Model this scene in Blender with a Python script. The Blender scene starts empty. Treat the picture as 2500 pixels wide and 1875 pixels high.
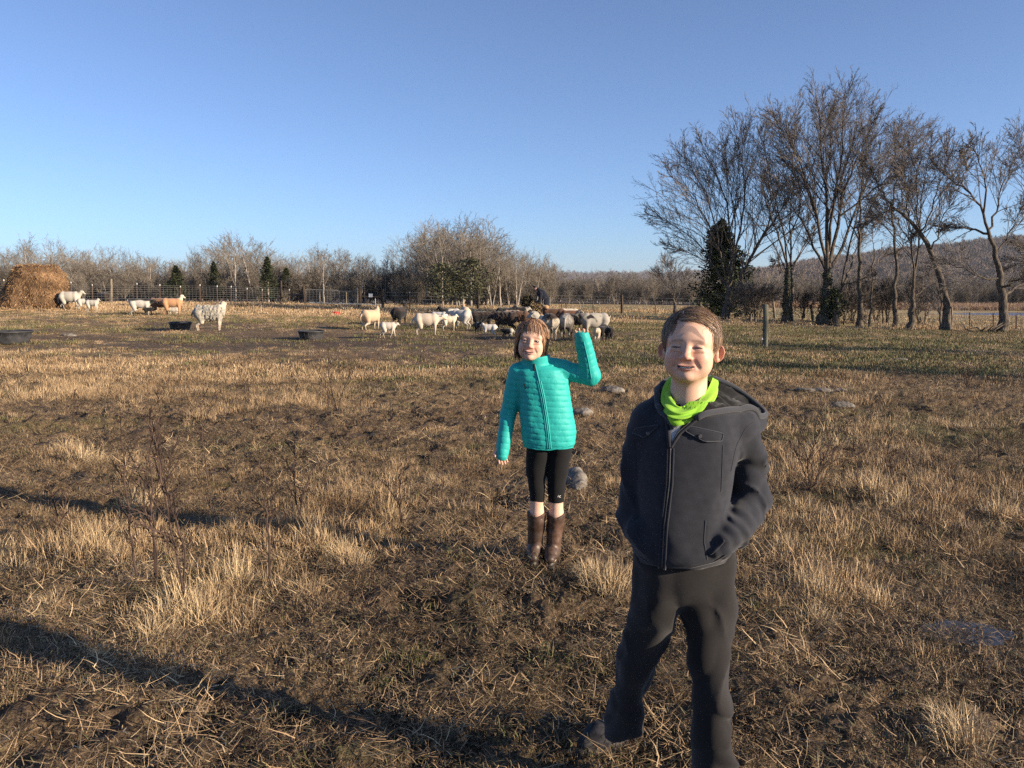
import bpy, math, random
import numpy as np
from mathutils import Vector, Matrix, Euler
random.seed(7); RNG = np.random.default_rng(7)
rad = math.radians
S = bpy.context.scene; C = S.collection
# ------------------------------------------------------------------ camera, sky, sun, exposure
H = 1.42; PITCH = 6.8; FOC = 2000.0
cam = bpy.data.objects.new('camera', bpy.data.cameras.new('camera')); C.objects.link(cam)
cam.location = (0, 0, H); cam.rotation_euler = (rad(90 - PITCH), 0, 0)
cam.data.sensor_width = 36; cam.data.lens = 36 * FOC / 2500; cam.data.clip_end = 20000; cam.data.clip_start = .05
S.camera = cam
SUN_EL, SUN_AZ = 16.0, 112.0          # azimuth clockwise from +Y
wd = bpy.data.worlds.new('World'); S.world = wd; wd.use_nodes = True
wn = wd.node_tree.nodes; wl = wd.node_tree.links
sky = wn.new('ShaderNodeTexSky'); sky.sky_type = 'NISHITA'; sky.sun_disc = False
sky.sun_elevation = rad(SUN_EL); sky.sun_rotation = rad(SUN_AZ)
sky.air_density = .75; sky.dust_density = .48; sky.ozone_density = 6.0; sky.altitude = 200
hs = wn.new('ShaderNodeHueSaturation'); hs.inputs['Saturation'].default_value = .87; hs.inputs['Value'].default_value = 1.0
wl.new(sky.outputs[0], hs.inputs['Color']); wl.new(hs.outputs[0], wn['Background'].inputs[0])
wn['Background'].inputs[1].default_value = .094
sd = bpy.data.lights.new('sun', 'SUN'); sd.energy = 5.0; sd.angle = rad(.5); sd.color = (1, .82, .62)
sun = bpy.data.objects.new('sun', sd); C.objects.link(sun)
SDIR = Vector((math.sin(rad(SUN_AZ)) * math.cos(rad(SUN_EL)), math.cos(rad(SUN_AZ)) * math.cos(rad(SUN_EL)), math.sin(rad(SUN_EL))))
sun.rotation_euler = SDIR.to_track_quat('Z', 'Y').to_euler()
S.view_settings.view_transform = 'Standard'; S.view_settings.look = 'None'; S.view_settings.gamma = 1
S.view_settings.use_curve_mapping = False; S.view_settings.exposure = 1.0
S.render.engine = 'CYCLES'
S.cycles.max_bounces = 6; S.cycles.diffuse_bounces = 2; S.cycles.glossy_bounces = 2; S.cycles.transparent_max_bounces = 4
S.cycles.sample_clamp_indirect = 1; S.cycles.caustics_reflective = False; S.cycles.caustics_refractive = False; S.cycles.blur_glossy = 1; S.cycles.use_denoising = False; S.cycles.adaptive_threshold = .006
# ------------------------------------------------------------------ pixel (of the 2500 px photo) to world
cp, sp = math.cos(rad(PITCH)), math.sin(rad(PITCH))
def ray(px, py):
    u = (px - 1250) / FOC; v = (py - 937.5) / FOC
    return np.array([u, cp - v * sp, -sp - v * cp])
def W(px, py, Y):
    r = ray(px, py); return np.array([0, 0, H]) + r * (Y / r[1])
# ------------------------------------------------------------------ noise
def _hash(ix, iy, s):
    h = (ix.astype(np.int64) * 374761393 + iy.astype(np.int64) * 668265263 + s * 2147483647) & 0xffffffff
    h = ((h ^ (h >> 13)) * 1274126177) & 0xffffffff
    return ((h ^ (h >> 16)) & 0xffff) / 65535.0
def vn(x, y, s=0):
    x = np.asarray(x, float); y = np.asarray(y, float)
    ix = np.floor(x); iy = np.floor(y); fx = x - ix; fy = y - iy
    fx = fx * fx * (3 - 2 * fx); fy = fy * fy * (3 - 2 * fy)
    a = _hash(ix, iy, s); b = _hash(ix + 1, iy, s); c = _hash(ix, iy + 1, s); d = _hash(ix + 1, iy + 1, s)
    return (a + (b - a) * fx) * (1 - fy) + (c + (d - c) * fx) * fy
def fbm(x, y, s=0, o=4, g=.5):
    t = 0; a = 1; n = 0
    for i in range(o):
        t = t + a * vn(x * 2 ** i + 17.3 * i, y * 2 ** i - 9.1 * i, s + i); n += a; a *= g
    return t / n
def sn3(X, Y, Z, k, seed=0, n=7):
    r = np.random.default_rng(seed); t = 0
    for i in range(n):
        d = r.normal(size=3); d = d / np.linalg.norm(d) * k * r.uniform(.6, 1.5)
        t = t + np.sin(d[0] * X + d[1] * Y + d[2] * Z + r.uniform(0, 6.28))
    return t / math.sqrt(n)
def sst(e0, e1, x):
    t = np.clip((x - e0) / (e1 - e0), 0, 1); return t * t * (3 - 2 * t)
# ------------------------------------------------------------------ terrain
TR = np.array([-.65, -.33, 0, .2, .33, .5, .65])
TD = np.array([0, 8, 15, 22, 36, 50, 85, 105, 130, 150, 260, 600, 20000.])
TZ = np.array([[0]*7, [0]*7, [0.05, .02, 0, 0, -.03, -.05, -.08],
 [.15, .05, 0, -.05, -.12, -.15, -.2], [.55, .22, 0, -.15, -.29, -.4, -.49], [.31, .25, -.04, -.3, -.54, -.75, -.96],
 [-.18, -.3, -.55, -.85, -1.2, -1.65, -2.0], [-.4, -.5, -.85, -1.15, -1.5, -2.15, -2.5], [-.76, -.95, -1.34, -1.7, -2.0, -2.4, -2.45],
 [-1, -1.2, -1.6, -1.95, -2.2, -2.3, -2.3], [-2, -2.3, -3, -4, -4.2, -4.2, -4], [-5]*7, [-5]*7])
LAKE_Z = -2.64
def tz(x, y):
    x = np.asarray(x, float); y = np.asarray(y, float)
    d = np.maximum(y, .01); r = np.clip(x / np.maximum(d, 4), -.65, .65)
    i = np.clip(np.searchsorted(TR, r) - 1, 0, 5); j = np.clip(np.searchsorted(TD, d) - 1, 0, len(TD) - 2)
    fr = (r - TR[i]) / (TR[i + 1] - TR[i]); fd = np.clip((d - TD[j]) / (TD[j + 1] - TD[j]), 0, 1)
    z = (TZ[j, i] * (1 - fr) + TZ[j, i + 1] * fr) * (1 - fd) + (TZ[j + 1, i] * (1 - fr) + TZ[j + 1, i + 1] * fr) * fd
    near = sst(6, 14, d) * (1 - sst(60, 90, d))
    z = z + near * .07 * (fbm(x / 5.5, y / 5.5, 3, 3) - .5) * 2 + (1 - sst(20, 40, d)) * .035 * (fbm(x / 1.3, y / 1.3, 8, 2) - .5) * 2 * sst(1, 2.0, d)
    e = ((x - 118) / 62) ** 2 + ((y - 118.5) / 12.0) ** 2
    z = np.where(e < 1.6, z + (np.minimum(z, LAKE_Z - .5 * (1 - e)) - z) * (1 - sst(1.0, 1.5, e)), z)
    return z
def T(x, y): return float(tz(np.array([x]), np.array([y]))[0])
def gp(px, py):
    r = ray(px, py); Y = np.concatenate([np.arange(1.2, 60, .02), np.arange(60, 400, .2)])
    X = r[0] / r[1] * Y; Z = H + r[2] / r[1] * Y
    k = np.nonzero(Z < tz(X, Y))[0]
    k = k[0] if len(k) else len(Y) - 1
    return np.array([X[k], Y[k], T(X[k], Y[k])])
# ------------------------------------------------------------------ object helpers
def tag(o, label=None, cat=None, group=None, kind=None):
    if label: o['label'] = label
    if cat: o['category'] = cat
    if group: o['group'] = group
    if kind: o['kind'] = kind
    return o
def empty(name, loc, label, cat, group=None, rz=0):
    o = bpy.data.objects.new(name, None); C.objects.link(o); o.location = [float(v) for v in loc]; o.rotation_euler = (0, 0, rz)
    return tag(o, label, cat, group)
def mesh_np(name, V, Fs, smooth=False, col=None, attrs=None):
    V = np.asarray(V, np.float32); me = bpy.data.meshes.new(name)
    Fs = [np.asarray(f, np.int32) for f in Fs if len(f)]
    me.vertices.add(len(V)); me.vertices.foreach_set('co', V.ravel())
    nl = sum(f.size for f in Fs); npoly = sum(len(f) for f in Fs)
    me.loops.add(nl); me.loops.foreach_set('vertex_index', np.concatenate([f.ravel() for f in Fs]))
    st = []; tot = 0
    for f in Fs:
        st.append(tot + np.arange(len(f)) * f.shape[1]); tot += f.size
    me.polygons.add(npoly); me.polygons.foreach_set('loop_start', np.concatenate(st).astype(np.int32))
    me.polygons.foreach_set('use_smooth', np.full(npoly, smooth))
    if col is not None:
        a = me.color_attributes.new('Col', 'FLOAT_COLOR', 'POINT')
        c4 = np.ones((len(V), 4), np.float32); c4[:, :3] = col; a.data.foreach_set('color', c4.ravel())
    for k, v in (attrs or {}).items():
        a = me.attributes.new(k, 'FLOAT', 'POINT'); a.data.foreach_set('value', np.asarray(v, np.float32))
    me.update(calc_edges=True); return me
def obj(name, me, m=None, parent=None, loc=(0, 0, 0), rot=(0, 0, 0)):
    o = bpy.data.objects.new(name, me); C.objects.link(o)
    if m and not me.materials: me.materials.append(m)
    o.location = loc; o.rotation_euler = rot
    if parent: o.parent = parent
    return o
def wpart(name, V, Fs, m, root, **kw):
    """a part whose vertices are given in world space, under a thing placed at root.location"""
    V = np.asarray(V, float) - np.array(root.location)[None]
    if root.rotation_euler.z:
        a = -root.rotation_euler.z; c, s = math.cos(a), math.sin(a)
        V = np.stack([V[:, 0] * c - V[:, 1] * s, V[:, 0] * s + V[:, 1] * c, V[:, 2]], 1)
    return obj(name, mesh_np(name, V, Fs, **kw), m, root)
class MB:
    def __init__(s): s.v = []; s.q = []; s.t = []; s.n = 0
    def add(s, V, Q=None, Tq=None):
        V = np.asarray(V, float).reshape(-1, 3)
        if Q is not None and len(Q): s.q.append(np.asarray(Q) + s.n)
        if Tq is not None and len(Tq): s.t.append(np.asarray(Tq) + s.n)
        s.v.append(V); s.n += len(V)
    def box(s, c, d, R=None):
        P = np.array([[x, y, z] for x in (-1, 1) for y in (-1, 1) for z in (-1, 1)], float) * np.array(d) / 2
        if R is not None: P = P @ np.array(R).T
        s.add(P + np.array(c), [[0, 1, 3, 2], [4, 6, 7, 5], [0, 4, 5, 1], [2, 3, 7, 6], [0, 2, 6, 4], [1, 5, 7, 3]])
    def tube(s, P, r, n=6, cap=True):
        P = np.asarray(P, float); K = len(P); r = np.broadcast_to(np.asarray(r, float), (K,))
        V, Q = tubes(P[None], r[None], n)
        t = []
        if cap:
            V = np.concatenate([V, P[:1], P[-1:]])
            t = [[(i + 1) % n, i, K * n] for i in range(n)] + [[(K - 1) * n + i, (K - 1) * n + (i + 1) % n, K * n + 1] for i in range(n)]
        s.add(V, Q, t)
    def data(s): return np.concatenate(s.v), [np.concatenate(s.q) if s.q else [], np.concatenate(s.t) if s.t else []]
def tubes(P, R, n=3):
    """P (N,K,3), R (N,K) -> verts, quads"""
    N, K, _ = P.shape
    Tn = np.gradient(P, axis=1); Tn /= np.linalg.norm(Tn, axis=2, keepdims=True) + 1e-9
    ref = np.where(np.abs(Tn[:, :1, 2:3]) > .85, np.array([[[1., 0, 0]]]), np.array([[[0, 0, 1.]]]))
    A = np.cross(Tn, np.broadcast_to(ref, Tn.shape)); A /= np.linalg.norm(A, axis=2, keepdims=True) + 1e-9
    B = np.cross(Tn, A)
    th = np.arange(n) / n * 2 * math.pi
    V = P[:, :, None] + R[:, :, None, None] * (A[:, :, None] * np.cos(th)[None, None, :, None] + B[:, :, None] * np.sin(th)[None, None, :, None])
    base = (np.arange(N) * K * n)[:, None, None] + (np.arange(K - 1) * n)[None, :, None]; i = np.arange(n)[None, None]
    j = (i + 1) % n
    Q = np.stack([base + i, base + j, base + n + j, base + n + i], -1).reshape(-1, 4)
    return V.reshape(-1, 3), Q
# ------------------------------------------------------------------ materials
def mat(name, rough=.9, spec=.2):
    m = bpy.data.materials.new(name); m.use_nodes = True
    b = m.node_tree.nodes['Principled BSDF']; b.inputs['Roughness'].default_value = rough
    b.inputs['Specular IOR Level'].default_value = spec
    return m, m.node_tree.nodes, m.node_tree.links, b
def ramp(n, stops):
    r = n.new('ShaderNodeValToRGB'); e = r.color_ramp.elements
    while len(e) < len(stops): e.new(.5)
    for k, (p, c) in enumerate(stops): e[k].position = p; e[k].color = (*c, 1)
    return r
def noise_mat(name, stops, scale=5, detail=5, rough=.9, spec=.2, bump=0, bscale=None, dist=.01, stretch=None, rnd=0):
    m, n, l, b = mat(name, rough, spec)
    tc = n.new('ShaderNodeTexCoord'); mp = n.new('ShaderNodeMapping'); l.new(tc.outputs['Object'], mp.inputs[0])
    if stretch: mp.inputs['Scale'].default_value = stretch
    t = n.new('ShaderNodeTexNoise'); t.inputs['Scale'].default_value = scale; t.inputs['Detail'].default_value = detail
    l.new(mp.outputs[0], t.inputs['Vector'])
    r = ramp(n, stops); l.new(t.outputs['Fac'], r.inputs[0]); out = r.outputs[0]
    if rnd:
        oi = n.new('ShaderNodeObjectInfo'); mr = n.new('ShaderNodeMapRange')
        mr.inputs['To Min'].default_value = 1 - rnd; mr.inputs['To Max'].default_value = 1 + rnd
        l.new(oi.outputs['Random'], mr.inputs[0]); mx = n.new('ShaderNodeVectorMath'); mx.operation = 'SCALE'
        l.new(out, mx.inputs[0]); l.new(mr.outputs[0], mx.inputs['Scale']); out = mx.outputs[0]
    l.new(out, b.inputs['Base Color'])
    if bump:
        t2 = n.new('ShaderNodeTexNoise'); t2.inputs['Scale'].default_value = bscale or scale * 3; t2.inputs['Detail'].default_value = 6
        l.new(mp.outputs[0], t2.inputs['Vector'])
        bp = n.new('ShaderNodeBump'); bp.inputs['Strength'].default_value = bump; bp.inputs['Distance'].default_value = dist
        l.new(t2.outputs['Fac'], bp.inputs['Height']); l.new(bp.outputs[0], b.inputs['Normal'])
    return m
def col_mat(name, rough=.9, spec=.2, mul=0, scale=60, bump=0, dist=.003, sheen=0, sss=0, rnd=0, bdetail=4):
    """vertex colour of the thing itself, broken up by fine grain"""
    m, n, l, b = mat(name, rough, spec)
    a = n.new('ShaderNodeVertexColor'); a.layer_name = 'Col'; out = a.outputs[0]
    tc = n.new('ShaderNodeTexCoord')
    t = n.new('ShaderNodeTexNoise'); t.inputs['Scale'].default_value = scale; t.inputs['Detail'].default_value = bdetail
    l.new(tc.outputs['Object'], t.inputs['Vector'])
    if mul:
        mr = n.new('ShaderNodeMapRange'); mr.inputs['From Min'].default_value = .3; mr.inputs['From Max'].default_value = .7
        mr.inputs['To Min'].default_value = 1 - mul; mr.inputs['To Max'].default_value = 1 + mul
        l.new(t.outputs['Fac'], mr.inputs[0]); mx = n.new('ShaderNodeVectorMath'); mx.operation = 'SCALE'
        l.new(out, mx.inputs[0]); l.new(mr.outputs[0], mx.inputs['Scale']); out = mx.outputs[0]
    if rnd:
        oi = n.new('ShaderNodeObjectInfo'); mr = n.new('ShaderNodeMapRange')
        mr.inputs['To Min'].default_value = 1 - rnd; mr.inputs['To Max'].default_value = 1 + rnd
        l.new(oi.outputs['Random'], mr.inputs[0]); mx = n.new('ShaderNodeVectorMath'); mx.operation = 'SCALE'
        l.new(out, mx.inputs[0]); l.new(mr.outputs[0], mx.inputs['Scale']); out = mx.outputs[0]
    l.new(out, b.inputs['Base Color'])
    if bump:
        bp = n.new('ShaderNodeBump'); bp.inputs['Strength'].default_value = bump; bp.inputs['Distance'].default_value = dist
        l.new(t.outputs['Fac'], bp.inputs['Height']); l.new(bp.outputs[0], b.inputs['Normal'])
    if sheen: b.inputs['Sheen Weight'].default_value = sheen; b.inputs['Sheen Roughness'].default_value = .5
    if sss:
        b.inputs['Subsurface Weight'].default_value = sss; b.inputs['Subsurface Radius'].default_value = (1, .35, .2); b.inputs['Subsurface Scale'].default_value = .008
    return m
# ------------------------------------------------------------------ solid modelling: distance fields and surface nets
def smin(a, b, k):
    if k <= 0: return np.minimum(a, b)
    h = np.clip(.5 + .5 * (b - a) / k, 0, 1); return b + (a - b) * h - k * h * (1 - h)
def ell(c, r, R=None):
    c = np.array(c, float); r = np.array(r, float); R = None if R is None else np.array(R)
    def f(X, Y, Z):
        x, y, z = X - c[0], Y - c[1], Z - c[2]
        if R is not None: x, y, z = (R[0, 0] * x + R[1, 0] * y + R[2, 0] * z), (R[0, 1] * x + R[1, 1] * y + R[2, 1] * z), (R[0, 2] * x + R[1, 2] * y + R[2, 2] * z)
        k0 = np.sqrt((x / r[0]) ** 2 + (y / r[1]) ** 2 + (z / r[2]) ** 2) + 1e-9
        k1 = np.sqrt((x / r[0] ** 2) ** 2 + (y / r[1] ** 2) ** 2 + (z / r[2] ** 2) ** 2) + 1e-9
        return k0 * (k0 - 1) / k1
    e = r if R is None else np.full(3, r.max())
    return f, c - e, c + e
def cone(a, b, ra, rb, flat=None):
    a = np.array(a, float); b = np.array(b, float); ab = b - a; L = ab @ ab + 1e-12
    def f(X, Y, Z):
        t = np.clip(((X - a[0]) * ab[0] + (Y - a[1]) * ab[1] + (Z - a[2]) * ab[2]) / L, 0, 1)
        dx, dy, dz = X - a[0] - t * ab[0], Y - a[1] - t * ab[1], Z - a[2] - t * ab[2]
        return np.sqrt(dx * dx + dy * dy + dz * dz) - (ra + (rb - ra) * t)
    m = max(ra, rb); return f, np.minimum(a, b) - m, np.maximum(a, b) + m
def loft(zs, cx, cy, rx, ry, p=2.3, yaw=0, shear=0):
    zs = np.array(zs, float); c, s = math.cos(yaw), math.sin(yaw)
    def f(X, Y, Z):
        Zs = Z - shear * X if shear else Z
        o = np.argsort(zs); q = lambda v: np.interp(Zs, zs[o], np.array(v, float)[o])
        x = X - q(cx); y = Y - q(cy); u = (c * x + s * y) / q(rx); v = (-s * x + c * y) / q(ry)
        k = (np.abs(u) ** p + np.abs(v) ** p + 1e-9) ** (1 / p)
        d = (k - 1) * np.minimum(q(rx), q(ry))
        return np.maximum(d, np.maximum(zs.min() - Zs, Zs - zs.max()))
    m = max(max(rx), max(ry)) * 1.1
    return f, np.array([min(cx) - m, min(cy) - m, zs.min() - .05]), np.array([max(cx) + m, max(cy) + m, zs.max() + .05])
class Vol:
    def __init__(s, lo, hi, h):
        s.lo = np.array(lo, float); s.h = h; n = np.ceil((np.array(hi, float) - s.lo) / h).astype(int) + 1
        s.ax = [s.lo[i] + np.arange(n[i]) * h for i in range(3)]; s.F = np.full(n, 1.0, np.float32)
    def win(s, lo, hi, pad):
        sl = []
        for i in range(3):
            a = np.searchsorted(s.ax[i], lo[i] - pad); b = np.searchsorted(s.ax[i], hi[i] + pad); sl.append(slice(a, b))
        return tuple(sl), s.ax[0][sl[0], None, None], s.ax[1][None, sl[1], None], s.ax[2][None, None, sl[2]]
    def add(s, prim, k=.01, sub=False, disp=None):
        f, lo, hi = prim; w, X, Y, Z = s.win(lo, hi, k + 3 * s.h)
        A = s.F[w]
        if A.size == 0: return s
        d = f(X, Y, Z)
        if disp is not None: d = d + disp(X, Y, Z)
        s.F[w] = -smin(-A, d, k) if sub else smin(A, d, k)
        return s
    def warp(s, fn):
        X, Y, Z = s.ax[0][:, None, None], s.ax[1][None, :, None], s.ax[2][None, None, :]
        s.F += fn(X, Y, Z).astype(np.float32); return s
    def mesh(s):
        F = s.F.copy(); F[0] = 1; F[-1] = 1; F[:, 0] = 1; F[:, -1] = 1; F[:, :, 0] = 1; F[:, :, -1] = 1
        I = F < 0; n = np.array(F.shape)
        cnt = np.zeros(n - 1, np.int8)
        for a in (0, 1):
            for b in (0, 1):
                for c in (0, 1): cnt += I[a:n[0] - 1 + a, b:n[1] - 1 + b, c:n[2] - 1 + c]
        act = (cnt > 0) & (cnt < 8); ci, cj, ck = np.nonzero(act)
        idx = np.full(act.shape, -1, np.int32); idx[act] = np.arange(len(ci))
        P = np.zeros((len(ci), 3)); N = np.zeros(len(ci))
        cs = [(a, b, c) for a in (0, 1) for b in (0, 1) for c in (0, 1)]
        for a in cs:
            for b in cs:
                if a < b and sum(abs(a[i] - b[i]) for i in range(3)) == 1:
                    va = F[ci + a[0], cj + a[1], ck + a[2]]; vb = F[ci + b[0], cj + b[1], ck + b[2]]
                    m = (va < 0) != (vb < 0); t = np.where(m, va / (va - vb + 1e-12), 0)
                    for i in range(3): P[:, i] += m * (a[i] + t * (b[i] - a[i]))
                    N += m
        V = s.lo + (np.stack([ci, cj, ck], 1) + P / N[:, None]) * s.h
        Q = []
        for ax in range(3):
            A = I.take(range(n[ax] - 1), ax); B = I.take(range(1, n[ax]), ax); cr = A != B
            i, j, k = np.nonzero(cr); e = np.stack([i, j, k], 1); o1, o2 = [(1, 2), (2, 0), (0, 1)][ax]
            ok = (e[:, o1] > 0) & (e[:, o2] > 0); e = e[ok]; ins = A[e[:, 0], e[:, 1], e[:, 2]]
            def g(d1, d2):
                q = e.copy(); q[:, o1] -= d1; q[:, o2] -= d2; return idx[q[:, 0], q[:, 1], q[:, 2]]
            q = np.stack([g(1, 1), g(0, 1), g(0, 0), g(1, 0)], 1); q[~ins] = q[~ins][:, ::-1]; Q.append(q)
        return V, [np.concatenate(Q)]
def rot3(x=0, y=0, z=0): return np.array(Euler((rad(x), rad(y), rad(z))).to_matrix())
def revolve(prof, n=32, c=(0, 0, 0)):
    th = np.arange(n) / n * 2 * math.pi; V = np.concatenate([np.stack([r * np.cos(th), r * np.sin(th), np.full(n, z)], 1) for r, z in prof]) + np.array(c)
    i = np.arange(n); j = (i + 1) % n
    return V, np.concatenate([np.stack([k * n + i, k * n + j, (k + 1) * n + j, (k + 1) * n + i], 1) for k in range(len(prof) - 1)])
# ------------------------------------------------------------------ what covers the pasture: bare mud, straw, dry grass, green grass
def blobs(x, y, L):
    t = 0
    for px, py, rx, ry, a in L:
        c = _gpc[(px, py)]; t = t + a * np.exp(-(((x - c[0]) / rx) ** 2 + ((y - c[1]) / ry) ** 2))
    return t
DRY = [(150, 900, 7, 2.2, .45), (700, 900, 3.5, 1.3, .4), (1900, 1000, 3, 3, .3), (2300, 1020, 3, 1.6, .35), (2150, 1200, 1.4, 1.0, .45), (2400, 1250, 1, .8, .25),
       (740, 1310, .28, .16, .9), (830, 1350, .25, .15, .6), (560, 1410, .35, .2, .6), (440, 1500, .40, .25, .8), (250, 1330, .5, .3, .5), (60, 1380, .5, .3, .6),
       (190, 1110, .9, .5, .6), (950, 1250, .2, .25, .5), (350, 1250, .5, .3, .4), (1470, 1420, .25, .2, .7), (2000, 1450, .3, .4, .4), (1960, 1290, .6, .4, .3),
       (760, 760, 14, 7, .35), (2100, 860, 6, 3.5, .35), (2330, 1780, .25, .12, .7), (700, 980, 1.5, .8, .25), (300, 1000, 2.5, .8, .0), (1400, 790, 8, 6, .1)]
MUD_SHADE = [(500, 1800, .9, .22, .3), (100, 1720, .6, .25, .2), (1230, 825, 6.0, 2.6, 0.56), (1050, 840, 4, 1.6, 0.5), (700, 835, 4.2, 1.6, 0.53), (450, 845, 4, 1.8, 0.31), (120, 800, 7, 3.5, 0.28), (250, 770, 6, 3, 0.25), (1250, 1500, 0.8, 0.45, 0.65), (1050, 1420, 0.6, 0.5, 0.55), (1400, 1600, 0.7, 0.35, 0.6), (1300, 1240, 0.9, 0.5, 0.5), (900, 1750, 1.0, 0.35, 0.6), (1050, 1620, 0.6, 0.3, 0.5), (250, 1800, 0.6, 0.3, 0.25), (2100, 1740, 1.0, 0.35, 0.45), (200, 1460, 0.8, 0.15, 0.25), (450, 1040, 3.4, 0.9, 0.34), (120, 1180, 0.8, 0.25, 0.31), (1100, 1100, 1.4, 0.8, 0.22), (2370, 1560, 0.5, 0.3, 0.6), (1850, 1500, 0.5, 0.4, 0.25), (2250, 830, 3, 1.2, 0.0), (1250, 930, 3.0, 1.2, 0.22), (600, 1130, 0.9, 0.5, 0.15)]  # leading entries: mud added to darken the lower left in place of a wider shadow
GRN = [(2200, 1060, 1.6, .5, 1.1), (1980, 870, 5, 1.6, .8), (2300, 905, 5, 1.3, .8), (1500, 885, 2.5, .8, .5), (2080, 900, 3, 1, .6), (1600, 757, 40, 30, 1.5), (1130, 1260, .3, .2, .25), (570, 1090, .6, .25, .5), (800, 1840, .15, .06, .9), (2330, 1420, .7, .4, .35),
       (2450, 840, 6, 2, .5), (1150, 1480, .2, .2, .4), (1700, 800, 6, 4, .3), (1000, 900, 2, .7, .3), (2000, 1320, .4, .3, .4)]
_gpc = {(b[0], b[1]): gp(b[0], b[1]) for b in DRY + MUD_SHADE + GRN}
PUD = gp(2360, 1545)
def masks(x, y):
    n1 = fbm(x / 1.1, y / .75, 21, 4, .6); n2 = fbm(x / 5, y / 3.5, 33, 3); n3 = fbm(x / .9, y / .9, 44, 3)
    dry = .38 + 1.3 * (n1 - .5) * 2 * .75 + .6 * (n2 - .5) + blobs(x, y, DRY)
    mud = .28 + 1.2 * (n3 - .5) + .5 * (.5 - n2) + blobs(x, y, MUD_SHADE)
    grn = -.10 + .16 * sst(-.5, 2.5, x) * sst(4, 9, y) + 1.2 * (fbm(x / 2.3, y / 1.2, 55, 3) - .45) + blobs(x, y, GRN)
    far = sst(26, 40, y); dry = dry + .3 * far; mud = mud - .6 * far
    dry = np.clip(dry - .75 * np.clip(mud, 0, 1), 0, 1)
    return dry, np.clip(mud, 0, 1), np.clip(grn, 0, 1)
def clod(x, y, mud):
    a = fbm(x / .13 + 3 * vn(x * 3, y * 3, 5), y / .13, 61, 2); b = fbm(x / .045, y / .045, 63, 3)
    hoof = -sst(.52, .70, vn(x / .125, y / .105, 67)) * .050 - sst(.58, .72, vn(x / .21 + 9, y / .17, 69)) * .035
    e = ((x - PUD[0]) / .19) ** 2 + ((y - PUD[1]) / .12) ** 2
    return ((a - .5) * .055 + hoof) * (.35 + .9 * mud) + (b - .5) * .045, e
def build_ground():
    az = np.concatenate([np.arange(-180, -44, 6), np.linspace(-44, 44, 600), np.arange(50, 180, 6)]) * math.pi / 180
    rr = np.concatenate([[.25, .6, .9], np.geomspace(1.15, 15, 430), np.geomspace(15.4, 190, 210), np.geomspace(200, 19000, 30)])
    A, R = np.meshgrid(az, rr); x = R * np.sin(A); y = R * np.cos(A)
    dry, mud, grn = masks(x, y); z = tz(x, y)
    fade = (1 - sst(10, 22, R)); cl, e = clod(x, y, mud)
    z = z + cl * fade
    z = np.where(e < 3, z * 1 + (-.030 - cl) * np.exp(-e * .8), z)
    n, m = A.shape; V = np.stack([x, y, z], -1).reshape(-1, 3)
    i = np.arange(n - 1)[:, None] * m + np.arange(m)[None]; j = np.arange(n - 1)[:, None] * m + (np.arange(m)[None] + 1) % m
    Q = np.stack([i, j, j + m, i + m], -1).reshape(-1, 4)
    V = np.concatenate([V, [[0, 0, T(0, 0)]]]); t = np.stack([(np.arange(m) + 1) % m, np.arange(m), np.full(m, n * m)], 1)
    g = lambda a: np.append(a.ravel(), 0)
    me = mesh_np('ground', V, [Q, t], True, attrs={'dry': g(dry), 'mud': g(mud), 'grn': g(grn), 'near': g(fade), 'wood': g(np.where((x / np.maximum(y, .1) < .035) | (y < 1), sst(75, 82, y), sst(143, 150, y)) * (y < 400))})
    m_, N, L, b = mat('ground_soil', .85, .18)
    def at(nm): a = N.new('ShaderNodeAttribute'); a.attribute_name = nm; return a.outputs['Fac']
    tc = N.new('ShaderNodeTexCoord')
    def nz(s, d=6, st=None):
        t = N.new('ShaderNodeTexNoise'); t.inputs['Scale'].default_value = s; t.inputs['Detail'].default_value = d; t.inputs['Roughness'].default_value = .65
        v = tc.outputs['Object']
        if st: mp = N.new('ShaderNodeMapping'); mp.inputs['Scale'].default_value = st; L.new(v, mp.inputs[0]); v = mp.outputs[0]
        L.new(v, t.inputs['Vector']); return t.outputs['Fac']
    n1 = nz(30); n2 = nz(4); n3 = nz(1.2, 8, (1, 2.2, 1))
    soil = ramp(N, [(.34, (.008, .006, .005)), (.48, (.040, .028, .019)), (.60, (.11, .074, .046)), (.72, (.20, .14, .09))]); L.new(n1, soil.inputs[0])
    strw = ramp(N, [(.32, (.05, .034, .021)), (.5, (.19, .128, .072)), (.66, (.38, .27, .15))]); L.new(nz(55, 8), strw.inputs[0])
    gra = ramp(N, [(.3, (.13, .095, .045)), (.5, (.32, .24, .12)), (.7, (.50, .38, .20))]); L.new(nz(9, 8), gra.inputs[0])
    gre = ramp(N, [(.35, (.05, .06, .02)), (.65, (.24, .235, .09))]); L.new(nz(12, 8), gre.inputs[0])
    def mix(a, b_, f):
        x = N.new('ShaderNodeMix'); x.data_type = 'RGBA'; L.new(a, x.inputs['A']); L.new(b_, x.inputs['B']); L.new(f, x.inputs['Factor']); return x.outputs['Result']
    def mth(op, a, b_):
        x = N.new('ShaderNodeMath'); x.operation = op; x.use_clamp = True
        for k, v in enumerate((a, b_)):
            if isinstance(v, (int, float)): x.inputs[k].default_value = v
            else: L.new(v, x.inputs[k])
        return x.outputs[0]
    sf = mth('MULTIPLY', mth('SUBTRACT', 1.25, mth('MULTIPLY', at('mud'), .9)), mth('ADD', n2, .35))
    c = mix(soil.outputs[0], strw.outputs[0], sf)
    fg = mth('MULTIPLY', mth('SUBTRACT', 1.0, at('near')), mth('MULTIPLY', at('dry'), 1.3))
    c = mix(c, gra.outputs[0], fg)
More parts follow.
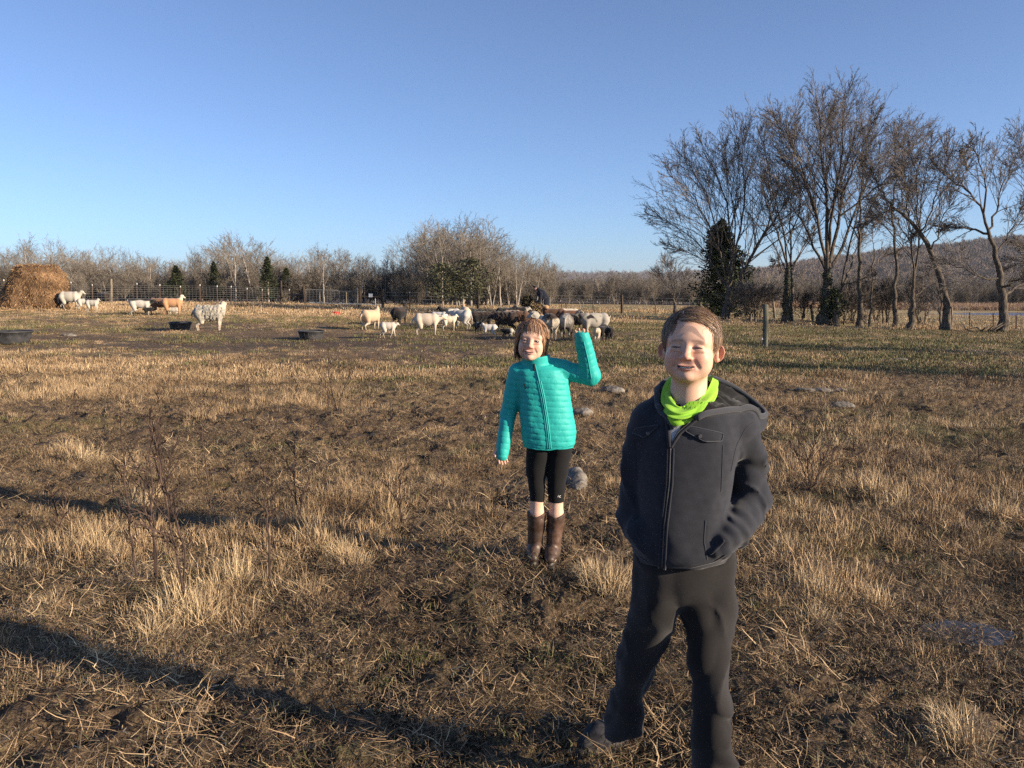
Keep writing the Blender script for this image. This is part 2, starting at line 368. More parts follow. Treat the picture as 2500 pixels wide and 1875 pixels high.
    c = mix(c, gre.outputs[0], mth('MULTIPLY', at('grn'), mth('ADD', mth('MULTIPLY', n3, 1.4), -.15)))
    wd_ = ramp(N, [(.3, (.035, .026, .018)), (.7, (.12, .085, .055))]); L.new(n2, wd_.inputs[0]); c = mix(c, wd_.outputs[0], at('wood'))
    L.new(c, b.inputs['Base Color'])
    rr_ = N.new('ShaderNodeMapRange'); rr_.inputs['To Min'].default_value = .9; rr_.inputs['To Max'].default_value = .78; L.new(at('mud'), rr_.inputs[0]); L.new(rr_.outputs[0], b.inputs['Roughness'])
    bp = N.new('ShaderNodeBump'); bp.inputs['Strength'].default_value = 1; bp.inputs['Distance'].default_value = .02; L.new(nz(45, 8), bp.inputs['Height'])
    bp2 = N.new('ShaderNodeBump'); bp2.inputs['Strength'].default_value = .8; bp2.inputs['Distance'].default_value = .08; L.new(nz(9, 5), bp2.inputs['Height']); L.new(bp.outputs[0], bp2.inputs['Normal'])
    L.new(bp2.outputs[0], b.inputs['Normal'])
    tag(obj('ground', me, m_), 'muddy trampled pasture ground with straw and patchy winter grass', kind='structure')
build_ground()
# ------------------------------------------------------------------ grass: blade clumps set out over the pasture
def blades(n, spread, h0, h1, w, lean, flat=0, seed=0, cols=None, clump=1.0):
    r = np.random.default_rng(seed)
    a = r.uniform(0, 6.28, n); q = spread * r.uniform(0, 1, n) ** (.5 * clump + .5 * (clump == 1) * 0 + .0 + .25)
    bx, by = q * np.cos(a), q * np.sin(a)
    h = r.uniform(h0, h1, n) * (1 - .35 * q / (spread + 1e-6)); d = a + r.normal(0, .9, n); ln = np.abs(r.normal(lean, lean * .55 + .08, n))
    if flat: ln = np.abs(r.normal(1.35, .18, n)); d = r.uniform(0, 6.28, n)
    ww = w * r.uniform(.6, 1.3, n); K = 3
    P = np.zeros((n, K + 1, 3)); p = np.stack([bx, by, np.full(n, -.006) + (r.uniform(0, .03, n) if flat else 0)], 1); P[:, 0] = p
    for k in range(K):
        an = np.clip(ln * (.55 + .55 * k) if not flat else ln + r.normal(0, .1, n), 0, 1.75)
        p = p + (h / K)[:, None] * np.stack([np.sin(an) * np.cos(d), np.sin(an) * np.sin(d), np.cos(an)], 1); d = d + r.normal(0, .25, n); P[:, k + 1] = p
    f = r.uniform(0, 3.14, n); sx = np.stack([np.cos(f), np.sin(f), np.zeros(n)], 1)
    V = []; wk = [1, .85, .6, 0]
    for k in range(K): V += [P[:, k] - sx * ww[:, None] * wk[k] / 2, P[:, k] + sx * ww[:, None] * wk[k] / 2]
    V.append(P[:, K]); V = np.stack(V, 1)
    b = np.arange(n)[:, None] * 7
    Q = np.concatenate([b + np.array([[0, 1, 3, 2]]), b + np.array([[2, 3, 5, 4]])]); t = b + np.array([[4, 5, 6]])
    cs = np.array(cols)[r.integers(0, len(cols), n)] * r.uniform(.7, 1.25, n)[:, None]
    return V.reshape(-1, 3), [Q, t], np.repeat(cs, 7, 0)
STRAW = [(.46, .345, .20), (.36, .26, .15), (.56, .44, .27), (.28, .195, .115), (.40, .285, .165)]
DULL = [(.25, .18, .11), (.33, .235, .14), (.14, .10, .065), (.40, .29, .175), (.15, .145, .07)]
GREEN = [(.085, .105, .035), (.13, .145, .05), (.07, .085, .03), (.26, .22, .11), (.20, .16, .085)]
def gmat():
    m, n, l, b = mat('grass_blade', .65, .3)
    a = n.new('ShaderNodeVertexColor'); a.layer_name = 'Col'
    g = n.new('ShaderNodeNewGeometry'); t = n.new('ShaderNodeTexNoise'); t.inputs['Scale'].default_value = .9; t.inputs['Detail'].default_value = 4; l.new(g.outputs['Position'], t.inputs['Vector'])
    r = ramp(n, [(.3, (.62, .55, .50)), (.5, (.95, .9, .85)), (.7, (1.25, 1.2, 1.15))]); l.new(t.outputs['Fac'], r.inputs[0])
    x = n.new('ShaderNodeMix'); x.data_type = 'RGBA'; x.blend_type = 'MULTIPLY'; x.inputs['Factor'].default_value = 1
    l.new(a.outputs[0], x.inputs['A']); l.new(r.outputs[0], x.inputs['B']); l.new(x.outputs['Result'], b.inputs['Base Color'])
    return m
GM = gmat()
def scatter(name, label, protos, P, pid, sc, tilt=.12):
    n = len(P); me = bpy.data.meshes.new(name); me.vertices.add(n); me.vertices.foreach_set('co', np.asarray(P, np.float32).ravel())
    rot = np.stack([RNG.normal(0, tilt, n), RNG.normal(0, tilt, n), RNG.uniform(0, 6.28, n)], 1).astype(np.float32)
    sc = np.asarray(sc, np.float32); sc = np.stack([sc, sc, sc * RNG.uniform(.75, 1.25, n).astype(np.float32)], 1) if sc.ndim == 1 else sc
    for nm, v in (('rot', rot), ('scl', sc)):
        a = me.attributes.new(nm, 'FLOAT_VECTOR', 'POINT'); a.data.foreach_set('vector', np.ascontiguousarray(v, np.float32).ravel())
    a = me.attributes.new('pid', 'INT', 'POINT'); a.data.foreach_set('value', np.asarray(pid, np.int32)); me.update()
    o = tag(obj(name, me), label, name.replace('_', ' '), kind='stuff')
    ng = bpy.data.node_groups.new(name, 'GeometryNodeTree'); ng.interface.new_socket('Geometry', in_out='INPUT', socket_type='NodeSocketGeometry'); ng.interface.new_socket('Geometry', in_out='OUTPUT', socket_type='NodeSocketGeometry')
    N = ng.nodes; L = ng.links; gi = N.new('NodeGroupInput'); go = N.new('NodeGroupOutput'); iop = N.new('GeometryNodeInstanceOnPoints'); jn = N.new('GeometryNodeJoinGeometry')
    for pr in reversed(protos):
        oi = N.new('GeometryNodeObjectInfo'); oi.inputs['Object'].default_value = pr; oi.inputs['As Instance'].default_value = True; L.new(oi.outputs['Geometry'], jn.inputs[0])
    def na(nm, ty): a = N.new('GeometryNodeInputNamedAttribute'); a.data_type = ty; a.inputs['Name'].default_value = nm; return a.outputs[0]
    L.new(gi.outputs[0], iop.inputs['Points']); L.new(jn.outputs[0], iop.inputs['Instance']); iop.inputs['Pick Instance'].default_value = True
    L.new(na('pid', 'INT'), iop.inputs['Instance Index'])
    e2r = N.new('FunctionNodeEulerToRotation'); L.new(na('rot', 'FLOAT_VECTOR'), e2r.inputs[0]); L.new(e2r.outputs[0], iop.inputs['Rotation'])
    L.new(na('scl', 'FLOAT_VECTOR'), iop.inputs['Scale']); L.new(iop.outputs[0], go.inputs[0])
    md = o.modifiers.new('scatter', 'NODES'); md.node_group = ng
    return o
def proto(name, V, Fs, col, m=None):
    o = bpy.data.objects.new(name, mesh_np(name, V, Fs, False, col=col)); o.data.materials.append(m or GM); return o
def spots(y0, y1, dens, side=.74, seed=0):
    r = np.random.default_rng(seed); n = int(dens * side * (y1 * y1 - y0 * y0))
    y = np.sqrt(r.uniform(y0 * y0, y1 * y1, n)); x = y * r.uniform(-side, side, n)
    return x, y, r
def zz2(x, y): return sst(.35, .6, fbm(x / .35, y / .35, 97, 3))
def build_grass():
    # dry grass, three coarsenesses
    dp = [proto('grass_clump', *blades(38, .065, .03, .105, .0028, .55, seed=i, cols=STRAW)) for i in range(3)]
    dp += [proto('grass_clump', *blades(56, .10, .015, .05, .0026, .8, seed=10 + i, cols=DULL)) for i in range(2)]
    dp += [proto('grass_clump', *blades(70, .24, .03, .095, .0070, .45, seed=20 + i, cols=STRAW + DULL[:2])) for i in range(3)]
    dp += [proto('grass_clump', *blades(120, .75, .05, .15, .020, .4, seed=30 + i, cols=STRAW)) for i in range(2)]
    dp += [proto('grass_tussock', *blades(200, .10, .06, .21, .0026, .75, seed=35 + i, cols=[(.62, .50, .31), (.55, .43, .26), (.46, .35, .20)])) for i in range(2)]
    PS, ID, SC = [], [], []
    def put(x, y, keep, ids, s, r, z=0):
        k = keep; x, y, s = x[k], y[k], s[k]; PS.append(np.stack([x, y, tz(x, y) + z], 1)); ID.append(r.choice(ids, len(x))); SC.append(s)
    for k, (y0, y1, dn) in enumerate([(1.35, 4, 330), (4, 7, 200), (7, 13, 95)]):
        x, y, r = spots(y0, y1, dn, seed=50 + k); dry, mud, grn = masks(x, y); cl = fbm(x / .22, y / .22, 81, 3)
        keep = (r.random(len(x)) < np.clip(dry * 1.35 + .02, 0, 1) * sst(.50, .68, cl + .20 * dry)) 
        put(x, y, keep, [0, 1, 2], (.55 + .75 * np.clip(dry, 0, 1)) * r.uniform(.6, 1.25, len(x)) * (1 + .02 * y), r)
        x, y, r = spots(y0, y1, dn * .9, seed=60 + k); dry, mud, grn = masks(x, y)
        put(x, y, r.random(len(x)) < np.clip(1.0 - .85 * mud, .30, 1) * sst(.25, .5, fbm(x / .18, y / .18, 83, 2) + .3 * dry), [3, 4], r.uniform(.5, 1.15, len(x)), r)
    for k, (y0, y1, dn) in enumerate([(12, 20, 34), (20, 36, 15)]):
        x, y, r = spots(y0, y1, dn, seed=70 + k); dry, mud, grn = masks(x, y)
        put(x, y, r.random(len(x)) < np.clip(dry * 1.5, .10, 1) * np.clip(1.2 - 1.0 * mud, .06, 1), [5, 6, 7], (.5 + .7 * dry) * r.uniform(.6, 1.3, len(x)), r)
    x, y, r = spots(34, 112, 2.0, seed=77); dry, mud, grn = masks(x, y); lk = ((x - 118) / 64) ** 2 + ((y - 118.5) / 12.8) ** 2 > 1.0
    put(x, y, (r.random(len(x)) < np.clip(dry * 1.4 + .2 - 1.1 * grn, 0, 1) * sst(115, 60, y + 0 * x)) & lk & (y < 108), [8, 9], (.6 + .5 * dry) * r.uniform(.6, 1.2, len(x)), r)
    for px, py, s_ in [(735, 1300, 1.1), (760, 1325, 1.0), (800, 1340, .9), (835, 1362, .9), (865, 1385, .8), (700, 1290, .8), (430, 1480, 1.1), (460, 1500, 1.1), (400, 1515, 1.0), (490, 1520, .9), (370, 1560, .8), (520, 1440, .8), (570, 1400, 1.0), (590, 1425, .8), (240, 1340, 1.0), (210, 1310, .8), (280, 1365, .7), (40, 1400, 1.1), (10, 1360, .9), (950, 1250, 1.0), (965, 1275, .8), (200, 1120, 1.2), (160, 1100, 1.0), (240, 1130, .9), (330, 1240, 1.0), (375, 1215, .9),
                       (1465, 1425, 1.1), (1490, 1445, 1.0), (1440, 1410, .9), (1980, 1440, 1.0), (2010, 1470, .9), (1990, 1520, .8), (2140, 1210, 1.2), (2200, 1235, 1.1), (2080, 1190, 1.1), (2240, 1190, 1.0), (1960, 1240, 1.0), (2440, 1260, 1.0), (2330, 1790, .8), (2350, 1830, .9), (2140, 1480, .8), (2400, 1330, .8), (1930, 1340, .9), (560, 1300, .7), (120, 1480, .7), (1060, 1180, .7), (620, 1480, .6), (2050, 1090, 1.1), (1990, 1110, 1.0)]:
        c = gp(px, py); put(np.array([c[0]]), np.array([c[1]]), np.array([True]), [10, 11], np.array([s_ * 1.0]), RNG)
    # taller straw-coloured rows along the fences
    for (a, b_, n) in (((0, 746), (900, 750), 520), ((1150, 757), (1650, 762), 220)):
        A = gp(*a); B = gp(*b_); t = RNG.random(n); x = A[0] + (B[0] - A[0]) * t + RNG.normal(0, .3, n); y = A[1] + (B[1] - A[1]) * t + RNG.normal(0, .8, n)
        put(x, y, np.ones(n, bool), [8, 9], RNG.uniform(.7, 1.5, n), RNG)
    scatter('dry_grass', 'dry straw-coloured winter grass growing in patches over the pasture', dp, np.concatenate(PS), np.concatenate(ID), np.concatenate(SC))
    gpz = [proto('green_clump', *blades(60, .09, .025, .065, .0035, .6, seed=40 + i, cols=GREEN)) for i in range(2)]
    gpz += [proto('green_clump', *blades(90, .3, .04, .09, .011, .5, seed=43 + i, cols=GREEN)) for i in range(2)]
    PS, ID, SC = [], [], []
    for k, (y0, y1, dn, ids) in enumerate([(1.35, 5, 120, [0, 1]), (5, 13, 50, [0, 1]), (12, 34, 22, [2, 3])]):
        x, y, r = spots(y0, y1, dn, seed=90 + k); dry, mud, grn = masks(x, y)
        put(x, y, r.random(len(x)) < np.clip(grn, .015, 1) * (.9 if k else .7), ids, r.uniform(.6, 1.3, len(x)), r)
    scatter('green_grass', 'low patches of green winter grass growing in the pasture', gpz, np.concatenate(PS), np.concatenate(ID), np.concatenate(SC))
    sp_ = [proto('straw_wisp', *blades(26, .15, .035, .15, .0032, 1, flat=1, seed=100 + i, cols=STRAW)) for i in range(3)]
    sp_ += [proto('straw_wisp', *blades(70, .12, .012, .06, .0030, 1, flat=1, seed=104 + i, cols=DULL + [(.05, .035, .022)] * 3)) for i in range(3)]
    PS, ID, SC = [], [], []
    for k, (y0, y1, dn) in enumerate([(1.3, 4.2, 105), (4.2, 8, 45), (8, 16, 16), (16, 34, 4)]):
        x, y, r = spots(y0, y1, dn, seed=120 + k); dry, mud, grn = masks(x, y); zz = fbm(x / .5, y / .5, 91, 3)
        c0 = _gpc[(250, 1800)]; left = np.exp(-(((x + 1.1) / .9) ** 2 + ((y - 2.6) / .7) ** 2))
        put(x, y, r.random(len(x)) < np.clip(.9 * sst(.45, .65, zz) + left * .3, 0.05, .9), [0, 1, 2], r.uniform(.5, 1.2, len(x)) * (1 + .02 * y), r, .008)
        x, y, r = spots(y0, y1, dn * 2.3, seed=130 + k)
        put(x, y, r.random(len(x)) < .45 + .55 * zz2(x, y), [3, 4, 5], r.uniform(.6, 1.3, len(x)) * (1 + .02 * y), r, .004)
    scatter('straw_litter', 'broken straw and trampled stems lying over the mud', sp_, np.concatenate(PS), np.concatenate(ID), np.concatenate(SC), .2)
build_grass()
# ------------------------------------------------------------------ water
def build_water():
    m, n, l, b = mat('lake_water', .12, .5); b.inputs['Base Color'].default_value = (.06, .11, .20, 1)
    t = n.new('ShaderNodeTexNoise'); t.inputs['Scale'].default_value = 1.5; bp = n.new('ShaderNodeBump'); bp.inputs['Strength'].default_value = 1; bp.inputs['Distance'].default_value = .35
    tc = n.new('ShaderNodeTexCoord'); l.new(tc.outputs['Object'], t.inputs['Vector']); l.new(t.outputs['Fac'], bp.inputs['Height']); l.new(bp.outputs[0], b.inputs['Normal'])
    th = np.linspace(0, 2 * math.pi, 64, endpoint=False)
    V = np.stack([118 + 68 * np.cos(th), 118.5 + 13.4 * np.sin(th), np.full(64, LAKE_Z)], 1)
    V = np.concatenate([V, [[118, 118.5, LAKE_Z]]]); F = [[i, (i + 1) % 64, 64] for i in range(64)]
    tag(obj('lake', mesh_np('lake', V, [F]), m), 'strip of pale blue lake water beyond the tree line', kind='structure')
    m, n, l, b = mat('puddle_water', .12, .6); b.inputs['Base Color'].default_value = (.06, .055, .05, 1)
    tc = n.new('ShaderNodeTexCoord'); t = n.new('ShaderNodeTexNoise'); t.inputs['Scale'].default_value = 60; l.new(tc.outputs['Object'], t.inputs['Vector'])
    bp = n.new('ShaderNodeBump'); bp.inputs['Strength'].default_value = .2; bp.inputs['Distance'].default_value = .002; l.new(t.outputs['Fac'], bp.inputs['Height']); l.new(bp.outputs[0], b.inputs['Normal'])
    r = .62 + .75 * fbm(np.cos(th) * 1.6 + 4, np.sin(th) * 1.6, 5, 3)
    V = np.stack([.20 * r * np.cos(th), .125 * r * np.sin(th), np.zeros(64)], 1); V = np.concatenate([V, [[0, 0, 0]]])
    tag(obj('puddle', mesh_np('puddle', V, [F]), m, loc=(PUD[0], PUD[1], PUD[2] - .010)), 'shallow muddy puddle in the grass reflecting the sky', 'puddle', kind='structure')
build_water()
# ------------------------------------------------------------------ bare winter trees, grown level by level
BARK = noise_mat('bark', [(.3, (.045, .036, .030)), (.55, (.105, .088, .070)), (.8, (.22, .19, .15))], 14, 6, .95, .1, bump=.8, bscale=40, dist=.03, stretch=(1, 1, .35))
TWIG = noise_mat('twig_bark', [(.3, (.085, .073, .064)), (.7, (.20, .175, .155))], 2, 3, .95, .1)
WTRUNK = noise_mat('wood_bark', [(.3, (.17, .145, .12)), (.7, (.42, .37, .31))], 3, 4, .95, .1, rnd=.35)
WTWIG = noise_mat('wood_twigs', [(.3, (.125, .105, .082)), (.7, (.245, .21, .165))], .5, 3, .95, .1, rnd=.22)
IVY = noise_mat('ivy_leaves', [(.3, (.012, .02, .008)), (.7, (.05, .065, .025))], 8, 4, .7, .3)
def spawn(P, R, m, frac, ang, r, up=.0, tmin=.25, lenj=.35, K=6, wob=.10, rk=.55, L0=None, out=None):
    """m children on every polyline of P; returns child polylines and radii"""
    N, k, _ = P.shape
    seg = np.linalg.norm(np.diff(P, axis=1), axis=2).sum(1); L = seg if L0 is None else np.full(N, L0)
    t = tmin + (1 - tmin) * (np.arange(m)[None] + r.uniform(0, 1, (N, m))) / m; t = np.minimum(t, .985)
    f = t * (k - 1); i = np.clip(f.astype(int), 0, k - 2); w = (f - i)[..., None]; n = np.arange(N)[:, None]
    st = P[n, i] * (1 - w) + P[n, i + 1] * w; tg = P[n, i + 1] - P[n, i]; tg /= np.linalg.norm(tg, axis=2, keepdims=True) + 1e-9
    r0 = (R[n, i] * (1 - w[..., 0]) + R[n, i + 1] * w[..., 0])
    v = r.normal(size=(N, m, 3)); v -= (v * tg).sum(2, keepdims=True) * tg; v /= np.linalg.norm(v, axis=2, keepdims=True) + 1e-9
    a = rad(ang) * r.uniform(.6, 1.35, (N, m, 1)); d = tg * np.cos(a) + v * np.sin(a)
    if out is not None: d = d + out[None, None]
    d[..., 2] += up; d /= np.linalg.norm(d, axis=2, keepdims=True)
    ln = L[:, None] * frac * (1 - lenj * (t - tmin)) * r.uniform(.6, 1.25, (N, m))
    d = d.reshape(-1, 3); ln = ln.reshape(-1); p = st.reshape(-1, 3); rr = np.maximum(r0.reshape(-1) * rk, .003)
    Q = [p]
    for s in range(K - 1):
        d = d + r.normal(0, wob, d.shape); d[:, 2] += up * .35; d /= np.linalg.norm(d, axis=1, keepdims=True)
        p = p + d * (ln / (K - 1))[:, None]; Q.append(p)
    Q = np.stack(Q, 1); RR = rr[:, None] * np.linspace(1, .35, K)[None]
    return Q, RR
def chain(pts, r0, r1, K=12, seed=0, wob=.0):
    pts = np.array(pts, float); s = np.concatenate([[0], np.cumsum(np.linalg.norm(np.diff(pts, axis=0), axis=1))]); t = np.linspace(0, s[-1], K)
    P = np.stack([np.interp(t, s, pts[:, i]) for i in range(3)], 1)
    Q = P.copy(); Q[1:-1] = (P[:-2] + 2 * P[1:-1] + P[2:]) / 4
    if wob: Q[1:] += np.random.default_rng(seed).normal(0, wob, (K - 1, 3))
    return Q, np.linspace(1, 0, K) ** 1.0 * (r0 - r1) + r1
def cat_tubes(parts):
    V = []; Q = []; n = 0
    for P, R, k in parts:
        v, q = tubes(P, R, k); V.append(v); Q.append(q + n); n += len(v)
    return np.concatenate(V), [np.concatenate(Q)]
# ---- the far woods: a few grown trees, each copied as its own object
def wood_tree(seed, h, spread, stems=1, brush=False):
    r = np.random.default_rng(seed); L = []
    for s in range(stems):
        a = r.uniform(0, 6.28); lean = r.uniform(.05, .25) * (1 + .6 * (stems > 1)); top = h * r.uniform(.82, 1)
        o = np.array([math.cos(a), math.sin(a), 0]) * (.15 * (stems > 1))
        pts = [o + np.array([math.cos(a) * lean * top * q, math.sin(a) * lean * top * q, top * q]) for q in (0, .3, .6, 1)]
        L.append(chain(pts, .012 * h + .02, .012, 10, seed + s, .03 * h / 8))
    P0 = np.stack([l[0] for l in L]); R0 = np.stack([l[1] for l in L])
    P1, R1 = spawn(P0, R0, 13 if not brush else 16, .42 * spread, 42, r, .12, .15 if brush else .28, .55, 6, .10, .55)
    P2, R2 = spawn(P1, R1, 6, .48, 38, r, .06, .2, .4, 5, .14, .6)
    P3, R3 = spawn(P2, R2, 4, .5, 36, r, .03, .15, .3, 3, .16, .7)
    R2 = np.maximum(R2, .010); R3 = np.maximum(R3, .009)
    tr = cat_tubes([(P0, R0, 6)]); cr = cat_tubes([(P1, np.maximum(R1, .016), 4), (P2, R2, 3), (P3, R3, 3)])
    return mesh_np('trunk', *tr, True), mesh_np('crown', *cr, False)
def leafy(seed, h, w, n, size, cone_=True, trunkh=.1, pw=.75):
    """needle / leaf sprays through the volume of an evergreen crown"""
    r = np.random.default_rng(seed); z = r.uniform(0, 1, n) ** .85; a = r.uniform(0, 6.28, n)
    lob = .66 + .30 * np.sin(a * 3 + z * 11 + seed) + .24 * np.sin(a * 5 - z * 23) + .16 * np.sin(a * 9 + z * 40)
    env = (1 - z) ** pw * (.55 + .45 * np.minimum(z * 6, 1)) if cone_ else np.sqrt(np.clip(1 - (2 * z - 1) ** 2, 0, 1))
    q = env * lob * w * (r.uniform(.25, 1, n)) ** .45
    c = np.stack([q * np.cos(a), q * np.sin(a), h * (trunkh + (1 - trunkh) * z) + r.normal(0, .04 * h * .3, n)], 1)
    d = r.normal(size=(n, 3)); d[:, 2] = np.abs(d[:, 2]) * .5; d += np.stack([np.cos(a), np.sin(a), 0 * a], 1) * .8; d /= np.linalg.norm(d, axis=1, keepdims=True)
    e = np.cross(d, r.normal(size=(n, 3))); e /= np.linalg.norm(e, axis=1, keepdims=True); s = size * r.uniform(.6, 1.3, (n, 1))
    V = np.stack([c - e * s * .3, c + d * s, c + e * s * .3, c - d * s * .25], 1).reshape(-1, 3)
    return V, [np.arange(4 * n).reshape(-1, 4)]
CEDAR = noise_mat('cedar_needles', [(.3, (.020, .028, .013)), (.55, (.05, .062, .028)), (.75, (.115, .115, .055))], 1.6, 5, .85, .15, rnd=.25)
MAGN = noise_mat('evergreen_leaves', [(.3, (.03, .035, .017)), (.7, (.12, .115, .06))], 1.4, 5, .6, .3, rnd=.2)
def thing_tree(name, label, cat, loc, trunk, crown, tm, cm, group=None, rz=0, sc=(1, 1, 1)):
    o = empty(name, loc, label, cat, group, rz); o.scale = sc
    obj('trunk', trunk, tm, o); obj('crown', crown, cm, o); return o
def build_woods():
    r = np.random.default_rng(3)
    A = [wood_tree(200 + i, 8, .9 + .1 * (i % 3), 1 if i % 3 else 3) for i in range(7)]
    Bm = [wood_tree(230 + i, 5, 1.15, 5, True) for i in range(3)]
    def top(px):   # how high the wood stands over the photo's skyline at a bearing
        return np.interp(px, [0, 60, 130, 200, 250, 300, 345, 420, 470, 500, 560, 600, 640, 700, 760, 820, 870, 920, 985, 1010, 1060, 1130, 1180, 1220, 1250, 1290, 1330, 1400, 1500, 1600, 1700, 1900, 2200, 2500],
                             [622, 610, 600, 620, 618, 625, 618, 640, 622, 618, 590, 585, 610, 635, 622, 615, 625, 640, 618, 590, 565, 552, 570, 600, 625, 622, 640, 668, 668, 665, 662, 660, 668, 668])
    REG = [(190, 'behind the hay stack'), (330, 'behind the white lambs'), (470, 'behind the pied goats'), (600, 'behind the mottled ewe'), (740, 'behind the tall fence post'), (880, 'behind the wire gate'), (1000, 'just left of the high clump'), (1110, 'left half of the high clump'), (1240, 'right half of the high clump'), (1345, 'behind the stooping man'), (1520, 'left of the boy\u2019s head'), (1680, 'by the low round tree'), (1830, 'behind the dark cedar'), (1960, 'behind the ivy-clad pair'), (2080, 'behind the tallest tree'), (2210, 'behind the slim trunks'), (2350, 'past the lake'), (9999, 'past the last large tree')]
    def put(px, Y, py_top, kind, label, group, ev=0):
        if group: wh = next(n for e, n in REG if px < e); label = label + ', ' + wh; group = group + ' ' + wh
        x = (px - 1250) / FOC * Y / cp * 1.0; x = ray(px, 720)[0] / ray(px, 720)[1] * Y; z = T(x, Y)
        zt = H + ray(px, py_top)[2] / ray(px, py_top)[1] * Y; h = max(zt - z, 2.2)
        t, c = kind; s = h / (8.2 if kind in A else 5.0)
        nm = 'bare_tree' if kind in A else 'brush_tree'
        return thing_tree(nm, label, 'tree' if kind in A else 'shrub', (x, Y, z - .05), t, c, WTRUNK, WTWIG, group, r.uniform(0, 6.28), (s * r.uniform(.9, 1.25), s * r.uniform(.9, 1.25), s))
    # first rank on the left and centre, standing at the edge of the wood
    for px in np.linspace(-60, 1345, 86):
        p = px + r.normal(0, 7); tp = top(p) + abs(r.normal(0, 13)) - 4
        put(p, r.uniform(82, 96), tp, A[r.integers(7)], 'bare grey tree in the front rank of the wood', 'trees in the front rank of the wood')
    for px in np.linspace(-60, 1345, 84):
        p = px + r.normal(0, 8); put(p, r.uniform(98, 118), top(p) + abs(r.normal(3, 12)), A[r.integers(7)], 'bare tree deep in the wood', 'trees deep in the wood')
    for px in np.linspace(-60, 1345, 62):
        p = px + r.normal(0, 10); put(p, r.uniform(80, 90), 700 - abs(r.normal(0, 12)), Bm[r.integers(3)], 'bare brush at the foot of the wood', 'brush at the foot of the wood')
    for px in np.linspace(1020, 1235, 15):
        p = px + r.normal(0, 5); put(p, r.uniform(76, 84), top(p) + abs(r.normal(6, 12)), A[r.integers(7)], 'tall bare tree in the high clump', 'trees of the high clump')
    # farther wood on the right, beyond the green field and the lake
    for px in np.linspace(1300, 2560, 78):
        p = px + r.normal(0, 8); Y = r.uniform(150, 175); put(p, Y, top(p) + abs(r.normal(0, 8)) + 12, A[r.integers(7)], 'bare brown tree of the far wood', 'trees of the far wood beyond the field')
    for px in np.linspace(1300, 2560, 60):
        p = px + r.normal(0, 8); put(p, r.uniform(195, 240), top(p) + abs(r.normal(0, 5)), A[r.integers(7)], 'bare tree at the back of the far wood', 'trees at the back of the far wood')
    for px in np.linspace(1330, 2560, 46):
        p = px + r.normal(0, 8); put(p, r.uniform(146, 152), 722 + r.normal(0, 4), Bm[r.integers(3)], 'dark brush under the far wood', 'brush at the foot of the far wood')
    wb = [proto('undergrowth_clump', *((lambda m: (np.array([v.co[:] for v in m.vertices]), [np.array([p.vertices[:] for p in m.polygons])]))(Bm[i][1])), None, WTWIG) for i in range(3)]
    P = []
    for px in r.uniform(-90, 1350, 620): Y = r.uniform(79, 112); q = ray(px, 720); P.append([q[0] / q[1] * Y, Y, 0, r.uniform(.30, .62)])
    for px in r.uniform(1290, 2600, 760): Y = r.uniform(147, 200); q = ray(px, 720); P.append([q[0] / q[1] * Y, Y, 0, r.uniform(.4, .85)])
    P = np.array(P); P[:, 2] = tz(P[:, 0], P[:, 1]); scatter('undergrowth', 'tangled leafless undergrowth filling the foot of the woods', wb, P[:, :3], r.integers(0, 3, len(P)), P[:, 3], .05)
    # distinct pale trees standing clear of the skyline
    for px, tp, Y, k, lab in [(575, 583, 78, 1, 'tall pale many-branched tree standing highest above the left wood'), (622, 588, 80, 4, 'tall pale tree just right of the highest tree of the left wood'),
                              (70, 590, 80, 2, 'bare pale tree rising behind the hay stack'), (1262, 625, 74, 3, 'pale slender tree just left of the stooping man'), (1310, 640, 76, 5, 'light twiggy tree behind the stooping man'),
                              (1130, 545, 79, 1, 'tallest bare tree of the clump in the middle of the wood'), (790, 612, 76, 2, 'pale tree forked low behind the wire gate'), (880, 620, 78, 4, 'dark bare tree behind the gate post')]:
        put(px, Y, tp, A[k], lab, None)
    # evergreens among them
    ce = [mesh_np('crown', *leafy(300 + i, 5, 1.35, 3000, .17), False) for i in range(3)]; ct = mesh_np('trunk', *cat_tubes([(np.array([[[0, 0, 0], [0, 0, 2.], [.05, 0, 4.6]]]), np.array([[.11, .08, .02]]), 6)]), True)
    ev = [(432, 650, 79, 'squat dark cedar left of centre in the wood behind the pied goats', 1.5), (525, 640, 80, 'cedar leaning against bare trunks near the mottled ewe', 1.1), (655, 628, 77, 'pointed cedar standing left of the tall fence post', 1.2), (500, 668, 84, 'low dark cedar between two taller ones', 1.3), (700, 655, 82, 'olive green cedar behind the corner post', 1.4)]
    for i, (px, tp, Y, lab, w) in enumerate(ev):
        x = ray(px, 720)[0] / ray(px, 720)[1] * Y; z = T(x, Y); zt = H + ray(px, tp)[2] / ray(px, tp)[1] * Y; s = (zt - z) / 5
        thing_tree('cedar_tree', lab, 'tree', (x, Y, z), ct, ce[i % 3], WTRUNK, CEDAR, None, i * 1.7, (s * w, s * w, s))
    me_ = [mesh_np('crown', *leafy(320 + i, 4, 1.9, 3200, .17, False, .12), False) for i in range(2)]
    for i, (px, tp, Y, lab, w) in enumerate([(1080, 640, 73, 'dark evergreen with gappy crown left in the high clump', 1.0), (1150, 628, 74, 'broad dark evergreen right in the high clump', 1.1), (1115, 655, 76, 'small dark evergreen filling the middle of the high clump', .8)]):
        x = ray(px, 720)[0] / ray(px, 720)[1] * Y; z = T(x, Y); zt = H + ray(px, tp)[2] / ray(px, tp)[1] * Y; s = (zt - z) / 4.1
        thing_tree('evergreen_tree', lab, 'tree', (x, Y, z), ct, me_[i % 2], WTRUNK, MAGN, None, i * 2.1, (s * w, s * w, s))
build_woods()
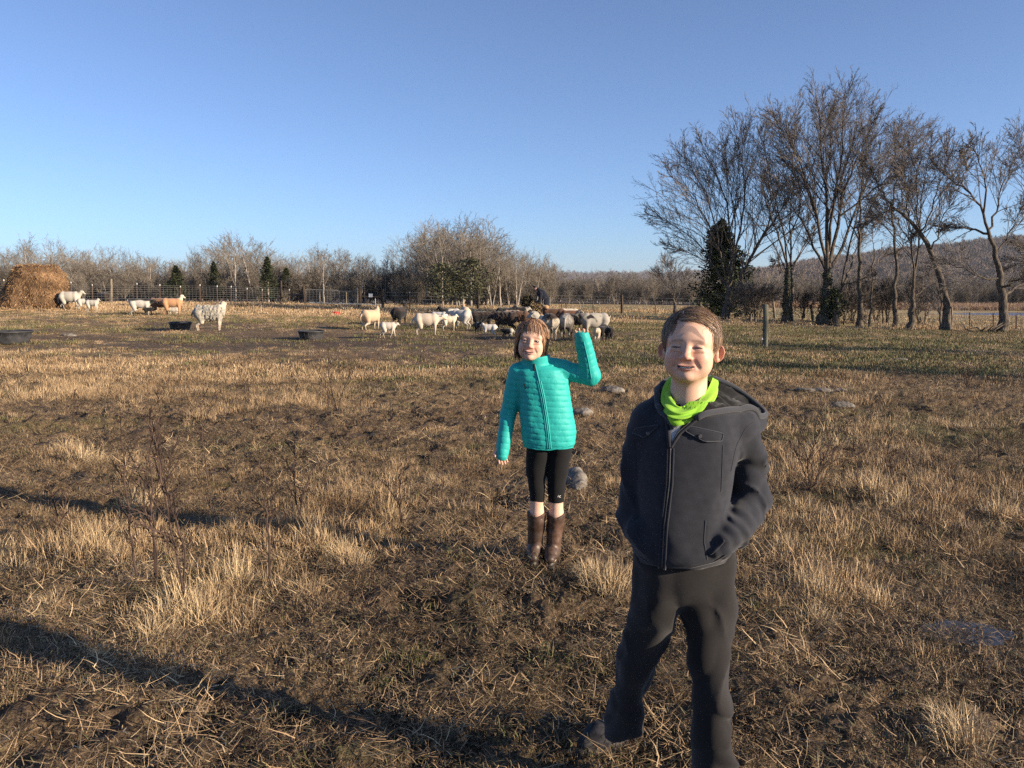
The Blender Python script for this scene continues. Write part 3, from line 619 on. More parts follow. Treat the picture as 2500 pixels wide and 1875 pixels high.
# ---- hills with their woods
def build_hills():
    hm = noise_mat('hill_soil', [(.3, (.10, .075, .055)), (.7, (.17, .13, .095))], .03, 6, 1, 0)
    fm = noise_mat('hill_twigs', [(.3, (.13, .10, .085)), (.7, (.23, .185, .15))], .05, 3, 1, 0)
    pr = []
    for i in range(3):
        r = np.random.default_rng(400 + i); n = 130; a = r.uniform(0, 6.28, n); z = r.uniform(.1, 1, n); q = np.sqrt(np.clip(1 - (2 * z - 1) ** 2, 0, 1)) * 3.6 * r.uniform(.3, 1, n) ** .4
        c = np.stack([q * np.cos(a), q * np.sin(a), 10 * z], 1); d = np.stack([np.cos(a) * .5, np.sin(a) * .5, np.full(n, 1.)], 1) + r.normal(0, .3, (n, 3)); e = np.cross(d, r.normal(size=(n, 3))); e /= np.linalg.norm(e, axis=1, keepdims=True)
        V = np.stack([c - e * .22, c + d * 1.6, c + e * .22, c - d * .4], 1).reshape(-1, 3); pr.append(proto('hill_tree', V, [np.arange(4 * n).reshape(-1, 4)], None, fm))
    P = []
    def hill(name, label, prof, Y, depth, n):
        px = np.linspace(prof[0][0], prof[-1][0], 120); tops = np.interp(px, [p[0] for p in prof], [p[1] for p in prof]); tt = np.linspace(0, 1, 14)
        V = []
        for k, t in enumerate(tt):
            yy = Y - depth * (1 - t); hgt = math.sin(t * math.pi / 2) ** .8
            for a, b in zip(px, tops):
                rr = ray(a, b); x = rr[0] / rr[1] * yy; zt = H + rr[2] / rr[1] * Y - 9; V.append([x, yy, -5.5 + (zt + 5.5) * hgt + 6 * (vn(a / 60, t * 3, 7) - .5) * t])
        V += [[v[0] * 1.4, v[1] + depth, -12] for v in V[-120:]]
        i = np.arange(119)[None] + 120 * np.arange(14)[:, None]; Q = np.stack([i, i + 1, i + 121, i + 120], -1).reshape(-1, 4)
        V = np.array(V); tag(obj(name, mesh_np(name, V, [Q], True), hm), label, kind='structure')
        r = np.random.default_rng(int(Y)); q = Q[r.integers(0, 119 * 13, n)]; u, v = r.random((2, n, 1)); p = V[q[:, 0]] * (1 - u) * (1 - v) + V[q[:, 1]] * u * (1 - v) + V[q[:, 2]] * u * v + V[q[:, 3]] * (1 - u) * v
        P.append(p)
    hill('hill', 'long wooded hill rising to the right beyond the lake', [(1780, 676), (1900, 662), (2050, 640), (2200, 622), (2350, 606), (2500, 590), (2700, 582), (2900, 590)], 1100, 420, 9000)
    hill('hill', 'low blue wooded ridge on the centre horizon', [(900, 690), (1200, 682), (1330, 676), (1500, 675), (1640, 676), (1750, 668), (1900, 672), (2000, 680)], 2600, 500, 3500)
    P = np.concatenate(P); r = np.random.default_rng(5)
    sc = r.uniform(.8, 1.4, len(P)); sc[9000:] *= 1.6
    scatter('hill_woods', 'bare winter woods covering the distant hills', pr, P, r.integers(0, 3, len(P)), sc, .03)
    # reeds on the far shore
    rp = [proto('reed_clump', *blades(90, .8, .5, 1.15, .03, .18, seed=500 + i, cols=[(.36, .24, .15), (.30, .20, .13), (.42, .30, .19)])) for i in range(2)]
    n = 5200; x = RNG.uniform(38, 130, n); y = RNG.uniform(131, 146, n)
    scatter('reeds', 'band of tan reeds along the far lake shore', rp, np.stack([x, y, tz(x, y)], 1), RNG.integers(0, 2, n), RNG.uniform(.7, 1.2, n))
build_hills()
# ------------------------------------------------------------------ the big bare trees on the right, limb by limb from the photograph
def px_limb(pts, Y, base, r, r0, r1, K=10, bulge=0):
    """photo pixels of a limb at the tree's distance; the limb also swings towards or away from the camera"""
    P = []
    sw = r.uniform(-1, 1) * bulge
    for k, (a, b) in enumerate(pts):
        t = k / max(len(pts) - 1, 1); yy = Y + sw * t; w = W(a, b, yy); P.append(w)
    return chain(P, r0, r1, K)
def big_tree(name, label, cat, base, Y, limbs, seed, lv=(9, 6, 5, 3), fr=(.45, .5, .5, .45), spread=1.0, ivy=0, bulge=3.0, up=.045, group=None, tmin=.3, collar=None):
    r = np.random.default_rng(seed); b = gp(*base) if Y is None else None
    if b is None: x = ray(*base)[0] / ray(*base)[1] * Y; b = np.array([x, Y, T(x, Y)])
    Y = b[1]
    root = empty(name, b, label, cat, group)
    L = []
    for i, (pts, r0, r1) in enumerate(limbs):
        P, R = px_limb(pts, Y, b, r, r0, r1, 16, 0 if i == 0 else bulge); P, R = chain(P, r0, r1 * .6, 12)
        if i == 0: P[0, 2] = min(P[0, 2], b[2]) - .06; 
        P = P + np.concatenate([[[0, 0, 0]], r.normal(0, .035, (11, 3))]); L.append((P, R))
    P0 = np.stack([l[0] for l in L]); R0 = np.stack([l[1] for l in L]); R0[1:] *= .52; R0[0] *= .80
    R0[0, 0] *= 1.35; R0[0, 1] *= 1.1
    src, sr = (P0[1:], R0[1:]) if len(limbs) > 1 else (P0, R0)
    top = P0[:, -1, 2].max() - b[2]; L0 = top * .62
    P1, R1 = spawn(src, sr, lv[0] + 9, .62 * spread, 29, r, .02, tmin * .8, 1.08, 9, .06, .50, L0=None)
    P2, R2 = spawn(P1, R1, lv[1] + 2, .42, 30, r, .03, .18, .6, 6, .07, .55)
    P3, R3 = spawn(P2, R2, lv[2], .46, 28, r, .02, .15, .4, 4, .09, .62)
    ex, er = spawn(src, sr, int(lv[0] * 1.1), .15, 40, r, up, tmin, .3, 5, .12, .30); tips, tr_ = spawn(src, sr, 6, .17, 24, r, .03, .66, .3, 8, .06, .6); t2, tr2 = spawn(tips, tr_, 6, .45, 32, r, up * .6, .15, .3, 5, .13, .65); t3, tr3 = spawn(t2, tr2, 4, .5, 32, r, .04, .15, .3, 3, .13, .7)
    ex2, er2 = spawn(ex, er, 4, .5, 36, r, .05, .2, .3, 4, .14, .7)
    lo = lambda a, v: np.maximum(a, v)
    parts = [(P1, lo(R1, .009), 4), (P2, lo(R2, .0058), 3), (P3, lo(R3, .0045), 3), (ex, lo(er, .0075), 3), (ex2, lo(er2, .006), 3), (tips, lo(tr_, .010), 4), (t2, lo(tr2, .007), 3), (t3, lo(tr3, .0055), 3)]
    if lv[3]:
        P4, R4 = spawn(P3, R3, max(lv[3] - 1, 1), fr[3], 34, r, .03, .2, .3, 3, .14, .7); parts.append((P4, lo(R4, .005), 3))
    tv, tq = cat_tubes([(P0, R0, 9)])
    wpart('trunk', tv, tq, BARK, root, smooth=True); wpart('crown', *cat_tubes(parts), TWIG, root)
    if ivy:
        # ivy hugging the lower trunk
        n = 650; t = r.uniform(0, ivy, n) * 11; i = t.astype(int); f = (t - i)[:, None]; c = P0[0][i] * (1 - f) + P0[0][np.minimum(i + 1, 11)] * f; rr = R0[0][i] * 1.02 + .02
        a = r.uniform(0, 6.28, n); nrm = np.stack([np.cos(a), np.sin(a), r.uniform(-.2, .5, n)], 1); c = c + nrm * rr[:, None] * r.uniform(.9, 1.35, (n, 1))
        e = np.cross(nrm, r.normal(size=(n, 3))); e /= np.linalg.norm(e, axis=1, keepdims=True); s = .035; g = np.cross(nrm, e)
        V = np.stack([c - e * s, c + g * s, c + e * s, c - g * s], 1).reshape(-1, 3); o = wpart('ivy', V, [np.arange(4 * n).reshape(-1, 4)], IVY, root); o['kind'] = 'stuff'
    return root
G = 'large bare trees along the right fence line'
def build_right_trees():
    z = lambda L: [(1540 + a * .434, 180 + b * .434) for a, b in L]      # positions read off an enlarged crop of the photo
    big_tree('bare_tree', 'spreading bare tree forked at the ground, at the left end of the big tree row', 'tree', (1771, 772), 40,
        [(z([(532, 1362), (540, 1300), (548, 1240), (560, 1180)]), .26, .17), (z([(560, 1180), (570, 1050), (560, 900), (540, 700), (440, 480), (400, 380)]), .13, .03), (z([(555, 1200), (500, 1020), (430, 840), (330, 640), (200, 560)]), .11, .02),
         (z([(552, 1220), (440, 1030), (330, 900), (220, 840), (100, 790)]), .09, .015), (z([(560, 1190), (600, 950), (650, 700), (610, 480), (600, 300)]), .12, .02), (z([(565, 1340), (590, 1230), (640, 1080), (740, 910), (850, 760), (940, 640)]), .17, .04),
         (z([(640, 1080), (760, 900), (800, 750), (770, 560)]), .10, .02), (z([(555, 1200), (470, 1080), (330, 1010), (190, 960)]), .07, .012), (z([(560, 1150), (480, 860), (420, 640), (340, 520), (270, 440)]), .09, .02), (z([(560, 1100), (600, 850), (540, 560), (520, 400)]), .08, .02)],
        11, (9, 6, 5, 2), (.40, .5, .5, .5), bulge=3.5, group=G)
    big_tree('bare_tree', 'pair of dark ivy-clad trunks next right of the spreading forked tree', 'tree', (1917, 783), 38.5,
        [(z([(870, 1392), (875, 1280), (880, 1180), (882, 1080)]), .24, .15), (z([(882, 1080), (840, 930), (790, 800), (740, 650), (690, 520)]), .11, .02), (z([(905, 1388), (912, 1250), (905, 1080), (890, 880), (895, 700), (930, 560)]), .15, .02),
         (z([(880, 1100), (870, 900), (800, 700), (760, 450), (740, 330)]), .09, .02), (z([(908, 1080), (980, 960), (1020, 880)]), .06, .02), (z([(870, 1120), (830, 1080), (810, 1040)]), .04, .02), (z([(885, 950), (960, 760), (950, 600), (860, 420)]), .07, .015)],
        12, (8, 5, 5, 2), ivy=.95, bulge=2.5, group=G)
    big_tree('bare_tree', 'tallest bare tree, thick ivy trunk opening into a fan of limbs', 'tree', (2015, 786), 38,
        [(z([(1095, 1398), (1098, 1300), (1100, 1200), (1105, 1110)]), .40, .30), (z([(1105, 1120), (1050, 1020), (990, 880), (900, 740), (800, 600)]), .13, .025), (z([(1105, 1110), (1110, 900), (1100, 700), (1080, 500), (1060, 300), (1040, 130)]), .19, .03),
         (z([(1110, 1110), (1150, 960), (1180, 780), (1180, 600), (1250, 400), (1300, 200)]), .19, .03), (z([(1100, 1100), (1060, 850), (1000, 620), (920, 440), (850, 250)]), .15, .025), (z([(1110, 1110), (1190, 1000), (1230, 850), (1300, 650), (1400, 480), (1520, 350)]), .15, .025),
         (z([(1115, 1000), (1130, 800), (1160, 600), (1200, 380), (1200, 90)]), .13, .02), (z([(1180, 800), (1330, 680), (1480, 560), (1600, 480)]), .09, .02), (z([(1050, 820), (960, 560), (900, 400), (800, 230)]), .08, .02), (z([(1180, 700), (1300, 420), (1380, 220)]), .09, .02), (z([(1100, 620), (1130, 400), (1120, 200)]), .07, .015)],
        13, (10, 6, 5, 3), (.36, .48, .5, .45), ivy=1, bulge=4.0, group=G)
    big_tree('bare_tree', 'short stout trunk leaning right beside the tallest ivy tree', 'tree', (2041, 788), 37.5, [(z([(1155, 1402), (1158, 1320), (1170, 1230), (1200, 1180)]), .17, .12), (z([(1200, 1180), (1240, 1080), (1255, 1000), (1300, 900)]), .10, .02), (z([(1185, 1190), (1210, 1060), (1260, 820), (1340, 560), (1420, 440)]), .10, .02), (z([(1200, 1185), (1300, 1160), (1380, 1130)]), .05, .01)], 14, (7, 5, 4, 2), bulge=2, group=G)
    big_tree('bare_tree', 'tall slim straight tree between the stout leaning trunk and the thin sapling', 'tree', (2100, 791), 37.5, [(z([(1283, 1408), (1290, 1250), (1285, 1000), (1288, 860)]), .16, .10), (z([(1288, 860), (1290, 700), (1300, 520), (1330, 360)]), .10, .02), (z([(1288, 900), (1350, 740), (1450, 600), (1560, 420), (1640, 300)]), .09, .02), (z([(1290, 1300), (1310, 1400)]), .04, .03), (z([(1286, 940), (1200, 780), (1180, 640)]), .06, .015), (z([(1290, 820), (1400, 800), (1500, 760)]), .05, .01)], 15, (8, 5, 5, 2), bulge=2.5, group=G)
    big_tree('bare_tree', 'thinnest young tree of the row, right of the slim straight one', 'tree', (2124, 790), 37, [(z([(1342, 1405), (1350, 1250), (1360, 1080), (1370, 1000)]), .07, .04), (z([(1370, 1000), (1350, 900), (1400, 800)]), .035, .01), (z([(1360, 1100), (1430, 1020), (1500, 1000)]), .03, .01)], 16, (8, 5, 3, 0), bulge=1.2, group=G)
    big_tree('bare_tree', 'slim dark trunk standing alone left of the forked trunk', 'tree', (2187, 799), 36, [(z([(1487, 1428), (1492, 1250), (1490, 1000), (1470, 760)]), .13, .08), (z([(1470, 760), (1500, 600), (1480, 450), (1500, 300)]), .07, .015), (z([(1485, 1020), (1560, 930), (1600, 910)]), .05, .02), (z([(1475, 860), (1400, 800), (1340, 700)]), .05, .015), (z([(1490, 1200), (1560, 1180), (1620, 1200)]), .04, .01)], 17, (8, 5, 5, 2), bulge=2.2, group=G)
    big_tree('bare_tree', 'upright trunk forking into two parallel stems beside the lake view', 'tree', (2223, 804), 35, [(z([(1575, 1436), (1580, 1350), (1585, 1280), (1590, 1200)]), .20, .13), (z([(1590, 1200), (1590, 1000), (1570, 830), (1550, 650)]), .10, .02), (z([(1592, 1190), (1615, 1000), (1630, 800), (1660, 560), (1700, 400)]), .10, .02), (z([(1600, 1250), (1660, 1200), (1700, 1130)]), .05, .015), (z([(1580, 960), (1500, 820), (1430, 720)]), .06, .015), (z([(1620, 900), (1700, 760), (1760, 560), (1800, 360)]), .07, .02)], 18, (9, 5, 5, 2), bulge=2.4, group=G)
    big_tree('bare_tree', 'S-curved dark trunk leaning far to the upper left beside the lake', 'tree', (2308, 808), 34, [(z([(1772, 1446), (1775, 1300), (1760, 1180), (1730, 1090), (1690, 1000), (1630, 900), (1560, 800), (1470, 740)]), .21, .10), (z([(1470, 740), (1400, 660), (1350, 560), (1300, 480)]), .09, .015), (z([(1690, 1000), (1720, 940), (1760, 800), (1820, 640)]), .07, .015), (z([(1560, 800), (1560, 660), (1520, 540)]), .06, .015), (z([(1630, 900), (1700, 860), (1780, 860)]), .05, .012), (z([(1500, 760), (1380, 800), (1280, 860)]), .06, .012), (z([(1640, 910), (1600, 780), (1620, 600), (1560, 400)]), .07, .015)], 19, (9, 5, 5, 2), bulge=2.4, group=G)
    big_tree('bare_tree', 'thin reddish dead trunk standing against the S-curved tree', 'tree', (2296, 809), 33.7, [(z([(1738, 1450), (1742, 1350), (1748, 1260), (1760, 1180)]), .06, .03)], 20, (3, 2, 2, 0), bulge=.5)
    big_tree('bare_tree', 'crooked trunk with heavy side limbs, the last large tree at the right edge', 'tree', (2445, 811), 33, [(z([(2080, 1450), (2098, 1340), (2100, 1240), (2070, 1130), (2050, 1000), (2010, 880)]), .24, .13), (z([(2010, 880), (1980, 780), (1930, 680), (1840, 610), (1740, 560), (1690, 500)]), .11, .02), (z([(2010, 900), (1930, 880), (1830, 860), (1740, 880)]), .10, .02), (z([(2010, 880), (2060, 760), (2090, 620), (2150, 480)]), .09, .015),
         (z([(2070, 1150), (1980, 1160), (1900, 1100), (1800, 1070), (1700, 1060)]), .08, .015), (z([(2105, 1250), (2200, 1180), (2300, 1080)]), .11, .04), (z([(2100, 1200), (2180, 1150), (2300, 1150)]), .10, .03), (z([(1985, 780), (2000, 620), (1950, 460), (1900, 380)]), .08, .015), (z([(2050, 1010), (2140, 900), (2220, 700)]), .07, .015), (z([(1860, 620), (1890, 540), (1860, 440)]), .05, .01)], 21, (9, 5, 5, 2), bulge=2.2, group=G)
    big_tree('bare_tree', 'tree standing just outside at the right, only its twigs reaching in', 'tree', (2560, 800), 38, [(z([(2360, 1420), (2370, 1200), (2350, 1000)]), .2, .14), (z([(2350, 1000), (2280, 780), (2220, 560), (2180, 320)]), .11, .02), (z([(2350, 1050), (2250, 980), (2130, 940)]), .07, .015), (z([(2350, 1000), (2400, 700), (2380, 400)]), .1, .02), (z([(2350, 1100), (2220, 1060), (2100, 1100)]), .05, .01)], 22, (9, 5, 5, 2), bulge=2.2, group=G)
    big_tree('bare_tree', 'low round twiggy tree in the field left of the dark cedar', 'tree', (1648, 757), 52, [(z([(250, 1335), (245, 1290), (235, 1240)]), .16, .1), (z([(240, 1260), (180, 1160), (130, 1100)]), .06, .01), (z([(245, 1260), (250, 1140), (230, 1060)]), .07, .01), (z([(250, 1290), (290, 1190), (320, 1120)]), .06, .01), (z([(245, 1250), (210, 1120), (190, 1040)]), .05, .01)], 23, (9, 6, 4, 0), spread=1.1, bulge=1.5)
    for k, (bx, by, lab) in enumerate([(672, 1372, 'clump of crooked thin stems left of the fence-line posts'), (700, 1375, 'brushy multi-stem shrub right of the crooked clump')]):
        q = 40 * k
        big_tree('brush_shrub', lab, 'shrub', (1540 + bx * .434, 180 + by * .434), 38, [(z([(bx, by), (bx - 5, by - 90)]), .07, .05)] + [(z([(bx + d, by - 5), (bx + d * 2, by - 110), (bx + d * 4.5, by - 190 + abs(d))]), .05, .01) for d in (-22, -12, 0, 10, 22, 30)], 24 + k, (8, 5, 4, 0), bulge=1.4, tmin=.2)
    # thicket of brush behind the row
    rr = np.random.default_rng(9)
    for k, px in enumerate([1960, 2060, 2085, 2140, 2165, 2245]):
        py = float(np.interp(px, [1900, 2500], [784, 812])); Y = 39.5 + rr.uniform(0, 2.5); hh = rr.uniform(60, 120)
        big_tree('brush_shrub', 'bare tangled brush behind the row of big trees, ' + ['left of the tallest trunk', 'right of the tallest trunk', 'by the stout leaning trunk', 'right of the thin young tree', 'left of the lone slim trunk', 'right of the forked trunk', 'left of the S-curved tree', 'right of the S-curved tree', 'left of the last large tree', 'right of the last large tree'][k], 'shrub', (px, py), Y, [([(px, py - 8), (px + 2, py - 28)], .05, .04)] + [([(px + d * .3, py - 10), (px + d, py - hh * .5), (px + d * 2.2, py - hh + abs(d) * .6)], .035, .008) for d in rr.normal(0, 14, 6)], 60 + k, (7, 5, 4, 0), bulge=1.2, tmin=.2, group='brush behind the big trees', up=.02)
    # the dark cedar among them
    x = ray(1765, 745)[0] / ray(1765, 745)[1] * 43; z0 = T(x, 43)
    V, F = leafy(71, 5.0, 2.1, 17000, .13, True, .02, .62); V[:, 0] += .25 * np.sin(V[:, 2] * 1.1)
    o = empty('cedar_tree', (x, 43, z0), 'large dense dark cedar behind the forked tree', 'tree')
    obj('trunk', mesh_np('trunk', *cat_tubes([(np.array([[[0, 0, -.05], [0, 0, 2.], [.05, 0, 5.]]]), np.array([[.18, .12, .02]]), 7)]), True), BARK, o); obj('crown', mesh_np('crown', V, F), CEDAR, o)
    x = ray(2035, 745)[0] / ray(2035, 745)[1] * 37.8; V, F = leafy(72, 1.5, .65, 2500, .09, False, .2)
    o = empty('evergreen_shrub', (x, 37.8, T(x, 37.8)), 'small round green cedar shrub against the thick ivy trunk', 'shrub'); o.scale = (1, 1, 1.1)
    obj('trunk', mesh_np('trunk', *cat_tubes([(np.array([[[0, 0, -.05], [0, 0, .5], [.05, 0, 1.2]]]), np.array([[.03, .02, .01]]), 5)]), True), BARK, o); obj('crown', mesh_np('crown', V, F), CEDAR, o)
    # trees standing to the right, outside the view, whose shadows lie across the pasture
    for k, (x, y, h) in enumerate([(17.5, 9.2, 6.5), (22, 14.5, 7.5)]):
        P = [np.array([x, y, T(x, y) - .05]) + np.array(v) * h for v in ((0, 0, 0), (.02, 0, .3), (.0, .02, .55))]; r = np.random.default_rng(80 + k)
        root = empty('bare_tree', P[0], 'bare tree standing beyond the right edge that shades the grass', 'tree', 'trees shading the grass from the right')
        P0, R0 = chain(P, .2, .1, 12); b0 = P0[None]; rb = R0[None]
        P1, R1 = spawn(b0, rb, 12, .75, 40, r, .2, .35, .4, 8, .1, .6); P2, R2 = spawn(P1, R1, 8, .5, 36, r, .08, .2, .4, 6, .12, .6); P3, R3 = spawn(P2, R2, 6, .5, 34, r, .05, .15, .3, 4, .13, .7)
        wpart('trunk', *cat_tubes([(b0, rb, 8)]), BARK, root, smooth=True); wpart('crown', *cat_tubes([(P1, R1, 4), (P2, np.maximum(R2, .01), 3), (P3, np.maximum(R3, .008), 3)]), TWIG, root)
build_right_trees()
# ------------------------------------------------------------------ fences, gate, posts
POSTW = noise_mat('post_wood', [(.3, (.09, .07, .05)), (.55, (.22, .18, .13)), (.8, (.34, .29, .22))], 18, 6, .95, .1, bump=.6, bscale=50, dist=.01, stretch=(1, 1, .15))
DARKW = noise_mat('dark_post_wood', [(.3, (.035, .026, .02)), (.7, (.10, .075, .055))], 18, 6, .95, .1, bump=.5, bscale=50, dist=.01, stretch=(1, 1, .15))
RUST = noise_mat('rusty_steel', [(.3, (.06, .035, .025)), (.7, (.14, .085, .06))], 30, 4, .8, .3)
WIRE = noise_mat('galvanised_wire', [(.3, (.20, .19, .17)), (.7, (.34, .33, .30))], 20, 3, .6, .4)
PALE = noise_mat('pale_pipe', [(.3, (.45, .43, .38)), (.7, (.62, .60, .54))], 12, 3, .6, .3)
WHITEP = noise_mat('white_paint', [(.3, (.62, .62, .60)), (.7, (.78, .78, .76))], 12, 3, .6, .3)
def add_post(parent, px, base_py, top_py, m, rr, tee=False, Yo=0, lean=0, n=8, name='post'):
    b = gp(px, base_py); Y = b[1] + Yo; w = W(px + lean, top_py, Y); x = ray(px, base_py)[0] / ray(px, base_py)[1] * Y; z = T(x, Y)
    mb = MB(); mb.tube([[x, Y, z - .1], [(x + w[0]) / 2 + rr * .2, Y, (z + w[2]) / 2], [w[0], Y, w[2]]], [rr * 1.06, rr, rr * .96], n)
    V, F = mb.data(); o = wpart(name, V, F, m, parent, smooth=False)
    if tee:
        mb = MB(); mb.tube([[w[0], Y - .001, w[2] - .09], [w[0], Y - .001, w[2] + .004]], [rr * 1.1] * 2, n); V, F = mb.data(); wpart('pale_tip', V - 0, F, PALE, parent)
    return np.array([x, Y, z]), np.array([w[0], Y, w[2]])
def wires(parent, A, B, h, nh, dv, r=.006, name='wire_mesh', sag=.0):
    A = np.array(A, float); B = np.array(B, float); L = np.linalg.norm((B - A)[:2]); mb = MB(); K = max(int(L / 1.5), 2)
    t = np.linspace(0, 1, K); base = A[None] + (B - A)[None] * t[:, None]; base[:, 2] = tz(base[:, 0], base[:, 1])
    P = []; R = []
    for k in range(nh): q = base.copy(); q[:, 2] += .06 + h * (k / (nh - 1)) ** .85; P.append(q)
    V, Q = tubes(np.stack(P), np.full((nh, K), r), 3); mb.add(V, Q)
    if dv:
        n = int(L / dv); t = np.linspace(0, 1, n); b = A[None] + (B - A)[None] * t[:, None]; b[:, 2] = tz(b[:, 0], b[:, 1]); Pv = np.stack([b + [0, 0, .06], b + [0, 0, .06 + h]], 1)
        V, Q = tubes(Pv, np.full((n, 2), r * .8), 3); mb.add(V, Q)
    V, F = mb.data(); return wpart(name, V, F, WIRE, parent)
def build_fences():
    A = gp(-120, 746); f = empty('wire_fence', A, 'woven wire fence on thin steel posts running behind the goats and hay', 'fence')
    for px, top in [(-60, 690), (9, 682), (60, 694), (120, 692), (173, 688), (225, 694), (334, 691), (390, 694), (440, 698), (488, 694), (530, 697), (564, 698), (603, 703), (640, 706)]: add_post(f, px, 746, top, RUST, .028, True)
    add_post(f, 271, 746, 681, POSTW, .08)
    C1, _ = add_post(f, 686, 747, 685, DARKW, .075); wires(f, A, C1, 1.15, 9, .22, .0052)
    h = empty('corner_brace', C1, 'dark wooden fence brace left of the wire gate, one rail between two posts', 'fence')
    C2, t2 = add_post(h, 744, 748, 700, DARKW, .10, lean=-4); mb = MB(); a = C1 + [0.1, 0, .75]; b = C2 + [-.05, 0, .72]; mb.tube([a + [.45, 0, 0], b], .055, 8); V, F = mb.data(); wpart('rail', V, F, DARKW, h)
    add_post(h, 706, 747, 706, RUST, .028, True)
    g = empty('wire_gate', C2, 'long low wire gate between the two dark braces', 'gate'); C3 = gp(876, 752); C3[1] = C2[1] + .2; C3[0] = ray(876, 750)[0] / ray(876, 750)[1] * C3[1]; C3[2] = T(C3[0], C3[1])
    for k, (u0, u1) in enumerate(((.03, .62), (.64, .97))):
        P0 = C2 + (C3 - C2) * u0; P1 = C2 + (C3 - C2) * u1; P0[2] = T(P0[0], P0[1]) + .12; P1[2] = T(P1[0], P1[1]) + .12; hh = .95 if k == 0 else .9
        mb = MB(); mb.tube([P0, P1, P1 + [0, 0, hh], P0 + [0, 0, hh], P0], .022, 6); V, F = mb.data(); wpart('gate_frame', V, F, WIRE, g)
        mb = MB()
        for q in np.linspace(.1, .9, 8): mb.tube([P0 + [0, 0, hh * q], P1 + [0, 0, hh * q]], .008, 3)
        n = int(np.linalg.norm(P1 - P0) / .2)
        for q in np.linspace(0, 1, n)[1:-1]: p = P0 + (P1 - P0) * q; mb.tube([p, p + [0, 0, hh]], .007, 3)
        V, F = mb.data(); wpart('wire_mesh', V, F, WIRE, g)
    for px, tp in ((780, 712), (845, 713)): add_post(g, px, 748, tp, POSTW, .045, Yo=.4, name='stake')
    h = empty('corner_brace', C3, 'dark wooden fence brace right of the wire gate with a white notice on its rail', 'fence')
    C3b, _ = add_post(h, 878, 752, 700, DARKW, .10); C4, _ = add_post(h, 934, 753, 706, DARKW, .085, Yo=C3b[1] - gp(934, 753)[1])
    mb = MB(); mb.tube([C3b + [.1, 0, .72], C4 + [-.08, 0, .70]], .055, 8); V, F = mb.data(); wpart('rail', V, F, DARKW, h)
    add_post(h, 872, 751, 702, POSTW, .07, Yo=.5)
    mb = MB(); m = (C3b + C4) / 2; mb.box([m[0], m[1] - .07, m[2] + .80], [.24, .015, .22]); V, F = mb.data(); o = wpart('notice', V, F, WHITEP, h)
    p = empty('pipe_rail', C2 + [0, -1.2, 0], 'low pale pipe rail with one taller upright in front of the gate', 'rail')
    y = C2[1] - 2.5; X = lambda q: ray(q, 750)[0] / ray(q, 750)[1] * y
    mb = MB(); pts = [[X(q), y, T(X(q), y) + .27] for q in (756, 800, 860, 905, 930)]; mb.tube(pts, .028, 6); mb.tube([[pts[-1][0], y, pts[-1][2] - .3], pts[-1]], .028, 6); V, F = mb.data(); wpart('rail', V, F, PALE, p)
    mb = MB(); mb.tube([[X(917), y - .06, T(X(917), y) - .05], [X(917), y - .06, T(X(917), y) + .62]], .032, 6); V, F = mb.data(); wpart('upright', V, F, PALE, p)
    # fence on to the right, behind the herd and the tree row
    f = empty('wire_fence', C4, 'sagging wire fence from the gate past the stooping man to the big trees', 'fence'); prev = C4
    for px, by, tp, m, rr, tee in [(1000, 754, 712, RUST, .028, True), (1080, 755, 722, RUST, .028, True), (1166, 757, 709, DARKW, .075, False), (1260, 759, 722, RUST, .028, True), (1371, 762, 733, RUST, .028, False), (1382, 762, 738, RUST, .03, False), (1448, 763, 733, RUST, .03, False), (1518, 765, 720, DARKW, .08, False), (1600, 768, 735, RUST, .028, False), (1710, 772, 738, POSTW, .06, False), (1800, 776, 742, POSTW, .06, False), (1822, 778, 737, POSTW, .07, False)]:
        q, _ = add_post(f, px, by, tp, m, rr, tee); wires(f, prev, q, .95, 5, .5, .0055); prev = q
    f = empty('wire_fence', prev, 'wire fence with thin posts behind the big trees towards the lake', 'fence')
    for px, by, tp, m, rr, tee in [(1892, 780, 731, POSTW, .08, False), (1985, 786, 744, POSTW, .07, False), (2078, 789, 749, RUST, .03, False), (2155, 791, 756, RUST, .028, False), (2259, 794, 758, RUST, .03, False), (2322, 800, 750, POSTW, .09, False), (2367, 797, 762, RUST, .03, False), (2425, 800, 764, RUST, .03, False), (2481, 806, 770, RUST, .03, False), (2570, 812, 775, RUST, .03, False)]:
        q, _ = add_post(f, px, by, tp, m, rr, tee, lean=(-6 if px in (1892, 1985) else 0)); wires(f, prev, q, .9, 5, .5, .0055); prev = q
    b = gp(1868, 848); p = empty('fence_post', b, 'weathered round wooden post standing alone in front of the tree row', 'post')
    top = W(1869, 743, b[1]); mb = MB(); mb.tube([b + [0, 0, -.15], (b + top) / 2 + [.008, 0, 0], top + [0, 0, -.012], top], [.070, .066, .064, .056], 14); V, F = mb.data(); wpart('shaft', V, F, noise_mat('mossy_post', [(.3, (.06, .062, .045)), (.6, (.16, .155, .12)), (.8, (.28, .26, .21))], 14, 6, .95, .1, bump=.7, bscale=50, dist=.01, stretch=(1, 1, .12)), p)
    for z in (.22, .45, .75): mb = MB(); mb.box(b + [-.085, -.02, z], [.03, .045, .05]); V, F = mb.data(); wpart('insulator', V, F, WHITEP if z < .3 else DARKW, p)
build_fences()
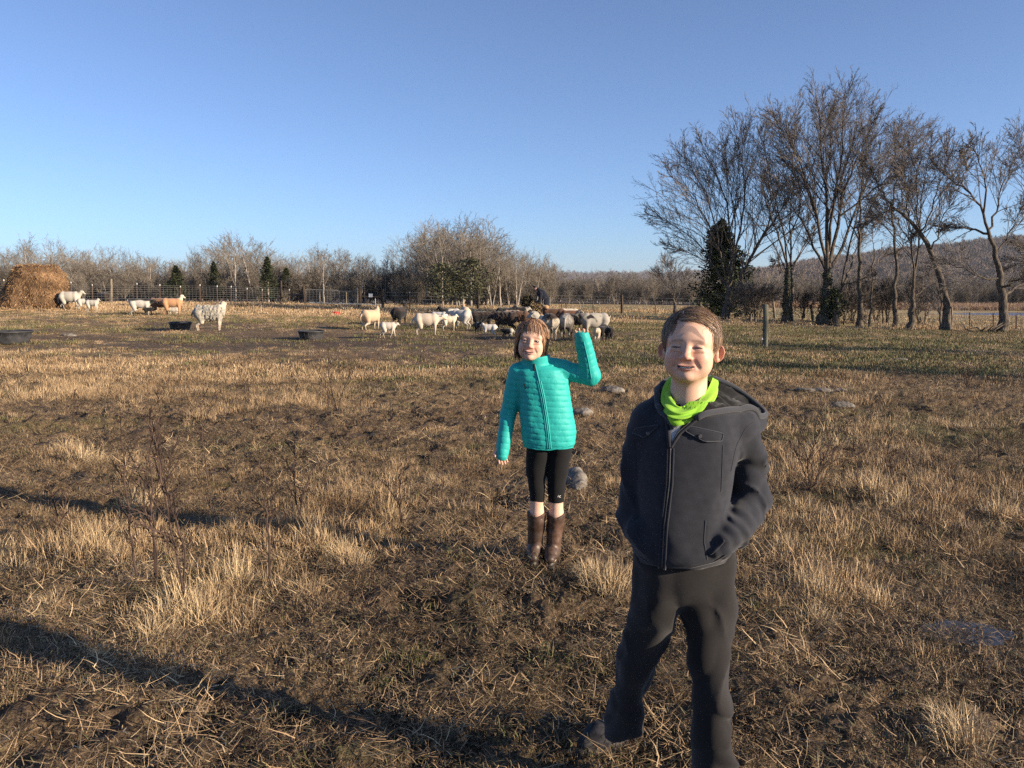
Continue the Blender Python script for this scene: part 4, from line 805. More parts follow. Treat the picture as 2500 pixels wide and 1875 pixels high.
# ------------------------------------------------------------------ hay, feed tubs, stones, fallen sticks
HAYM = col_mat('hay_strand', .8, .2, rnd=.0)
def straw_strips(P, D, ln, w, cols, r):
    n = len(P); e = np.cross(D, r.normal(size=(n, 3))); e /= np.linalg.norm(e, axis=1, keepdims=True) + 1e-9; ww = (w * r.uniform(.6, 1.3, n))[:, None]; l = ln[:, None]
    D2 = D + r.normal(0, .25, D.shape) + [0, 0, -.15]
    V = np.stack([P - e * ww, P + e * ww, P + D * l * .5 + e * ww, P + D * l * .5 - e * ww, P + D * l * .5 + D2 * l * .5], 1).reshape(-1, 3)
    b = np.arange(n)[:, None] * 5; c = np.array(cols)[r.integers(0, len(cols), n)] * r.uniform(.7, 1.2, n)[:, None]
    return V, [b + np.array([[0, 1, 2, 3]]), b + np.array([[3, 2, 4]])], np.repeat(c, 5, 0)
def build_hay():
    r = np.random.default_rng(31); Y = 36.; c = np.array([ray(93, 748)[0] / ray(93, 748)[1] * Y, Y, 0]); c[2] = T(c[0], Y)
    o = empty('hay_stack', c, 'tall slumping round bale of loose brown hay at the left edge', 'hay')
    s = Y / FOC; top = (748 - 647) * s
    prof_z = np.array([0, .3, .6, .85, 1.0]) * top; left = np.array([-100, -78, -60, -48, -38]) * s; right = np.array([62, 66, 64, 58, 44]) * s
    zs = prof_z; cx = (left + right) / 2; rx = (right - left) / 2
    v = Vol((-2.2, -1.7, -.1), (1.7, 1.7, top + .2), .05)
    v.add(loft(zs, cx, cx * 0, rx, rx * .9, 2.4), 0, disp=lambda X, Y_, Z: .07 * sn3(X, Y_, Z, 5, 3) + .035 * sn3(X, Y_, Z, 16, 4)); v.add(ell((.05, 0, top - .10), (.86, .8, .14)), .05)
    V, F = v.mesh(); cc = np.array([(.14, .085, .045)]) * (1 + .35 * sn3(V[:, 0], V[:, 1], V[:, 2], 7, 9))[:, None]; me = mesh_np('core', V, F, True, col=np.clip(cc, .02, 1)); obj('core', me, HAYM, o)
    n = 22000; q = V[r.integers(0, len(V), n)] + r.normal(0, .02, (n, 3)); q = q[(q[:, 2] > .02)]; n = len(q); D = q * [1, 1, 0]; D /= np.linalg.norm(D, axis=1, keepdims=True) + 1e-9
    D = D * .35 + r.normal(0, .45, (n, 3)) + [0, 0, -.75]; tp = q[:, 2] > top * .96; D[tp] = r.normal(0, 1, (tp.sum(), 3)) * [1, 1, .3]; D /= np.linalg.norm(D, axis=1, keepdims=True)
    V, F, cl = straw_strips(q, D, r.uniform(.05, .17, n), .006, [(.36, .215, .10), (.27, .155, .075), (.16, .09, .045), (.47, .30, .15), (.08, .048, .03), (.31, .18, .085)], r)
    s_ = obj('loose_hay', mesh_np('loose_hay', V, F, col=cl), HAYM, o); s_['kind'] = 'stuff'
    # hay trodden into the ground round its foot
    n = 3500; a = r.uniform(0, 6.28, n); q = r.uniform(1.1, 2.7, n); P = np.stack([c[0] + q * np.cos(a), c[1] + q * np.sin(a), 0 * a], 1); P[:, 2] = tz(P[:, 0], P[:, 1]) + .01
    D = np.stack([np.cos(a * 7), np.sin(a * 7), r.uniform(0, .2, n)], 1); V, F, cl = straw_strips(P, D, r.uniform(.1, .3, n), .008, [(.42, .28, .14), (.25, .16, .08)], r)
    tag(obj('fallen_hay', mesh_np('fallen_hay', V, F, col=cl), HAYM), 'trodden hay scattered round the foot of the stack', kind='stuff')
build_hay()
RUBB = noise_mat('black_rubber', [(.3, (.018, .019, .021)), (.7, (.06, .06, .062))], 7, 5, .55, .35)
REDP = noise_mat('red_rubber', [(.3, (.40, .02, .025)), (.7, (.62, .05, .05))], 7, 4, .5, .4)
def tub(px, py, dia, h, m, label, rim=.9, tilt=0):
    b = gp(px, py); b[1] += dia * .36; b[0] = ray(px, py)[0] / ray(px, py)[1] * b[1]; b[2] = T(b[0], b[1])
    R = dia / 2; o = empty('feed_tub', b + [0, 0, -.015], label, 'tub'); o.rotation_euler = (rad(tilt), rad(tilt * .5), 0)
    V, Q = revolve([(0.001, .0), (R * .78, 0), (R * .82, .02), (R * .90, h * .55), (R * .95, h - .035), (R * 1.0, h - .03), (R * 1.01, h - .005), (R * .985, h), (R * .93, h - .006), (R * .87, h * .5), (R * .76, .03), (.001, .025)], 40)
    obj('bowl', mesh_np('bowl', V, [Q], True), m, o)
    mb = MB()
    for k in range(20):
        a = k / 20 * 2 * math.pi; mb.tube([[R * .81 * math.cos(a), R * .81 * math.sin(a), .03], [R * .945 * math.cos(a), R * .945 * math.sin(a), h - .04]], .008, 4)
    V, F = mb.data(); obj('ribs', mesh_np('ribs', V, F), m, o)
    V, Q = revolve([(.001, h * .35), (R * .85, h * .35)], 24); obj('feed', mesh_np('feed', V, [Q]), noise_mat('feed_in_tub', [(.3, (.05, .035, .02)), (.7, (.15, .11, .07))], 20) , o)
    return o
tub(20, 842, 1.08, .29, RUBB, 'big grey rubber tub cut off by the left edge of the photo')
tub(442, 807, .70, .26, RUBB, 'black rubber tub beside the mottled ewe', tilt=2)
tub(760, 830, .70, .25, RUBB, 'grey rubber tub alone between the mottled ewe and the herd', tilt=1)
tub(821, 769, .42, .15, REDP, 'small bright red feed pan in the grass before the gate')
tub(299, 751, .62, .2, RUBB, 'flat black tub behind the goats at the fence')
STONE = noise_mat('pale_stone', [(.3, (.07, .062, .053)), (.55, (.18, .16, .135)), (.8, (.34, .31, .26))], 9, 6, .9, .2, bump=.8, bscale=25, dist=.02)
def stone(px, py, w, dpt, h, seed, label, cat='stone', rz=0):
    b = gp(px, py); o = empty('field_stone', b, label, cat, None, rz)
    v = Vol((-w * .7, -dpt * .7, -.05), (w * .7, dpt * .7, h * 1.3 + .03), max(w, dpt) / 42); r = np.random.default_rng(seed); k = 7 / max(w, .2)
    for i in range(3): v.add(ell((r.uniform(-.2, .2) * w, r.uniform(-.2, .2) * dpt, h * .2), (w * r.uniform(.28, .42), dpt * r.uniform(.3, .42), h * r.uniform(.6, .85))), .02, disp=lambda X, Y, Z: .03 * w * sn3(X, Y, Z, k, seed) + .012 * w * sn3(X, Y, Z, k * 3, seed + 1))
    V, F = v.mesh(); obj('stone_body', mesh_np('stone_body', V, F, True), STONE, o)
stone(1492, 958, .42, .3, .10, 1, 'pale lumpy stone in the grass right of the waving girl')
stone(1416, 1010, .36, .25, .06, 2, 'flat pale stone beside the girl at elbow height')
stone(1412, 1172, .19, .75, .07, 3, 'grey boulder standing right behind the girl’s legs')
stone(1990, 955, .85, .3, .03, 4, 'long flat pale rock flush with the grass right of the boy')
stone(2052, 993, .38, .2, .04, 5, 'smaller flat rock just below the long flat one')
stone(2175, 880, .85, .3, .03, 6, 'flat pale rock in the shaded green strip')
stone(2108, 903, .4, .2, .025, 7, 'small flat rock under the shaded strip')
stone(172, 820, .55, .3, .05, 8, 'pale slab lying behind the big tub at the left')
stone(1270, 988, .35, .2, .03, 9, 'low pale stone in the mud left of the girl')
STALK = noise_mat('weed_stem', [(.3, (.035, .024, .02)), (.7, (.11, .075, .06))], 10, 3, .9, .1)
def weed(base, tops, label, seed, r0=.004, twigs=9, group=None, tl=.24, name='weed_stalk', cat='plant'):
    r = np.random.default_rng(seed); b = gp(*base); o = empty(name, b, label, cat, group); L = []
    for k, (tx, ty) in enumerate(tops):
        w = W(tx, ty, b[1] + r.uniform(-.1, .1)); m = (b + w) / 2 + r.normal(0, .02, 3) + (0 if k == 0 else (b - w) * [.12, .12, 0]); P, R = chain([b + [0, 0, -.02], m, w], r0, r0 * .4, 12); P[1:] += r.normal(0, .004, (11, 3)); L.append((P, R))
    P0 = np.stack([l[0] for l in L]); R0 = np.stack([l[1] for l in L]); P1, R1 = spawn(P0, R0, twigs, tl, 38, r, .12, .3, .5, 5, .10, .6); P2, R2 = spawn(P1, R1, 4, .4, 36, r, .1, .3, .3, 3, .12, .7)
    wpart('stem', *cat_tubes([(P0, R0, 5)]), STALK, o); wpart('twigs', *cat_tubes([(P1, np.maximum(R1, .0022), 3), (P2, np.maximum(R2, .0016), 3)]), STALK, o)['kind'] = 'stuff'
for i, (b, t, lab, n) in enumerate([((451, 1474), [(371, 1054), (400, 1190)], 'tallest thin weed standing in the blond grass clump at lower left', 14), ((334, 1425), [(297, 1072)], 'straight dark weed left of the tallest one', 9), ((383, 1425), [(365, 992), (340, 1180)], 'branched weed between the two tall dark ones', 10), ((664, 1443), [(643, 1140)], 'slender weed with side twigs between the blond tufts and the mud', 10),
      ((732, 1282), [(720, 1085), (760, 1150)], 'weed standing behind the bright blond tuft', 10), ((507, 1171), [(488, 955)], 'thick-stemmed pale weed in the middle of the left pasture', 6), ((980, 1282), [(976, 1153), (940, 1180)], 'small weed beside the grass tussock left of the girl', 6), ((825, 1004), [(800, 860), (860, 900), (780, 920)], 'branching sapling in the grass above centre', 10), ((880, 1005), [(866, 918)], 'thin weed just right of the branching sapling', 5),
      ((896, 1017), [(905, 905)], 'second thin weed right of the branching sapling', 5), ((581, 943), [(606, 868), (560, 880)], 'small leaning weed left of the branching sapling', 6), ((408, 1196), [(380, 1040), (430, 1080)], 'bushy weed behind the row of tall weeds', 14), ((1977, 1200), [(1993, 1020), (1944, 1020), (2063, 1028), (2069, 1062), (1925, 1080)], 'bare sapling with five upright shoots right of the boy', 7), ((2188, 1188), [(2167, 1077), (2180, 1110)], 'small dead sapling right of the five-shooted one', 6),
      ((2361, 944), [(2335, 895), (2395, 893), (2365, 890), (2350, 900), (2380, 900)], 'low reddish bush in the shaded strip at right', 10), ((2135, 872), [(2168, 833)], 'single leaning stick near the shaded flat rock', 2), ((1015, 905), [(985, 800), (1040, 840)], 'thin weed in front of the herd', 8), ((1170, 1090), [(1160, 1010)], 'short weed in the grass left of the girl', 6), ((140, 1300), [(120, 1180), (160, 1200)], 'low weed near the left edge', 8), ((2010, 1640), [(2000, 1560)], 'short broken stalk in the mud right of the boy', 3)]):
    weed(b, t, lab, 700 + i, .0062 if n > 8 else .0050, n)
rr_ = np.random.default_rng(77)
for i in range(34):
    px, py = rr_.uniform(0, 2500), rr_.uniform(860, 1250)
    if 1180 < px < 1950: continue
    h = (rr_.uniform(40, 95)) * (py - 700) / 350; weed((px, py), [(px + rr_.normal(0, 12), py - h)], 'thin dry weed stalk scattered in the pasture grass', 800 + i, .0038, 6, 'dry weed stalks scattered over the pasture')
# dead wood at the foot of the last tree
b = gp(2425, 812); o = empty('fallen_branches', b, 'heap of fallen branches at the foot of the last large tree', 'branches'); r = np.random.default_rng(3)
for k in range(9):
    a = r.uniform(0, 6.28); l = r.uniform(.5, 1.3); d = np.array([math.cos(a), math.sin(a) * .5, r.uniform(.05, .6)]) * l; s0 = r.normal(0, .3, 3) * [1, .5, 0] + [0, 0, .05]
    mb = MB(); mb.tube([s0, s0 + d * .5 + r.normal(0, .06, 3), s0 + d], [.035, .025, .012], 6); V, F = mb.data(); obj('branch', mesh_np('branch', V, F, True), BARK, o)
# ------------------------------------------------------------------ sheep, goats and lambs
WOOL = col_mat('wool', .95, .05, mul=.22, scale=26, bump=.9, dist=.02, sheen=.3)
HAIR = col_mat('short_coat', .85, .15, mul=.12, scale=40, bump=.35, dist=.006, sheen=.2)
HORN = noise_mat('horn', [(.3, (.12, .09, .06)), (.7, (.34, .28, .2))], 20, 4, .6, .3, stretch=(1, 1, 4))
EYEM = noise_mat('animal_eye', [(.3, (.01, .008, .006)), (.7, (.02, .015, .01))], 5, 2, .15, .6)
WHT, CRM, TAN, BRN, DBR, BLK, GRY = (.46, .42, .355), (.50, .41, .30), (.42, .27, .15), (.10, .052, .030), (.032, .021, .016), (.012, .011, .011), (.33, .30, .25)
def beast(px, py, yaw, hgt, kind, label, body=WHT, head=None, legs=None, patch=None, hd=(0, 0), ears=1, wool=.0, horns=0, tail=None, tailup=0, walk=0, lying=0, goat=0, group=None, fat=1.0, seed=0, collar=None, hk=.7, beard=0, pk=3.0):
    """hgt: height of the back in metres. hd = (turn of the head in degrees, height of the head over the back, in back heights)"""
    r = np.random.default_rng(seed + int(px)); head = head or body; legs = legs or body
    b = gp(px, py); o = empty('goat' if goat else ('lamb' if kind == 'lamb' else 'sheep'), b, label, 'goat' if goat else ('lamb' if kind == 'lamb' else 'sheep'), group, rad(yaw))
    lam = kind == 'lamb'; L = 1.13 if not lam else .92; leg = .40 if not lam else .48; gr = (.245 if not goat else .222) * fat; gr = gr * (.84 if lam else 1)
    S_ = lambda *v: np.array(v, float)
    v = Vol((-1.15, -.52, -.03), (1.35, .52, 1.75), .0215)
    zc = 1 - gr - .01; dz = 0
    if lying: dz = -(leg - .16)
    wob = (lambda X, Y, Z: .014 * wool * sn3(X, Y, Z, 34, seed) + .010 * wool * sn3(X, Y, Z, 70, seed + 1)) if wool else None
    x0 = -L * .42; x1 = L * .42
    v.add(ell((0, 0, zc - .015 + dz), (L * .50, gr * .98, gr * 1.05)), .03, disp=wob); v.add(ell((x1 * .72, 0, zc - .02 + dz), (.19, gr * .86, gr * 1.12)), .06, disp=wob)
    v.add(ell((x0 * .74, 0, zc + .005 + dz), (.20, gr * .92, gr * 1.02)), .06, disp=wob); v.add(ell((.04, 0, zc - .06 + dz), (L * .32, gr * .90, gr * .98)), .05, disp=wob); v.add(ell((x0 * .45, 0, zc - gr * 1.15 + dz), (.10, gr * .7, .06)), .05, sub=True)
    # legs with knee, hock and hoof
    for sx, sy in ((1, 1), (1, -1), (-1, 1), (-1, -1)):
        sw = walk * (.11 if sx * sy > 0 else -.11) + r.normal(0, .012); yy = sy * gr * .52
        if lying:
            xx = x1 * .7 if sx > 0 else x0 * .7; v.add(cone((xx, yy, .20), (xx + .16, yy * 1.25, .07), .075, .035), .03); v.add(cone((xx + .16, yy * 1.25, .06), (xx - .06, yy * 1.3, .04), .035, .022), .01); continue
        if sx > 0:
            a, k, f, h = S_(x1 * .78, yy, zc - .06), S_(x1 * .80 + sw * .5, yy, leg * .60), S_(x1 * .78 + sw, yy, .09), S_(x1 * .80 + sw, yy, .02)
            v.add(cone(a, k, .085, .034), .05); v.add(cone(k, f, .031, .021), .012); v.add(cone(f, h, .023, .027), .008)
        else:
            a, k, c, f, h = S_(x0 * .72, yy, zc - .03), S_(x0 * .52 + sw * .3, yy, leg * .92), S_(x0 * .98 + sw * .8, yy, leg * .60), S_(x0 * .90 + sw, yy, .09), S_(x0 * .87 + sw, yy, .02)
            v.add(cone(a, k, .165 * fat, .090), .05); v.add(cone(k, c, .070, .030), .02); v.add(cone(c, f, .028, .021), .012); v.add(cone(f, h, .023, .027), .008)
    # neck and head
    ta, up = rad(hd[0]), hd[1]
    n0 = S_(x1 * .96, 0, zc + .06 + dz); nl = .25 if not lam else .18
    dirv = S_(math.cos(ta * .5) * max(.25, 1 - abs(up) * .75), math.sin(ta * .5) * .8, up); hp = n0 + dirv / np.linalg.norm(dirv) * nl * (1 + .18 * abs(up)); hs = 1.22 if not lam else 1.05
    v.add(cone(n0 - S_(.03, 0, .03), hp - S_(0, 0, .015), .150 * (1 + .12 * bool(wool)), .085 * (1 + .15 * bool(wool))), .06, disp=wob)
    f = S_(math.cos(ta), math.sin(ta), -.42 if up > -.3 else -.95); f /= np.linalg.norm(f); side = S_(-math.sin(ta), math.cos(ta), 0); upv = np.cross(f, side)
    R = np.stack([f, side, upv], 1); HP = lambda x, y, z: hp + R @ (S_(x, y, z) * hs)
    v.add(ell(HP(.02, 0, .015), S_(.085, .058, .062) * hs, R), .03); v.add(cone(HP(.05, 0, .0), HP(.165, 0, -.02), .048 * hs, .030 * hs), .02); v.add(ell(HP(.172, 0, -.016), S_(.028, .028, .026) * hs, R), .01)
    v.add(cone(HP(.06, 0, -.03), HP(.15, 0, -.045), .024 * hs, .017 * hs), .012)
    if ears:
        for s in (-1, 1):
            e1 = HP(-.015, s * .05, .03); e2 = HP(-.04, s * .155, .035 if not goat else -.02); v.add(cone(e1, (e1 + e2) / 2, .014, .023), .008); v.add(cone((e1 + e2) / 2, e2, .023, .008), .008)
    if tail is None: tail = .22 if goat else .30
    tb = S_(x0 - .10, 0, zc + .06 + dz); te = tb + (S_(-.05, 0, -tail) if not tailup else S_(-.07, 0, tail * .8)); tm = (tb + te) / 2 + S_(-.035, 0, .02)
    v.add(cone(tb, tm, .030, .028), .015); v.add(cone(tm, te, .026, .016), .008)
    V, F = v.mesh()
    X, Y, Z = V.T
    # coat colours by region of the animal
    def B(c): return np.array(c)[None]
    col = np.repeat(B(body), len(V), 0); n1 = sn3(X, Y, Z, 7, seed + 5); n2 = sn3(X, Y, Z, 22, seed + 6)
    lz = (leg * .95 if not lying else .1); lm = sst(lz + .05, lz - .05, Z + .02 * n2)[:, None]; col = col * (1 - lm) + B(legs) * lm
    hd_ = np.linalg.norm(V - hp, axis=1); hm = sst(.28, .20, hd_ + .012 * n2)[:, None]; neck = sst(.0, .12, X - x1 * 1.05)[:, None] * 0
    col = col * (1 - hm) + B(head) * hm
    if patch is not None:
        pc, where = patch
        m = {'top': sst(zc + gr * .25, zc + gr * .55, Z + .05 * n1), 'front': sst(.08, .2, X + .06 * n1), 'rear': sst(-.05, -.22, X + .08 * n1), 'spots': sst(.25, .7, n1 * .7 + .6 * n2), 'mottle': sst(-.3, .7, sn3(X, Y, Z, 45, seed + 7) + .5 * n2) * sst(lz, lz + .1, Z) * sst(.34, .24, X), 'face': sst(.10, .06, np.abs((V - hp) @ side)) * 0 + sst(.05, .02, np.abs((V - hp) @ side)) * sst(.2, .12, hd_),
             'belly': sst(zc - gr * .2, zc - gr * .6, Z + .04 * n1), 'rump': sst(x0 * .75, x0 * 1.02, X + .04 * n1)}[where][:, None]
        col = col * (1 - m) + B(pc) * m
    dirt = sst(.55, .05, Z)[:, None] * .35; col = col * (1 - dirt) + np.array([[.12, .085, .055]]) * dirt * (col.mean() * 1.6) + col * 0
    ho = (Z < .045)[:, None]; col = np.where(ho, np.array([[.04, .033, .028]]), col) if not lying else col
    s = hgt * 1.06
    w = WOOL if wool else HAIR
    me = mesh_np('body', V * s, F, True, col=np.clip(col, 0, 1)); me.materials.append(w); bo = obj('body', me, None, o)
    for sd in (-1, 1):
        ev, eq = revolve([(.0005, -.011), (.008, -.007), (.011, 0), (.008, .007), (.0005, .011)], 8); ob = obj('eye', mesh_np('eye', ev * s * hs, [eq], True), EYEM, o); ob.location = HP(.055, sd * .051, .022) * s
    if horns:
        for sd in (-1, 1):
            P = [HP(-.01, sd * .03, .06)]; 
            for k in range(1, 9):
                a = k / 8 * horns * 2.6; P.append(HP(-.01 - .13 * horns * math.sin(a) - .02, sd * (.03 + .025 * k * .6), .06 + .16 * horns * (1 - math.cos(a)) * .75 + .02 * k * .5))
            mb = MB(); mb.tube(np.array(P) * s, np.linspace(.022, .006, 9) * s, 7); V2, F2 = mb.data(); obj('horn', mesh_np('horn', V2, F2, True), HORN, o)
    if beard:
        mb = MB(); mb.tube(np.array([HP(.12, 0, -.05), HP(.11, 0, -.10), HP(.10, 0, -.15)]) * s, np.array([.018, .014, .004]) * s, 6); V2, F2 = mb.data(); m = obj('beard', mesh_np('beard', V2, F2, True), EYEM if head[0] < .1 else HORN, o)
    if collar is not None:
        P0 = n0 + (hp - n0) * .55; d = (hp - n0); d /= np.linalg.norm(d); u = np.cross(d, [0, 1, 0]); u /= np.linalg.norm(u); w2 = np.cross(d, u)
        P = [(P0 + (u * math.cos(a) + w2 * math.sin(a)) * .098) * s for a in np.linspace(0, 2 * math.pi, 17)]; mb = MB(); mb.tube(P, .012 * s, 6, False); V2, F2 = mb.data(); obj('collar', mesh_np('collar', V2, F2, True), REDP, o)
    return o
B_ = beast
# the herd round the stooping man, left to right
B_(905, 806, 52, .60, 's', 'cream sheep seen from behind, looking away with ears out, first of the herd', (.50, .36, .23), hd=(25, 1.2), legs=(.62, .52, .40), fat=1.1, seed=1)
B_(948, 826, 3, .42, 'lamb', 'pale half-grown lamb striding right in front of the cream sheep', (.52, .46, .38), hd=(0, .25), walk=1.2, tail=.45, seed=2, fat=1.05)
B_(975, 796, 72, .62, 's', 'black sheep turned away with its head raised to the right', BLK, hd=(-40, 1.1), seed=3, fat=1.15, patch=(DBR, 'top'))
B_(1024, 800, -80, .42, 'lamb', 'black lamb peering over the back of the large cream ewe', BLK, hd=(0, .95), seed=4)
B_(1042, 819, 2, .60, 's', 'large smooth cream ewe standing side-on in front of the herd', (.52, .43, .33), hd=(0, .12), fat=1.08, seed=5, head=(.55, .46, .36))
B_(1096, 809, 8, .46, 'lamb', 'cream lamb behind the large ewe with its head up', (.62, .52, .38), hd=(0, .8), seed=6)
B_(1072, 799, 170, .50, 's', 'grey-white sheep with dark ears half hidden behind the cream ewe', (.50, .47, .44), head=DBR, hd=(10, .35), seed=7)
B_(1100, 797, 195, .60, 's', 'black-and-white sheep with a white blaze looking left', WHT, head=BLK, patch=(BLK, 'front'), hd=(-30, .75), seed=8)
B_(1126, 805, 152, .62, 's', 'white ewe turned away to the left with a long hanging tail', (.46, .43, .38), hd=(10, .35), tail=.50, seed=9, fat=1.05)
B_(1136, 793, 100, .62, 's', 'pale sheep with a brown cap raising its head behind the white ewe', CRM, head=TAN, hd=(20, .9), seed=10)
B_(1176, 806, 12, .60, 's', 'shaggy black sheep side-on behind the red-collared lamb', BLK, wool=1, hd=(0, .45), seed=11, patch=(DBR, 'top'), fat=1.15)
B_(1168, 819, -70, .36, 'lamb', 'small all-black lamb beside the red-collared lamb', BLK, hd=(30, .8), seed=12)
B_(1196, 827, 182, .38, 'lamb', 'white lamb with a red collar facing left', (.50, .46, .41), hd=(0, .7), collar=1, seed=13)
B_(1234, 811, 168, .62, 's', 'big shaggy dark brown sheep with its head down, behind the white lamb', DBR, wool=1.2, hd=(-10, .0), seed=14, fat=1.2, head=BLK, legs=BLK)
B_(1233, 791, 20, .60, 's', 'black sheep raising a pale-nosed head behind the dark brown one', BLK, hd=(-20, .7), wool=.5, seed=15)
B_(1250, 796, 175, .55, 's', 'sandy pink sheep showing only its back between the dark ones', (.30, .19, .13), hd=(0, -.4), seed=16)
B_(1268, 802, 175, .58, 's', 'brown woolly sheep left of the girl’s head', BRN, wool=1.1, hd=(0, -.5), seed=17, fat=1.15)
B_(1264, 788, 10, .60, 's', 'black sheep with a white face just below the stooping man', BLK, head=GRY, hd=(0, .3), wool=.4, seed=18)
B_(1240, 822, 160, .33, 'lamb', 'black lamb with a white flank lying under the dark brown sheep', BLK, patch=(WHT, 'rear'), lying=1, hd=(0, .2), seed=19)
B_(1304, 812, 80, .62, 's', 'grey woolly sheep right behind the girl’s head', GRY, wool=1, hd=(0, -.3), seed=20, fat=1.1)
B_(1342, 830, 97, .66, 's', 'large grey-cream ewe seen from behind, right of the girl’s head', (.36, .31, .24), wool=.8, hd=(0, -.3), seed=21, fat=1.15, patch=(DBR, 'top'), legs=(.40, .34, .27), tail=.42)
B_(1328, 822, 100, .58, 's', 'cream sheep rump tucked against the large grey-cream ewe', CRM, hd=(0, -.4), seed=22)
B_(1352, 801, 175, .66, 's', 'brown goat with long curved pale horns beside the man', BRN, goat=1, horns=1.35, hd=(150, .8), seed=23)
B_(1383, 829, 80, .66, 's', 'dark grey ewe seen from behind, left of the black and horned ones', (.10, .08, .065), wool=.7, hd=(0, -.4), patch=(GRY, 'rump'), seed=24, fat=1.1, legs=BLK, tail=.42)
B_(1394, 804, 178, .62, 's', 'red-brown goat side-on behind the dark grey ewe', (.13, .060, .032), goat=1, hd=(0, -.3), seed=25, fat=1.15)
B_(1390, 793, 8, .60, 's', 'pale-backed goat at the rear of the herd', CRM, goat=1, hd=(0, -.2), seed=26)
B_(1414, 816, 172, .58, 's', 'black sheep between the dark ewe and the horned pied goat', BLK, wool=.6, hd=(0, -.3), seed=27)
B_(1452, 829, 198, .68, 's', 'pied grey goat with swept-back horns and tail up, at the right of the herd', (.34, .31, .26), goat=1, head=(.10, .095, .09), horns=1.0, hd=(10, .65), tailup=1, patch=(BLK, 'spots'), legs=CRM, seed=28, fat=1.12, beard=1)
B_(1458, 837, 75, .36, 'lamb', 'cream kid seen from behind under the pied goat', CRM, goat=1, hd=(0, .1), seed=29)
B_(1470, 836, 60, .40, 'lamb', 'black kid standing between the cream kid and the last black one', BLK, goat=1, hd=(20, .6), seed=30)
B_(1487, 836, 95, .38, 'lamb', 'black kid seen from behind, last animal on the right of the herd', BLK, goat=1, hd=(-20, .5), seed=31)
# the group near the hay
B_(172, 756, 3, .74, 's', 'white ewe standing by the hay stack looking right', (.46, .42, .34), hd=(0, .55), seed=32, fat=1.1, tail=.42)
B_(226, 764, 2, .50, 'lamb', 'white lamb standing right of the ewe by the hay', WHT, hd=(0, .75), seed=33)
B_(205, 759, 20, .50, 'lamb', 'black-headed white lamb between the white ewe and the white lamb', WHT, patch=(BLK, 'front'), head=BLK, hd=(20, .3), seed=34)
B_(256, 745, 150, .78, 's', 'shaggy black-brown goat with pale horns by the fence', DBR, goat=1, head=BLK, wool=.8, horns=.9, hd=(-20, .35), seed=35, fat=1.1)
B_(343, 772, 12, .66, 's', 'black-backed white goat facing away beside the brown sheep', (.46, .43, .37), goat=1, patch=(BLK, 'top'), head=BLK, hd=(10, .15), tailup=1, seed=36, fat=1.1)
B_(362, 773, 20, .34, 'lamb', 'small black kid half under the black-backed goat', BLK, goat=1, hd=(0, .1), seed=37)
B_(391, 770, 14, .66, 's', 'brown woolly sheep with a black head facing right', (.16, .085, .05), wool=.8, head=BLK, hd=(0, .35), legs=BLK, seed=38)
B_(421, 771, 12, .66, 's', 'tan goat with a pale raised head at the right of the goat group', (.44, .24, .12), goat=1, head=(.60, .50, .38), hd=(0, .95), seed=39)
B_(424, 769, 190, .42, 'lamb', 'white kid lying behind the legs of the tan goat', WHT, goat=1, lying=1, hd=(0, .2), seed=40)
B_(512, 809, 8, .74, 's', 'mottled grey ewe with cream legs standing apart beside the black tub', (.34, .31, .25), wool=1.3, head=(.58, .48, .36), legs=(.62, .52, .40), hd=(80, 1.2), patch=((.21, .195, .16), 'mottle'), seed=41, fat=1.12)
# ------------------------------------------------------------------ people
SKIN = col_mat('skin', .5, .35, mul=.05, scale=90, bump=.12, dist=.001, sss=.12)
HAIRM = col_mat('hair_strands', .45, .45, mul=.15, scale=200)
CLOTH = col_mat('woven_cloth', .95, .1, mul=.22, scale=900, bump=.3, dist=.001, sheen=.18, bdetail=3)
KNIT = col_mat('knit_cloth', .9, .12, mul=.06, scale=300, bump=.3, dist=.001, sheen=.1, bdetail=2)
SHELL = col_mat('nylon_shell', .58, .3, mul=.04, scale=60, bump=.35, dist=.004, bdetail=3)
BOOTM = col_mat('muddy_leather', .5, .5, mul=.35, scale=45, bump=.6, dist=.003)
MUDM = col_mat('muddy_shoe', .85, .2, mul=.5, scale=60, bump=.7, dist=.003)
TOOTH = noise_mat('teeth', [(.3, (.62, .58, .50)), (.7, (.72, .68, .60))], 5, 2, .3, .4)
IRIS = noise_mat('eye_dark', [(.3, (.035, .022, .015)), (.7, (.06, .04, .03))], 5, 2, .2, .5)
ZIPM = noise_mat('zip_metal', [(.3, (.03, .03, .034)), (.7, (.10, .10, .105))], 900, 2, .4, .5)
def trilin(v, P):
    g = (P - v.lo) / v.h; n = np.array(v.F.shape); g = np.clip(g, 0, n - 1.001); i = g.astype(int); f = g - i; o = 0
    for a in (0, 1):
        for b in (0, 1):
            for c in (0, 1):
                w = (f[:, 0] if a else 1 - f[:, 0]) * (f[:, 1] if b else 1 - f[:, 1]) * (f[:, 2] if c else 1 - f[:, 2]); o = o + w * v.F[i[:, 0] + a, i[:, 1] + b, i[:, 2] + c]
    return o
def hit(v, px, py, off=0.0):
    """where the line of sight of a photo pixel meets the surface"""
    r = ray(px, py); y0, y1 = v.ax[1][0], v.ax[1][-1]; Y = np.linspace(y0, y1, 500); P = np.array([0, 0, H])[None] + r[None] * (Y / r[1])[:, None]
    inb = np.all((P > v.lo + v.h) & (P < np.array([a[-1] for a in v.ax]) - v.h), axis=1); d = np.where(inb, trilin(v, P), 1.); k = np.nonzero(d < 0)[0]
    p = P[k[0]] if len(k) else P[np.argmin(d)]
    return p - r / np.linalg.norm(r) * off
